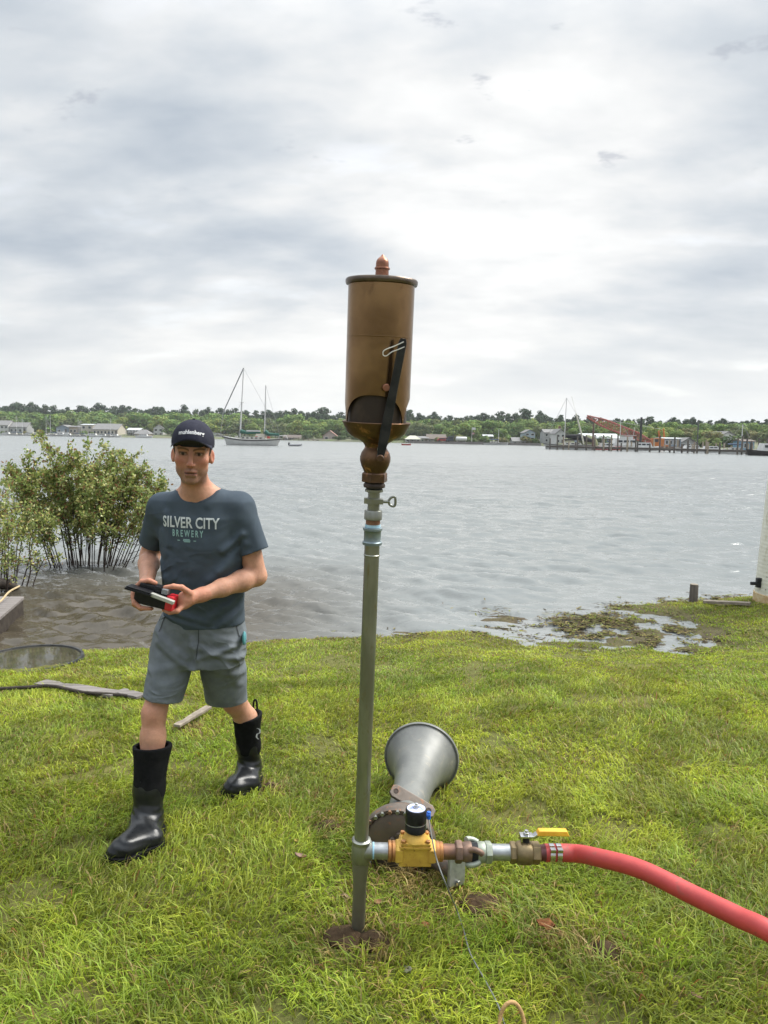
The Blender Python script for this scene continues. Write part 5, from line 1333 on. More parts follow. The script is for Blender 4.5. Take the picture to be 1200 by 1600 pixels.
# white corrugated tank at the right edge
tb0 = gon(1181, 944); TC = tb0 + Vector((0.50, 0.12, -0.05))
tank = thing('storage_tank', 'tall off-white ribbed round tank with a rusty foot at the right edge', 'tank', tuple(TC))
M_tank = pm('off white ribbed sheet', (0.66, 0.65, 0.56), (0.56, 0.55, 0.46), 0.5, scale=5, c3=(0.46, 0.44, 0.33), bump=0.001, stretch=(1, 1, 0.4))
M_rustf = pm('rust stained foot', (0.44, 0.30, 0.14), (0.55, 0.45, 0.28), 0.75, scale=14, c3=(0.33, 0.17, 0.07), bump=0.001)
pr = []
for i in range(240):
    z = 0.14 + 2.5 * i / 239; pr.append((z, 0.43 - 0.042 * z + 0.0010 * math.sin(z * 2 * math.pi / 0.045)))
mb = MB(); mb.lathe(TC, (0.01, 0, 1), pr + [(2.66, 0.30), (2.70, 0.0)], 72, caps=False); sh = mb.build('shell', M_tank, tank)
mb = MB(); mb.lathe(TC, (0.01, 0, 1), [(0, 0.437), (0.145, 0.434), (0.15, 0.428)], 72); mb.build('foot_ring', M_rustf, tank)
for i in range(16):
    z = 0.22 + 0.145 * i; a = R(197); q = TC + Vector((0.01 * z + (0.4315 - 0.042 * z) * math.cos(a), (0.4315 - 0.042 * z) * math.sin(a), z)); mb = MB(); mb.sphere(q, 0.007, 8, 5); mb.build('rivet', M_gal, tank)
q = TC + Vector((-0.435, -0.02, 0.28)); mb = MB(); mb.box(q, (0.05, 0.05, 0.11)); mb.cyl(q - Vector((0.02, 0, 0.01)), q - Vector((0.09, 0, 0.01)), 0.02, n=12); mb.build('drain_cock', M_black, tank, bevel=0.004)
NOGRASS.append((TC.x, TC.y, 0.43))

# ------------------------------------------------------------------ shrubs standing in the flooded margin
M_stem = pm('dark shrub stem', (0.035, 0.026, 0.022), (0.06, 0.045, 0.038), 0.8, scale=30)
M_bleaf = attr_mat('shrub leaves', 0.55, translucent=0.35, spec=0.3)
def shrub(label, cx, cy, base_r, spread, height, nst, nleaf, seed, leafz=0.42, lean=0.0):
    r = np.random.default_rng(seed); t = thing('shrub', label, 'shrub', (cx, cy, ZW), 'shrubs in the flooded margin'); tips = []
    for i in range(nst):
        a2 = r.random() * 6.283; u = math.sqrt(r.random()); hh = height * math.sqrt(max(0.05, 1 - 0.62 * u * u)) * (0.82 + 0.18 * r.random())
        b = Vector((cx + base_r * u * math.cos(a2) * 1.2, cy + base_r * u * math.sin(a2) * 0.7, ZW - 0.25)) + Vector((r.normal() * 0.05, r.normal() * 0.05, 0))
        e = Vector((cx + spread * u * math.cos(a2) + lean, cy + spread * u * math.sin(a2) * 0.7, ZW + hh))
        m1 = b.lerp(e, 0.35) + Vector((0, 0, 0.05 * u)) + Vector(r.normal(size=3)) * 0.02; m2 = b.lerp(e, 0.7) + Vector((0, 0, 0.10 * u)) + Vector(r.normal(size=3)) * 0.03
        P_ = spline([b, m1, m2, e], 4); r0 = 0.006 + 0.006 * r.random()
        mb = MB(); mb.tube(P_, [r0 * (1 - 0.8 * j / (len(P_) - 1)) for j in range(len(P_))], 6)
        for j in range(7):
            u = 0.32 + 0.66 * r.random(); s0 = P_[int(u * (len(P_) - 1))]; d = Vector((math.cos(a2), math.sin(a2), 0)) * 0.4 + Vector(r.normal(size=3)) * 0.55 + Vector((0, 0, 0.55)); d.normalize(); Lt = (0.16 + 0.34 * r.random()) * height / 1.8
            tw = [s0, s0 + d * Lt * 0.5 + Vector((0, 0, 0.02)), s0 + d * Lt + Vector((0, 0, -0.01))]; mb.tube(tw, [0.0045, 0.0035, 0.002], 5)
            for k_ in range(10): tips.append((tw[0].lerp(tw[1], (k_ % 5) / 5) if k_ < 5 else tw[1].lerp(tw[2], (k_ % 5 + 1) / 5), d))
        for k_ in range(6): tips.append((P_[-1 - (k_ % 3)], (e - m2).normalized()))
        mb.build('stem', M_stem, t)
    pass
    tips = [q for q in tips if q[0].z > ZW + height * leafz * r.random() ** 0.35]
    P_ = np.array([tips[int(r.random() * len(tips))][0] for _ in range(nleaf)]); n = len(P_)
    P_ = P_ + r.normal(size=(n, 3)) * 0.028
    d = r.normal(size=(n, 3)) + np.array([0, 0, 0.5]); d /= np.linalg.norm(d, axis=1)[:, None]
    w = np.cross(d, r.normal(size=(n, 3))); w /= np.linalg.norm(w, axis=1)[:, None]; nn = np.cross(d, w)
    L_ = (0.034 + 0.030 * r.random(n))[:, None] * height / 1.75; W_ = L_ * 0.27
    V = np.stack([P_, P_ + d * L_ * 0.45 + w * W_ + nn * W_ * 0.35, P_ + d * L_ - nn * L_ * 0.12, P_ + d * L_ * 0.45 - w * W_ + nn * W_ * 0.35, P_ + d * L_ * 0.5], 1).reshape(-1, 3)
    b = np.arange(n) * 5; T = np.concatenate([np.stack([b, b + 1, b + 4], 1), np.stack([b + 1, b + 2, b + 4], 1), np.stack([b + 2, b + 3, b + 4], 1), np.stack([b + 3, b, b + 4], 1)])
    pal = np.array([(0.10, 0.135, 0.035), (0.15, 0.18, 0.05), (0.25, 0.24, 0.08), (0.14, 0.075, 0.035), (0.30, 0.30, 0.16), (0.085, 0.11, 0.035)])
    pk = r.choice(6, n, p=[.26, .26, .16, .13, .07, .12]); C = pal[pk] * 1.75 * (0.7 + 0.6 * r.random((n, 1)))
    o = link_mesh('foliage', raw_mesh('foliage', V, tris=T, col=np.repeat(C, 5, 0), smooth=False), t, M_bleaf); o['kind'] = 'stuff'
    return t
bq = on_z(134, 886, ZW)
shrub('large olive leaved shrub on many dark stems standing in the water', bq.x, bq.y, 0.42, 1.22, 1.80, 54, 30000, 5, 0.42)
bq = on_z(12, 925, ZW)
shrub('smaller sparse shrub in the water at the left edge beside the platform', bq.x - 0.2, bq.y, 0.42, 0.90, 1.30, 28, 9000, 9, 0.30)

# ------------------------------------------------------------------ clods, leaves
M_dirt = pm('crumbly soil', (0.034, 0.020, 0.010), (0.062, 0.040, 0.021), 0.95, scale=30, bump=0.006, bscale=60)
def clod(px, py, r_, label, h=0.45, seed=0):
    c = gon(px, py); rr_ = np.random.default_rng(seed); mb = MB(); mb.sphere((0, 0, 0), 1.0, 18, 12); V = np.array(mb.v)
    n = 0.65 + 0.8 * fbm(V[:, 0] * 2.2 + seed, V[:, 1] * 2.2, V[:, 2] * 2.2, o=4); V = V * n[:, None] * np.array([r_, r_ * 0.8, r_ * h]) + np.array(c) + np.array([0, 0, r_ * h * 0.25])
    mb.v = [tuple(q) for q in V]; o = mb.build('dirt_clod', M_dirt, None, loc=tuple(c)); prop(o, label, 'dirt clod'); NOGRASS.append((c.x, c.y, r_ * 0.85)); return o
clod(538, 1468, 0.075, 'crumbly brown dirt mound at the foot of the grey standpipe', 0.30, 1)
clod(583, 1474, 0.055, 'small dirt lump to the right of the standpipe\'s foot', 0.5, 2)
clod(750, 1417, 0.075, 'dark torn turf clod below the grey coupling', 0.35, 3)
clod(512, 1293, 0.05, 'dark clod in the grass left of the round iron cover', 0.4, 4)
clod(945, 1490, 0.055, 'brown clod in the grass beneath the red hose', 0.4, 5)
clod(425, 1232, 0.045, 'dark clod beside the man\'s rear boot', 0.4, 6)
clod(683, 1432, 0.035, 'small reddish dark clod beside the grey cable', 0.5, 7)
def leaf(px, py, s, c, label, seed):
    r = np.random.default_rng(seed); q = gon(px, py, 0.036); s *= 0.72; n = 5; v = []; f = []
    a = r.random() * 6.28; ux, uy = Vector((math.cos(a), math.sin(a), 0.25 * r.normal())), Vector((-math.sin(a), math.cos(a), 0.25 * r.normal()))
    for i in range(n + 1):
        for j in range(n + 1):
            u, w_ = i / n * 2 - 1, j / n * 2 - 1; wd = (1 - u * u) ** 0.6 * (0.6 + 0.1 * math.sin(5 * u))
            v.append(q + ux * (u * s) + uy * (w_ * wd * s) + Vector((0, 0, 0.35 * s * (u * u * 0.5 + w_ * w_ * 0.8) + 0.1 * s * r.normal())))
    for i in range(n):
        for j in range(n): k_ = i * (n + 1) + j; f.append((k_, k_ + 1, k_ + n + 2, k_ + n + 1))
    mb = MB(); mb.add(v, f, True); o = mb.build('dead_leaf', pm('dead leaf', (c[0] * .5, c[1] * .55, c[2] * .55), (c[0] * .3, c[1] * .33, c[2] * .33), 0.85, scale=40, spec=0.1), None, loc=tuple(q)); prop(o, label, 'leaf', 'dead leaves on the lawn')
    so = o.modifiers.new('thickness', 'SOLIDIFY'); so.thickness = 0.0012
leaf(470, 1352, 0.032, (0.50, 0.30, 0.24), 'pinkish dead leaf on the grass left of the tee', 1)
leaf(463, 1328, 0.022, (0.45, 0.33, 0.08), 'small yellow leaf above the pinkish leaf left of the tee', 2)
leaf(540, 1417, 0.026, (0.40, 0.27, 0.17), 'pale brown leaf close against the standpipe\'s left side', 3)
leaf(852, 1462, 0.045, (0.42, 0.16, 0.07), 'largest curled orange brown leaf below the ball valve', 4)
leaf(789, 1454, 0.020, (0.55, 0.17, 0.05), 'small bright orange leaf left of the large curled one', 5)
leaf(665, 1462, 0.022, (0.50, 0.18, 0.08), 'small rust red leaf left of the grey cable', 6)
leaf(590, 1425, 0.026, (0.38, 0.20, 0.10), 'brown leaf just right of the standpipe', 7)
leaf(636, 1535, 0.030, (0.36, 0.32, 0.22), 'pale tan leaf near the bottom edge left of the rope loop', 8)
leaf(1088, 1576, 0.026, (0.40, 0.22, 0.15), 'brown leaf in the grass at the lower right corner', 9)
leaf(806, 1167, 0.02, (0.42, 0.36, 0.20), 'pale leaf on the lawn right of the horn\'s mouth', 10)

# ------------------------------------------------------------------ grass
r = np.random.default_rng(21)
for px, py, rr_ in ((205, 1322, 0.07), (180, 1330, 0.06), (236, 1312, 0.06), (375, 1232, 0.09), (388, 1226, 0.06), (559, 1466, 0.04)): q = on_z(px, py, 0); NOGRASS.append((q.x, q.y, rr_))
for t_, rr_ in ((0.02, 0.07), (0.08, 0.09), (0.15, 0.05), (HLn - 0.08, 0.11), (HLn, 0.12)):
    q = D0 + HX * t_; NOGRASS.append((q.x, q.y, rr_))
def blades(y0, y1, dens, wd, ln):
    W0 = 0.56 * y1 + 1.7; n = int(dens * 2 * W0 * (y1 - y0)); x = r.uniform(-W0, W0, n); y = r.uniform(y0, y1, n)
    k = np.abs(x) < 0.56 * y + 1.7; x, y = x[k], y[k]
    z = ground_z(x, y); k = z > ZW + 0.012 - 0.018 * (r.random(len(x)) < 0.12); 
    sh_d = y - shore(x); k &= (r.random(len(x)) < np.clip(-sh_d * 3 + 0.9, 0.10, 1))
    m = np.exp(-((x - 2.35) / 1.4) ** 2 - ((y - 7.55) / 1.1) ** 2); k &= r.random(len(x)) > m * 0.45
    bare = fbm(x * 3.1 + 40, y * 3.1, o=4); k &= (bare > 0.30) | (r.random(len(x)) < 0.25)
    for cx, cy, cr in NOGRASS: k &= (x - cx) ** 2 + (y - cy) ** 2 > cr * cr * (0.7 + 0.6 * r.random(len(x)))
    return x[k], y[k], z[k], wd, ln
PTS = [blades(1.25, 2.6, 11500, 0.0046, 0.088), blades(2.6, 3.6, 10500, 0.0048, 0.078), blades(3.6, 5.4, 7600, 0.0056, 0.058), blades(5.4, 9.7, 4400, 0.0074, 0.046)]
x = np.concatenate([p_[0] for p_ in PTS]); y = np.concatenate([p_[1] for p_ in PTS]); z = np.concatenate([p_[2] for p_ in PTS])
wd = np.concatenate([np.full(len(p_[0]), p_[3]) for p_ in PTS]); ln = np.concatenate([np.full(len(p_[0]), p_[4]) for p_ in PTS]); n = len(x)
tall = fbm(x * 2.4, y * 2.4, o=4); clump = fbm(x * 9, y * 9, o=3)
ln = ln * (0.45 + 0.7 * r.random(n)) * (0.75 + 0.5 * tall) * np.where(y > 5.6, 0.8, 1.0) * 1.15; wd = wd * (0.7 + 0.6 * r.random(n))
az = 6.283 * fbm(x * 1.7 + 5, y * 1.7, o=3) * 1.6 + r.normal(size=n) * 1.25; lean = np.clip(0.55 + 0.6 * r.random(n) + 0.5 * (clump - 0.5), 0.05, 1.25)
dx, dy = np.cos(az), np.sin(az); fa = r.random(n) * 6.283; sxv, syv = np.cos(fa), np.sin(fa)
b0 = np.stack([x, y, z - 0.006], 1); side = np.stack([sxv, syv, 0 * x], 1) * (wd * 0.5)[:, None]
mid = b0 + np.stack([dx * np.sin(lean * 0.6), dy * np.sin(lean * 0.6), np.cos(lean * 0.6)], 1) * (ln * 0.55)[:, None]
droop = lean + 0.35 + 0.5 * r.random(n)
tip = mid + np.stack([dx * np.sin(droop), dy * np.sin(droop), np.cos(droop)], 1) * (ln * 0.5)[:, None]
V = np.stack([b0 - side, b0 + side, mid + side * 0.85, mid - side * 0.85, tip], 1).reshape(-1, 3)
b = np.arange(n) * 5
hue = 0.3 * fbm(x * 1.1 + 7, y * 1.1, o=3) + 0.25 * fbm(x * 6 + 2, y * 6, o=3) + 0.45 * (0.25 + 0.5 * r.random(n)); hue2 = fbm(x * 5 + 3, y * 5, o=3)
f1 = np.clip((hue - 0.38) / 0.25, 0, 1)[:, None]; f2 = np.clip((hue2 - 0.35) / 0.3, 0, 1)[:, None]
C = np.array([0.19, 0.275, 0.026]) * (1 - f1) + np.array([0.345, 0.375, 0.038]) * f1
C = C * (0.72 + 0.5 * f2) * (0.65 + 0.7 * r.random((n, 1)))
u = r.random(n); st = 0.035 + 0.16 * np.clip((0.42 - clump) / 0.12, 0, 1) + 0.25 * np.clip(1 + (y - shore(x)) / 0.8, 0, 1)
for px, py, rr_ in ((559, 1468, .15), (750, 1417, .09), (945, 1490, .08), (512, 1293, .08), (640, 1376, .16), (860, 1470, .08), (425, 1235, .07), (300, 1140, .10)):
    q = gon(px, py); st = st + 0.75 * np.exp(-((x - q.x) ** 2 + (y - q.y) ** 2) / rr_ ** 2)
dry = u < st; C[dry] = np.array([0.36, 0.27, 0.10]) * (0.5 + 0.8 * r.random((dry.sum(), 1)))
red = (u > 0.985); C[red] = np.array([0.25, 0.11, 0.035]) * (0.6 + 0.6 * r.random((red.sum(), 1)))
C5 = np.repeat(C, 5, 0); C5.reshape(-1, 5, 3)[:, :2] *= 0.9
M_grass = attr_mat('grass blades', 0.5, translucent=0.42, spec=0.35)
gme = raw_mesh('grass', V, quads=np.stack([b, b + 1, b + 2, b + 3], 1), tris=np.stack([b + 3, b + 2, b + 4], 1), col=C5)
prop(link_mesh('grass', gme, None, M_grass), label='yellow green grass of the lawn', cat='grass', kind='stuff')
print('grass blades', n)
# washed-up weed along the bank
n = 7000; x = r.uniform(-4.4, 5.2, n); off = r.normal(size=n) * 0.16; y = shore(x) - 0.05 + off; k = (x > -0.6) & (r.random(n) < 0.5)
xm = 2.35 + r.normal(size=n) * 0.72; ym = 7.55 + r.normal(size=n) * 0.5; cl_ = fbm(xm * 4, ym * 4, o=3) > 0.50
x = np.concatenate([x[k], xm[cl_]]); y = np.concatenate([y[k], ym[cl_]]); cl2 = fbm(x * 5, y * 5, o=3) > 0.44; x, y = x[cl2], y[cl2]; n = len(x)
z = np.maximum(ground_z(x, y), ZW) + 0.001 + 0.005 * r.random(n); a = r.random(n) * 6.283; L_ = 0.02 + 0.04 * r.random(n); w_ = 0.003 + 0.004 * r.random(n)
d = np.stack([np.cos(a), np.sin(a), 0.1 * r.normal(size=n)], 1); sd_ = np.stack([-np.sin(a), np.cos(a), 0.3 * r.normal(size=n)], 1); P_ = np.stack([x, y, z], 1)
V = np.stack([P_ - d * L_[:, None] - sd_ * w_[:, None], P_ - d * L_[:, None] + sd_ * w_[:, None], P_ + d * L_[:, None] + sd_ * w_[:, None], P_ + d * L_[:, None] - sd_ * w_[:, None]], 1).reshape(-1, 3)
pal = np.array([(0.07, 0.05, 0.03), (0.16, 0.13, 0.05), (0.14, 0.15, 0.04), (0.06, 0.05, 0.03)]); C = pal[r.integers(0, 4, n)] * (0.6 + 0.7 * r.random((n, 1)))
prop(link_mesh('shore_weed', raw_mesh('shore_weed', V, quads=np.arange(n * 4).reshape(-1, 4), col=np.repeat(C, 4, 0), smooth=False), None, attr_mat('weed strands', 0.8, spec=0.08)), label='brown washed-up weed strewn along the flooded bank', cat='weed', kind='stuff')
# ------------------------------------------------------------------ far shore: houses, boats, pier, crane
PAL = {}
def pmx(name, c, rough=0.7, var=0.85, metal=0.0):
    if name not in PAL: PAL[name] = pm(name, tuple(x * 0.78 for x in c), tuple(x * 0.78 * var for x in c), rough, metal, scale=0.9)
    return PAL[name]
M_glassd = pm('dark window glass', (0.03, 0.035, 0.04), (0.05, 0.055, 0.06), 0.15, scale=0.6)
M_trimw = pmx('white trim', (0.72, 0.72, 0.70))
def span(px0, px1, Y): return far_x(px0, Y), far_x(px1, Y)
def zat(px, py, Y): return at(px, py, Y).z
def house(name, px0, px1, pyb, pye, pyr, back, wall, roof, label, ridge='x', nwin=3, rows=1, depth=7.0, porch=False, cat='house', win=True, chimney=False, hip=False, base=None):
    """a building whose front spans photo columns px0..px1, eaves at row pye, ridge at row pyr"""
    pc = (px0 + px1) / 2; Y = (far_d(pc) + back) if base is None else base; x0, x1 = span(px0, px1, Y); zb = min(far_h(back) - 0.3, zat(pc, pyb, Y)) if base is None else zat(pc, pyb, Y)
    ze, zr = zat(pc, pye, Y), zat(pc, pyr, Y); t = thing(name, label, cat, ((x0 + x1) / 2, Y + depth / 2, zb)); w = x1 - x0
    mb = MB(); mb.box(((x0 + x1) / 2, Y + depth / 2, (zb + ze) / 2), (w, depth, ze - zb))
    if ridge == 'y': mb.prism([(x0, ze), (x1, ze), ((x0 + x1) / 2, zr - 0.08)], depth - 0.02, (0, Y + depth - 0.01, 0), (Vector((1, 0, 0)), Vector((0, 0, 1)), Vector((0, -1, 0))))
    elif not hip: mb.prism([(Y, ze), (Y + depth, ze), (Y + depth / 2, zr - 0.08)], w - 0.02, (x0 + 0.01, 0, 0), (Vector((0, 1, 0)), Vector((0, 0, 1)), Vector((1, 0, 0))))
    mb.build('wall', wall, t)
    mb = MB(); o = 0.35; th_ = 0.16
    if hip:
        v = [(x0 - o, Y - o, ze), (x1 + o, Y - o, ze), (x1 + o, Y + depth + o, ze), (x0 - o, Y + depth + o, ze), (x0 + w * 0.3, Y + depth / 2, zr), (x1 - w * 0.3, Y + depth / 2, zr)]
        mb.add(v, [(0, 1, 5, 4), (1, 2, 5), (2, 3, 4, 5), (3, 0, 4), (3, 2, 1, 0)])
    elif ridge == 'y':
        xm = (x0 + x1) / 2; k_ = (zr - ze) / (w / 2)
        for s_ in (-1, 1):
            mb.prism([(xm, zr), (xm, zr + th_), (xm + s_ * (w / 2 + o), ze - k_ * o + th_), (xm + s_ * (w / 2 + o), ze - k_ * o)], depth + 2 * o, (0, Y + depth + o, 0), (Vector((1, 0, 0)), Vector((0, 0, 1)), Vector((0, -1, 0))))
    else:
        k_ = (zr - ze) / (depth / 2); ym = Y + depth / 2
        for s_ in (-1, 1):
            mb.prism([(ym, zr), (ym, zr + th_), (ym + s_ * (depth / 2 + o), ze - k_ * o + th_), (ym + s_ * (depth / 2 + o), ze - k_ * o)], w + 2 * o, (x0 - o, 0, 0), (Vector((0, 1, 0)), Vector((0, 0, 1)), Vector((1, 0, 0))))
    rf = mb.build('roof', roof, t)
    if chimney:
        mb = MB(); mb.box(((x0 * 0.3 + x1 * 0.7), Y + depth / 2, zr + 0.3), (0.7, 0.7, 1.6)); mb.build('chimney', pmx('brick chimney', (0.22, 0.11, 0.08)), rf)
    if win:
        hh = (ze - zb) / rows
        for rw in range(rows):
            for i in range(nwin):
                cx = x0 + w * (i + 0.5) / nwin; cz = zb + hh * (rw + 0.55); ww, wh = min(1.3, w / nwin * 0.5), min(1.3, hh * 0.42)
                if rw == 0 and i == nwin - 1 and not porch:
                    mb = MB(); mb.box((cx, Y - 0.04, zb + hh * 0.42), (min(1.0, ww), 0.1, hh * 0.8)); d = mb.build('door', pmx('painted door', (0.12, 0.10, 0.09)), t); continue
                mb = MB(); mb.box((cx, Y - 0.03, cz), (ww + 0.3, 0.08, wh + 0.3)); fr_ = mb.build('window', M_trimw, t)
                mb = MB(); mb.box((cx, Y - 0.08, cz), (ww, 0.05, wh)); mb.build('pane', M_glassd, fr_)
    if porch:
        mb = MB(); mb.box(((x0 + x1) / 2, Y - 1.2, zb + 0.5), (w, 2.4, 0.15)); mb.box(((x0 + x1) / 2, Y - 1.2, (zb + ze) / 2 + 0.6), (w, 2.4, 0.12)); pr_ = mb.build('porch', M_trimw, t)
        for i in range(5): mb = MB(); mb.box((x0 + w * i / 4, Y - 2.3, (zb + ze) / 2), (0.16, 0.16, ze - zb)); mb.build('porch_post', M_trimw, pr_)
    return t
WH, CREAM, GREYW = pmx('white clapboard', (0.62, 0.62, 0.60)), pmx('cream siding', (0.55, 0.50, 0.42)), pmx('pale grey siding', (0.42, 0.43, 0.43))
BLUEG, TAN, LBLUE = pmx('blue grey siding', (0.27, 0.33, 0.40)), pmx('tan wall', (0.40, 0.33, 0.25)), pmx('pale blue siding', (0.42, 0.53, 0.60))
RGREY, RBRN, RPINK, RLT = pmx('grey shingles', (0.20, 0.195, 0.19)), pmx('brown shingles', (0.13, 0.10, 0.08)), pmx('faded red shingles', (0.40, 0.22, 0.17)), pmx('pale metal roof', (0.55, 0.58, 0.58))
# left
house('waterfront_building', -14, 11, 679, 664, 657, 14, WH, RGREY, 'white waterfront building cut by the left edge of the view', 'x', 4, 2, 10)
house('house', 13, 40, 679, 667, 660, 18, GREYW, RGREY, 'pale grey house behind the two leftmost masts', 'x', 4, 1, 9)
house('waterfront_building', 86, 106, 681, 668, 664, 15, BLUEG, RGREY, 'blue grey boat shed between the masts left of the long cream building', 'y', 2, 1, 10)
house('waterfront_building', 106.5, 124, 681, 667, 665.5, 16, TAN, RGREY, 'flat tan shop joined to the left end of the cream building', 'x', 3, 1, 9)
house('waterfront_building', 124.5, 143, 681, 664, 662.5, 16, CREAM, RLT, 'tall cream gable front of the long waterfront building', 'x', 2, 2, 10)
house('waterfront_building', 143.5, 182, 681, 671, 662, 15, CREAM, RGREY, 'long cream waterfront building with a broad grey roof', 'x', 7, 1, 14)
house('boat_shed', 197, 217, 683, 672, 669, 14, pmx('shade wall', (0.16, 0.15, 0.14)), RLT, 'low open shed with a pale roof left of the hip roofed hut', 'x', 3, 1, 7, porch=True, cat='shed')
house('boat_shed', 207, 231, 684, 678, 671, 8, TAN, RGREY, 'hut with a steep grey hip roof at the waterside', 'x', 3, 1, 8, hip=True, cat='shed')
house('house', 238, 253, 682, 669, 664, 32, WH, RGREY, 'white two storey house among trees left of the man\'s cap', 'y', 2, 2, 8, chimney=True)
house('house', 503, 524, 689, 681, 673, 9, pmx('pinkish wall', (0.50, 0.40, 0.36)), RPINK, 'small house with a faded red roof beside the whistle\'s bowl', 'y', 2, 1, 8)
house('boathouse', 441, 480, 688, 684, 680, 4, pmx('dark boards', (0.08, 0.075, 0.07)), RBRN, 'low dark boathouse right of the two masted yacht', 'x', 4, 1, 6, cat='boathouse')
# middle
house('pavilion', 632, 655, 692, 686, 680.5, 7, CREAM, pmx('pale yellow roof', (0.55, 0.55, 0.42)), 'pale yellow open pavilion right of the whistle', 'x', 3, 1, 7, porch=True, hip=True, cat='pavilion')
house('house', 650, 667, 693, 685, 682, 10, TAN, RGREY, 'low beige cottage between the yellow pavilion and the brown roofed house', 'x', 3, 1, 6)
house('house', 666, 695, 693, 686, 679, 13, pmx('brown wall', (0.17, 0.14, 0.11)), RBRN, 'dark brown house with a broad brown roof', 'x', 4, 1, 9)
house('pavilion', 754, 768, 692, 682, 679.5, 12, pmx('green wall', (0.10, 0.14, 0.10)), RLT, 'small green shelter with a white canopy', 'x', 2, 1, 5, cat='shelter')
house('house', 800, 819, 696, 689.5, 684, 6, GREYW, RGREY, 'small grey waterside house joined left of the tall pale blue one', 'x', 3, 1, 7)
house('house', 818, 834, 695, 676, 671.5, 10, LBLUE, RGREY, 'tall narrow pale blue house with white windows', 'y', 2, 3, 9)
house('house', 849, 868, 692, 676, 671, 16, GREYW, RGREY, 'long pale grey two storey house behind the tall mast', 'x', 3, 2, 8)
house('house', 866.5, 881, 692, 677, 670.5, 13, WH, RGREY, 'white gabled wing of the long grey house behind the tall mast', 'y', 2, 2, 9, chimney=True)
# right, behind the pier
house('boat_shed', 913, 968, 697, 685, 678, 22, BLUEG, RLT, 'long blue grey boat shed with a pale roof behind the pier', 'x', 8, 1, 12, cat='shed', base=206)
house('stilt_house', 1037, 1062, 697.5, 686, 684.5, 0, pmx('blue painted boards', (0.30, 0.38, 0.48)), RLT, 'blue flat roofed house on stilts right of the orange machine', 'x', 4, 1, 8, base=187)
house('house', 1062, 1087, 700, 692, 684.5, 0, GREYW, RGREY, 'grey gabled boathouse right of the blue stilt house', 'y', 3, 1, 9, base=188)
house('house', 1123, 1148, 700, 682, 674.5, 0, WH, RGREY, 'white gabled house with a two level porch behind the right end of the pier', 'y', 3, 2, 9, porch=True, base=200)
house('shed', 1159, 1177, 704, 690, 687.5, 0, pmx('bright blue boards', (0.16, 0.34, 0.50)), RBRN, 'small bright blue shed at the right end of the pier', 'x', 2, 1, 5, cat='shed', base=177)

# boats
M_hull = pmx('white hull', (0.68, 0.68, 0.66), 0.35); M_deck = pmx('pale deck', (0.52, 0.50, 0.45)); M_mast = pmx('pale mast', (0.66, 0.66, 0.64), 0.4); M_green = pmx('green sail cover', (0.02, 0.12, 0.085)); M_stripe = pmx('dark stripe', (0.035, 0.03, 0.03), 0.4); M_stay = pmx('stay', (0.30, 0.30, 0.30), 0.5); M_blk = pmx('black canvas', (0.015, 0.016, 0.02)); M_red = pmx('red paint', (0.45, 0.05, 0.04), 0.5)
def hull(t, L, beam, free, s=1, mat=None, stripe=True, sheer=0.35, z0=ZW, overhang=0.12):
    """bow at +x*s; local frame of thing t, built in world coordinates round its location"""
    o = ORG[t.name]; n = 22; sec = []
    for i in range(n + 1):
        u = i / n * 2 - 1; hw = beam / 2 * max(0.02, (1 - abs(u) ** (2.2 if u > 0 else 4.0))) ** 0.8 * (1 if u > 0 else 1 - 0.25 * (-u)); top = free * (1 + sheer * (u * u) * (1.1 if u > 0 else 0.6))
        xw = u * L / 2 * (1 - overhang); xt = u * L / 2
        sec.append([(xw * s, -hw * 0.55, -0.35), (xw * s, -hw * 0.85, 0.05), ((xw * 0.5 + xt * 0.5) * s, -hw * 0.97, top * 0.55), (xt * s, -hw, top), (xt * s, hw, top), ((xw + xt) * 0.5 * s, hw * 0.97, top * 0.55), (xw * s, hw * 0.85, 0.05), (xw * s, hw * 0.55, -0.35)])
    v = [Vector(p_) + Vector((o.x, o.y, z0)) for q in sec for p_ in q]; f = []
    for i in range(n):
        for j in range(8): k_ = (j + 1) % 8; f.append((i * 8 + j, (i + 1) * 8 + j, (i + 1) * 8 + k_, i * 8 + k_))
    f += [tuple(range(8)), tuple(n * 8 + j for j in reversed(range(8)))]
    mb = MB(); mb.add(v, f, True); h = mb.build('hull', mat or M_hull, t)
    if stripe:
        for side_ in (-1, 1):
            pts = [Vector((q[3][0], side_ * (abs(q[3][1]) + 0.02), q[3][2] * 0.86)) + Vector((o.x, o.y, z0)) for q in sec]
            mb = MB(); mb.tube(pts, 0.10, 6); mb.build('stripe', M_stripe, h)
    return h
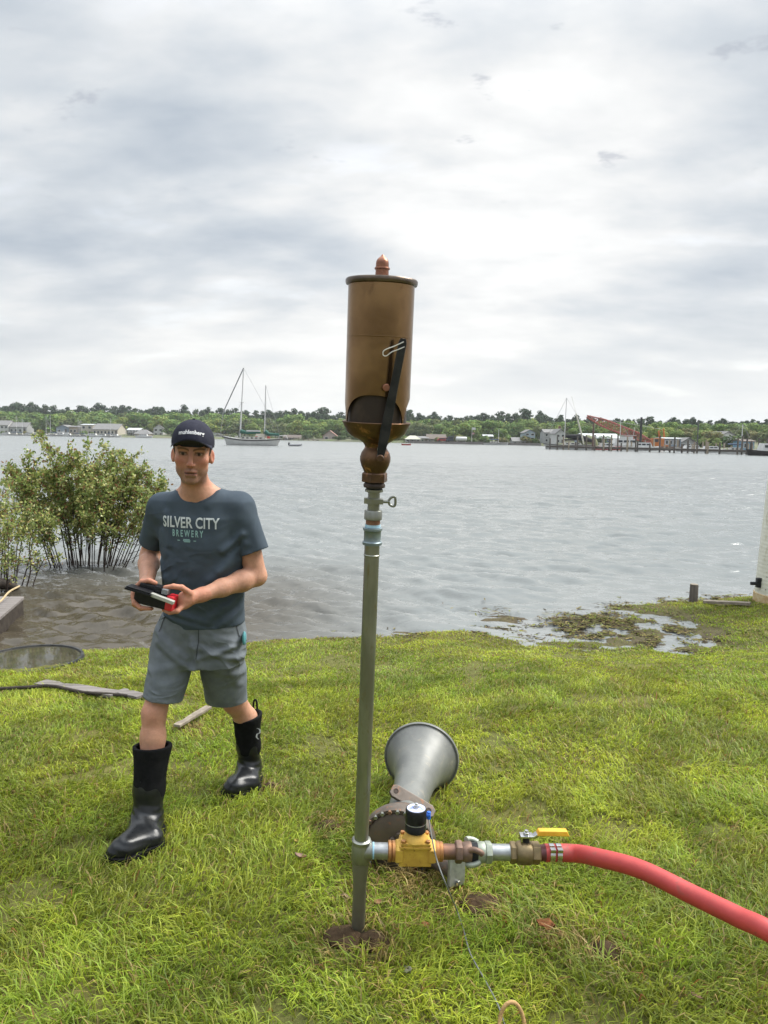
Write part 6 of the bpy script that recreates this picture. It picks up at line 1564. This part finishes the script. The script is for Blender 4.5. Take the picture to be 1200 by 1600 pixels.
def yacht(px, Y, L, mast, label, s=1, jib=True, lean=0.0, hullc=None, cabin=True, boom=None, group=None, py=None):
    x = far_x(px, Y); t = thing('sailing_boat', label, 'sailing boat', (x, Y, ZW), group); hull(t, L, L * 0.28, L * 0.085, s, hullc); o = Vector((x, Y, ZW)); d = L * 0.085
    if cabin:
        mb = MB(); mb.box(o + Vector((-0.05 * L * s, 0, d + 0.25)), (L * 0.36, L * 0.15, 0.55), None, 0.85); cb_ = mb.build('cabin', M_deck, t)
        for i in range(3): mb = MB(); mb.box(o + Vector(((-0.15 + 0.1 * i) * L * s, -L * 0.072, d + 0.28)), (L * 0.055, 0.05, 0.22)); mb.build('window', M_glassd, cb_)
    m0 = o + Vector((0.10 * L * s, 0, d)); m1 = m0 + Vector((lean * mast, 0, mast)); mb = MB(); mb.cyl(m0, m1, 0.10, 0.07, 8); mb.box(m0.lerp(m1, 0.6), (0.06, L * 0.12, 0.05)); mb.build('mast', M_mast, t)
    mb = MB(); b0 = m0 + Vector((0, 0, 1.1)); mb.tube([b0, b0 + Vector((-0.36 * L * s, 0, 0.05))], [0.16, 0.11], 8); mb.build('boom', boom or pmx('blue sail cover', (0.05, 0.09, 0.18)), t)
    mb = MB(); bow = o + Vector((0.49 * L * s, 0, d * 1.4)); st = o + Vector((-0.48 * L * s, 0, d * 1.2)); mb.tube([m1, bow], 0.075 if jib else 0.03, 6); mb.tube([m1, st], 0.022, 5); mb.build('stays', M_stay, t)
    return t
def motorboat(px, Y, L, label, s=1, tall=1.0, hullc=None, group=None, name='motor_boat', top=True):
    x = far_x(px, Y); t = thing(name, label, 'motor boat', (x, Y, ZW), group); hull(t, L, L * 0.32, L * 0.10, s, hullc, False); o = Vector((x, Y, ZW)); d = L * 0.10
    mb = MB(); mb.box(o + Vector((-0.02 * L * s, 0, d + 0.55 * tall)), (L * 0.48, L * 0.24, 1.1 * tall), None, 0.82); c = mb.build('cabin', M_hull, t)
    for i in range(3): mb = MB(); mb.box(o + Vector(((-0.16 + 0.13 * i) * L * s, -L * 0.113, d + 0.68 * tall)), (L * 0.10, 0.10, 0.36 * tall)); mb.build('window', M_glassd, c)
    if top:
        mb = MB(); mb.box(o + Vector((-0.08 * L * s, 0, d + 1.75 * tall)), (L * 0.30, L * 0.2, 0.10)); mb.box(o + Vector((-0.06 * L * s, 0, d + 1.3 * tall)), (L * 0.22, L * 0.18, 0.5 * tall)); mb.build('flybridge', M_hull, t)
        mb = MB(); mb.tube([o + Vector((-0.2 * L * s, 0, d + 1.7 * tall)), o + Vector((-0.22 * L * s, 0, d + 3.2 * tall))], 0.04, 6); mb.build('aerial', M_mast, t)
    return t
# the two masted yacht at anchor
YK = 150.0; xk = far_x(392, YK); LK = 92 * YK / 1200
kt = thing('two_masted_yacht', 'white two masted yacht with green sail covers anchored left of the whistle', 'sailing boat', (xk, YK, ZW)); ko = Vector((xk, YK, ZW))
hull(kt, LK, 3.3, 1.15, -1, None, True, 0.55, overhang=0.16)
mb = MB(); mb.box(ko + Vector((0.3, 0, 1.42)), (LK * 0.42, 1.9, 0.50), None, 0.9); cb_ = mb.build('cabin', M_deck, kt)
for i in range(5): mb = MB(); mb.box(ko + Vector((-1.6 + 0.85 * i, -0.93, 1.46)), (0.42, 0.06, 0.2)); mb.build('window', M_glassd, cb_)
mb = MB(); mb.box(ko + Vector((1.5, 0, 1.95)), (1.8, 1.7, 0.7), None, 0.7); mb.build('spray_hood', pmx('beige canvas', (0.50, 0.46, 0.38)), kt)
mk0, mk1 = Vector((far_x(373, YK), YK, ZW + 1.2)), Vector((far_x(379, YK), YK, zat(379, 575, YK))); mb = MB(); mb.cyl(mk0, mk1, 0.13, 0.09, 10); q = mk0.lerp(mk1, 0.52); mb.box(q, (0.9, 0.9, 0.05)); mb.build('main_mast', M_mast, kt)
mz0, mz1 = Vector((far_x(411.3, YK), YK, ZW + 1.2)), Vector((far_x(413.3, YK), YK, zat(413, 602, YK))); mb = MB(); mb.cyl(mz0, mz1, 0.11, 0.08, 10); mzo = mb.build('mizzen_mast', M_mast, kt)
mb = MB(); mb.box(mz0.lerp(mz1, 0.47) + Vector((-0.45, 0, 0)), (0.5, 0.3, 0.16)); mb.build('radar', M_deck, mzo)
def zz(py): return zat(392, py, YK)
mb = MB(); mb.tube([Vector((far_x(374, YK), YK, zz(674))), Vector((far_x(385, YK), YK, zz(676.5))), Vector((far_x(405, YK), YK, zz(676)))], [0.42, 0.30, 0.2], 10); mb.build('main_sail_cover', M_green, kt)
mb = MB(); mb.tube([Vector((far_x(412, YK), YK, zz(674))), Vector((far_x(418, YK), YK, zz(678))), Vector((far_x(434, YK), YK, zz(678.5)))], [0.5, 0.34, 0.22], 10); mb.build('mizzen_sail_cover', M_green, kt)
mb = MB(); mb.box(Vector((far_x(394, YK), YK, zz(673.2))), (21 * YK / 1200, 0.5, 0.28)); mb.build('awning', M_trimw, kt)
bw = Vector((far_x(344, YK), YK, zz(684)))
mb = MB(); mb.tube([mk1, Vector((far_x(347, YK), YK, zz(645)))], 0.11, 6); mb.tube([Vector((far_x(347, YK), YK, zz(645))), bw + Vector((-0.2, 0, 0.2))], 0.05, 6); mb.build('furled_jib', M_stay, kt)
mb = MB(); st = Vector((far_x(437, YK), YK, zz(686)))
for a, b in ((mk1, mz0.lerp(mz1, 0.6)), (mz1, st), (mk0.lerp(mk1, 0.52), bw), (mz0.lerp(mz1, 0.62), st + Vector((-0.6, 0, 0)))): mb.tube([a, b], 0.022, 5)
for s_ in (-1, 1):
    mb.tube([mk1, mk0.lerp(mk1, 0.52) + Vector((0, s_ * .45, 0)), mk0 + Vector((0, s_ * 1.5, 0))], 0.022, 5); mb.tube([mz1, mz0 + Vector((0.2, s_ * 1.3, 0))], 0.022, 5)
mb.build('rigging', M_stay, kt)
mb = MB()
for zo in (0.0, 0.30, 0.55): mb.tube([bw + Vector((-1.9, 0, zo + 0.3)), bw + Vector((0.2, 0, zo + 0.05))], 0.05, 6)
mb.tube([bw + Vector((-1.9, 0, 0.3)), bw + Vector((-1.9, 0, 0.85))], 0.05, 6); mb.build('bow_pulpit', M_mast, kt)
mb = MB(); q = Vector((far_x(440, YK), YK, zz(681))); mb.tube([q + Vector((-0.9, 0, -0.9)), q + Vector((-0.7, 0, 0.1)), q + Vector((0.7, 0, 0.1)), q + Vector((0.9, 0, -0.5))], 0.07, 6); mb.build('stern_davits', M_mast, kt)
mb = MB()
for i in range(12):
    for s_ in (-1, 1): q = ko + Vector((-LK * 0.42 + LK * 0.84 * i / 11, s_ * 1.3, 1.3)); mb.tube([q, q + Vector((0, 0, 0.65))], 0.022, 5)
for s_ in (-1, 1): mb.tube([ko + Vector((-LK * 0.42, s_ * 1.3, 1.95)), ko + Vector((LK * 0.42, s_ * 1.3, 1.9))], 0.018, 5)
mb.build('guard_rail', M_stay, kt)
for i, (dx_, c_) in enumerate(((1.0, M_red), (2.6, pmx('tan bundle', (0.45, 0.36, 0.25))), (3.3, M_red), (-2.9, M_deck))):
    mb = MB(); mb.box(ko + Vector((dx_, -0.6, 1.62)), (0.6, 0.5, 0.4), None, 0.8); mb.build('deck_bundle', c_, kt)
q = far_x(459, YK); dg_ = thing('dinghy', 'small grey inflatable dinghy floating astern of the two masted yacht', 'dinghy', (q, YK, ZW)); mb = MB()
mb.tube([Vector((q - 1.0, YK - 0.5, ZW + 0.2)), Vector((q + 0.6, YK - 0.5, ZW + 0.22)), Vector((q + 1.2, YK, ZW + 0.34)), Vector((q + 0.6, YK + 0.5, ZW + 0.22)), Vector((q - 1.0, YK + 0.5, ZW + 0.2))], 0.24, 10); mb.build('tube', pmx('grey rubber', (0.30, 0.31, 0.33)), dg_)
mb = MB(); mb.box((q - 0.1, YK, ZW + 0.12), (2.0, 0.9, 0.08)); mb.build('floor', M_deck, dg_); mb = MB(); mb.box((q - 1.15, YK, ZW + 0.4), (0.3, 0.3, 0.6)); mb.build('outboard', M_blk, dg_)
# small red boat right of the whistle
q = far_x(633, 205); rb_ = thing('rowing_boat', 'small red rowing boat on the water just right of the whistle\'s bowl', 'rowing boat', (q, 205, ZW)); hull(rb_, 2.6, 1.0, 0.35, 1, M_red, False); mb = MB()
for i in (-0.5, 0.3): mb.box((q + i, 205, ZW + 0.36), (0.22, 0.9, 0.06))
mb.build('thwarts', M_deck, rb_)
# marina on the left
LM = 405.0
for px, top, L, lab in ((22.5, 648, 9.5, 'white sailing boat with the tallest mast at the far left'), (32, 653, 8.0, 'smaller sailing boat just right of the tall far left mast'), (69, 649, 9.0, 'sailing boat with a tall bare mast left of the blue grey shed'), (81, 647, 10.0, 'white sailing boat with the tallest mast before the blue grey shed'), (119, 653, 9.0, 'sailing boat with a mast in front of the tan shop'), (121.5, 656, 8.0, 'sailing boat close beside the one before the tan shop'), (128, 655, 7.5, 'sailing boat moored before the tall cream gable'), (170, 651, 7.5, 'sailing boat with a thin mast before the long cream building')):
    Y = far_d(px) - 14 - 3 * rnd.random(); yacht(px - 1, Y, L * 0.9, (zat(px, top, Y) - 1.0) * 1.0, lab, rnd.choice((-1, 1)), jib=px < 90, group='sailing boats in the far marina')
for px, L, lab in ((8, 8, 'white motor boat at the left edge of the far marina'), (46, 9, 'white motor boat between the far left pair of masts and the next'), (57, 8, 'dark hulled motor boat left of the tall bare mast'), (90, 11, 'large white motor boat in front of the blue grey shed'), (104, 7, 'small motor boat at the right of the large white one'), (142, 9, 'white motor boat before the left end of the long cream building'), (158, 7, 'small motor boat before the long cream building'), (176, 8, 'motor boat at the right end of the long cream building'), (223, 9, 'white motor boat moored before the hip roofed hut')):
    motorboat(px, far_d(px) - 9 - 4 * rnd.random(), L, lab, rnd.choice((-1, 1)), 0.8, M_stripe if 'dark' in lab else None, 'motor boats in the far marina', top='large' in lab)
yacht(773, far_d(773) - 8, 9, zat(773, 669, far_d(773) - 8) - 1, 'lone sailing boat moored left of the pale blue house', 1, False)
mb0 = thing('finger_dock', 'low dark dock along the shore right of the two masted yacht', 'dock', (far_x(462, 352), 352, ZW)); mb = MB(); mb.box((far_x(462, 352), 352, 0.35), (20, 2, 0.25)); mb.build('deck', pmx('dock boards', (0.14, 0.12, 0.10)), mb0)
for i in range(8): mb = MB(); mb.cyl((far_x(435 + 7.5 * i, 351), 350.9, -1), (far_x(435 + 7.5 * i, 351), 350.9, 1.3), 0.18, n=8); mb.build('pile', pmx('dock pile', (0.16, 0.13, 0.10)), mb0)
mb0 = thing('sea_wall', 'long low grey sea wall along the middle of the far shore', 'wall', (far_x(730, 275), 275, ZW)); mb = MB()
for i in range(16):
    p0 = 636 + 13 * i; Y0, Y1 = far_d(p0) - 0.6, far_d(p0 + 13) - 0.6; a, b = Vector((far_x(p0, Y0), Y0, 0.0)), Vector((far_x(p0 + 13, Y1), Y1, 0.0)); ux = (b - a).normalized(); mb.box((a + b) / 2 + Vector((0, 0, 0.1)), ((b - a).length, 0.5, 1.1 + 0.12 * (i % 3)), (ux, Vector((-ux.y, ux.x, 0)), Vector((0, 0, 1))))
mb.build('wall_face', pmx('grey stone', (0.20, 0.18, 0.165)), mb0)
# vehicles, tank, poles on the middle bank
def car(px, back, c, label, name='parked_car', L=4.3, h=1.45):
    Y = far_d(px) + back; x = far_x(px, Y); z = far_h(back) + 0.05; t = thing(name, label, 'car', (x, Y, z)); o = Vector((x, Y, z))
    mb = MB(); mb.prism([(-L / 2, 0.3), (L / 2, 0.3), (L / 2, 0.75), (L * 0.28, 0.85), (L * 0.14, h), (-L * 0.3, h), (-L * 0.42, 0.88), (-L / 2, 0.8)], 1.7, o + Vector((0, 0.85, 0)), (Vector((1, 0, 0)), Vector((0, 0, 1)), Vector((0, -1, 0)))); mb.build('body', c, t, bevel=0.08)
    mb = MB(); mb.prism([(L * 0.22, 0.88), (L * 0.12, h - 0.1), (-L * 0.27, h - 0.1), (-L * 0.37, 0.92)], 0.04, o + Vector((0, -0.86, 0)), (Vector((1, 0, 0)), Vector((0, 0, 1)), Vector((0, -1, 0)))); mb.build('side_window', M_glassd, t)
    for s_ in (-1, 1):
        for y_ in (-0.8, 0.8): mb = MB(); mb.cyl(o + Vector((s_ * L * 0.31, y_ - 0.1, 0.32)), o + Vector((s_ * L * 0.31, y_ + 0.1, 0.32)), 0.32, n=14); mb.build('wheel', M_blk, t)
    return t
car(690, 4, M_red, 'red car parked before the dark brown house'); car(697, 6, pmx('dark red', (0.22, 0.03, 0.03)), 'dark red car beside the bright red one', L=3.8)
car(705, 4.5, pmx('dark blue paint', (0.04, 0.06, 0.09)), 'dark van parked left of the white tank', 'parked_van', 4.6, 2.0)
Y = far_d(719) + 3.5; x0, x1 = span(710, 728, Y); zt = far_h(3.5); tk = thing('white_tank', 'white horizontal cylinder tank lying on the middle bank', 'tank', ((x0 + x1) / 2, Y, zt)); mb = MB(); mb.lathe((x0, Y, zt + 1.15), (1, 0, 0), [(0, 0.2), (0.15, 0.7), (0.4, 0.85), (x1 - x0 - 0.4, 0.85), (x1 - x0 - 0.15, 0.7), (x1 - x0, 0.2)], 20); mb.build('shell', M_hull, tk)
for q in (0.25, 0.75): mb = MB(); mb.box((x0 + (x1 - x0) * q, Y, zt + 0.25), (0.4, 1.2, 0.6)); mb.build('saddle', RGREY, tk)
def pole(px, pyb, pyt, Y, r_, c, label, name='pole', arms=()):
    b, tt_ = at(px, pyb, Y), at(px, pyt, Y); t = thing(name, label, name.replace('_', ' '), tuple(b)); mb = MB(); mb.cyl(b - Vector((0, 0, 2)), Vector((b.x, b.y, tt_.z)), r_, r_ * 0.8, 10); mb.build('shaft', c, t)
    for dz_, L, c2, h_ in arms: mb = MB(); mb.box(Vector((b.x + L / 2, b.y, tt_.z - dz_)), (abs(L), 0.12, h_)); mb.build('arm', c2, t)
    return t
pole(708, 691, 672, far_d(708) + 3, 0.10, pmx('dark pole', (0.08, 0.08, 0.08)), 'street lamp right of the brown house', 'street_lamp', ((0.05, 1.0, pmx('dark pole', (0.08,) * 3), 0.15),))
pole(737, 692, 668, far_d(737) + 3, 0.09, M_mast, 'white flagpole with two pale flags on the middle bank', 'flagpole', ((0.4, 1.3, M_trimw, 0.8), (2.2, 0.9, pmx('red white flag', (0.6, 0.35, 0.33)), 0.6)))
pole(926, 700, 662, 168, 0.24, pmx('brown pile', (0.14, 0.08, 0.06)), 'tall brown pile beside the olive covered boat', 'tall_pile')
pole(1000, 703, 652, 172, 0.30, pmx('dark spud', (0.05, 0.05, 0.05)), 'thick dark upright spud pole behind the crane boom', 'spud_pole')
pole(1089, 703, 656, 165, 0.14, pmx('dark pole', (0.08, 0.08, 0.08)), 'tall thin dark pole right of the grey gabled boathouse', 'utility_pole')

# ---- pier on the right
PA, PB = Vector((far_x(852, 164), 164, 0.55)), Vector((far_x(1189, 128), 128, 0.55))
pu = (PB - PA).normalized(); pv_ = Vector((-pu.y, pu.x, 0)); PLn = (PB - PA).length
pier = thing('pier', 'long low wooden pier on piles at the right', 'pier', tuple(PA)); M_pw = pmx('pier timber', (0.14, 0.115, 0.09)); M_pl = pmx('bleached pile', (0.34, 0.28, 0.20)); M_pd = pmx('wet pile', (0.10, 0.085, 0.07))
mb = MB(); mb.box((PA + PB) / 2 - Vector((0, 0, 0.18)), (PLn, 0.16, 0.30), (pu, pv_, Vector((0, 0, 1)))); mb.box((PA + PB) / 2 + pv_ * 2 - Vector((0, 0, 0.18)), (PLn, 0.16, 0.30), (pu, pv_, Vector((0, 0, 1)))); mb.build('beam', M_pd, pier)
npk = 70
for i in range(npk):
    mb = MB(); q = PA + pu * (PLn * (i + 0.5) / npk) + pv_; mb.box(q + Vector((0, 0, 0.02 + 0.01 * (i % 2))), (PLn / npk * 0.96, 2.3, 0.08), (pu, pv_, Vector((0, 0, 1)))); mb.build('deck_board', M_pw, pier)
s = 1.0; i = 0; r2 = random.Random(12)
while s < PLn:
    for side_ in (0, 1):
        if r2.random() < 0.88:
            q = PA + pu * (s + r2.uniform(-.4, .4)) + pv_ * (2.25 * side_ - 0.12); hgt = r2.choice((0.9, 1.3, 1.6, 2.1, 2.4)); mb = MB(); mb.cyl(q + Vector((0, 0, -2.2)), q + Vector((r2.uniform(-.05, .05), 0, hgt)), 0.17, 0.15, 9); mb.build('pile', r2.choice((M_pd, M_pl, M_pw)), pier)
    s += r2.uniform(1.5, 2.8); i += 1
for i in range(26):
    px = 878 + i * 12 + r2.uniform(-4, 4); Y = 172 - i * 1.1 + r2.uniform(4, 12); x = far_x(px, Y); m = r2.choice((M_pl, M_pl, M_pd)); t = thing('mooring_pile', 'bleached wooden mooring pile standing behind the pier', 'pile', (x, Y, ZW), 'mooring piles behind the pier'); mb = MB(); mb.cyl((x, Y, -2), (x + r2.uniform(-.05, .05), Y, r2.uniform(1.2, 2.6)), 0.18, 0.16, 9); mb.build('shaft', M_pl, t); mb = MB(); mb.lathe((x, Y, ZW - 0.2), (0, 0, 1), [(0, 0.2), (0.7, 0.2), (0.75, 0.18)], 9); mb.build('wet_foot', M_pd, t)
# boats at the pier
t = yacht(888, 170, 11.5, zat(892, 619, 170) - 1.2, 'white sailing boat with a tall mast and black boom tent at the pier\'s left end', -1, False, 0.018, boom=M_blk)
o = ORG[t.name]; mb = MB(); mb.tube([o + Vector((-0.8, 0, 2.9)), o + Vector((2.2, 0, 2.7)), o + Vector((5.0, 0, 1.9))], [0.35, 0.75, 0.4], 10); mb.build('boom_tent', M_blk, t)
mb = MB(); mb.tube([at(900, 646, 169), at(909, 680, 169), at(912, 694, 169)], [0.16, 0.20, 0.16], 8); mb.tube([at(893, 619, 170), at(900, 646, 169)], 0.03, 5); mb.build('furled_jib', pmx('cream sail', (0.62, 0.60, 0.50)), t)
q = Vector((far_x(917, 171), 171, ZW)); t = thing('covered_boat', 'boat under a rounded olive green cover at the pier', 'boat', tuple(q)); hull(t, 6.5, 2.6, 0.8, 1, M_deck, False); mb = MB(); mb.sphere(q + Vector((0, 0, 1.0)), 1.0, 16, 10, (2.3, 1.3, 2.2)); mb.build('cover', pmx('olive canvas', (0.17, 0.19, 0.07)), t)
motorboat(972, 172, 11.0, 'large white motor cruiser with a flybridge at the middle of the pier', -1, 1.25)
motorboat(1004, 166, 7.5, 'smaller white motor boat right of the large cruiser', 1, 0.9, top=False)
motorboat(948, 168, 6.5, 'red and white runabout left of the large cruiser', 1, 0.8, M_red, top=False)
yacht(961, 178, 8.5, zat(961, 655, 178) - 1, 'sailing boat with a thin mast behind the large cruiser', 1, False)
yacht(1151, 141, 7.0, zat(1152, 658, 141) - 1, 'sailing boat with a bare mast before the white porch house', 1, False)
motorboat(1078, 160, 6.5, 'small open boat beside the grey gabled boathouse', -1, 0.6, top=False); motorboat(1110, 152, 6.0, 'low white boat right of the thin dark pole', 1, 0.6, top=False)
motorboat(1201, 122, 7.5, 'dark hulled cabin boat cut by the right edge', -1, 1.1, M_stripe, top=False)
# red lattice crane on its barge
YC = 181; ca_, cb_ = at(1016, 690, YC), at(917, 650.5, YC); cr = thing('barge_crane', 'crane with a long red lattice boom and an orange cab behind the pier', 'crane', tuple(at(1022, 697, YC)))
cu = (cb_ - ca_).normalized(); cw = Vector((0, 1, 0)); cv = cw.cross(cu).normalized(); CL = (cb_ - ca_).length; mb = MB()
def cpt(s_, a, b):
    k_ = 0.85 * min(1, 0.35 + 3 * s_ / CL, 0.25 + 3 * (CL - s_) / CL); return ca_ + cu * s_ + cv * (a * k_) + cw * (b * k_)
N = 18
for a in (-1, 1):
    for b in (-1, 1): mb.tube([cpt(CL * i / N, a, b) for i in range(N + 1)], 0.10, 5)
for i in range(N):
    s0, s1 = CL * i / N, CL * (i + 1) / N
    for b in (-1, 1): mb.tube([cpt(s0, -1, b), cpt(s1, 1, b)], 0.06, 4); mb.tube([cpt(s0, 1, b), cpt(s1, -1, b)], 0.06, 4)
    for a in (-1, 1): mb.tube([cpt(s0, a, -1), cpt(s1, a, 1)], 0.06, 4)
mb.build('boom', pmx('faded red steel', (0.40, 0.10, 0.075)), cr)
M_or = pmx('orange paint', (0.60, 0.20, 0.04)); q = at(1027, 690, YC); mb = MB(); mb.box(q, (2.6, 2.2, 1.6)); mb.box(q + Vector((0.5, 0, -1.0)), (3.4, 2.6, 0.5)); mb.build('cab', M_or, cr, bevel=0.05)
mb = MB(); mb.box(q + Vector((-0.6, -1.12, 0.25)), (1.0, 0.06, 0.7)); mb.build('cab_window', M_glassd, cr)
mb = MB(); mb.tube([q + Vector((0.6, 0, 0.6)), q + Vector((0.2, 0, 2.4)), q + Vector((1.3, 0, 3.0)), q + Vector((1.6, 0, 1.0))], 0.22, 6); mb.build('gantry', M_or, cr)
mb = MB(); mb.tube([q + Vector((0.8, 0, 2.9)), cb_], 0.035, 4); mb.build('hoist_cable', M_stay, cr)
mb = MB(); mb.box(at(1010, 699, YC) + Vector((0, 0, -0.2)), (16, 5, 1.0)); mb.build('barge', pmx('rusty barge', (0.16, 0.10, 0.075)), cr)
# thin sea air between the bank and the far shore
hz_m = bpy.data.materials.new('sea haze'); hz_m.use_nodes = True; ht = hz_m.node_tree; ht.nodes.clear()
ho = ht.nodes.new('ShaderNodeOutputMaterial'); hv = ht.nodes.new('ShaderNodeVolumePrincipled'); hv.inputs['Density'].default_value = HAZE; hv.inputs['Color'].default_value = (0.93, 0.96, 1.0, 1); hv.inputs['Anisotropy'].default_value = 0.3
ht.links.new(hv.outputs[0], ho.inputs['Volume'])
if HAZE: mb = MB(); mb.box((0, 1700, 22), (12000, 9400, 50)); prop(mb.build('haze', hz_m, None), label='thin pale sea haze over the harbour', cat='haze', kind='stuff')
# undergrowth along the far bank
r = np.random.default_rng(8)
for i in range(90):
    px = -60 + 1330 * (i + r.random()) / 90
    if built(px, 2) and r.random() < 0.8: continue
    b = 4 + 9 * r.random(); Y = far_d(px) + b; h = 1.6 + 2.2 * r.random(); t = thing('bank_shrub', ('small' if h < 2.7 else 'large') + ' rounded green shrub low on the far bank ' + mark(px), 'shrub', (far_x(px, Y), Y, float(far_h(b)) - 0.3), 'shrubs ' + zone(px)); t.scale = (h * 1.5, h * 1.3, h)
    o = bpy.data.objects.new('foliage', SHR[int(r.integers(0, len(SHR)))]); COL.objects.link(o); o.parent = t
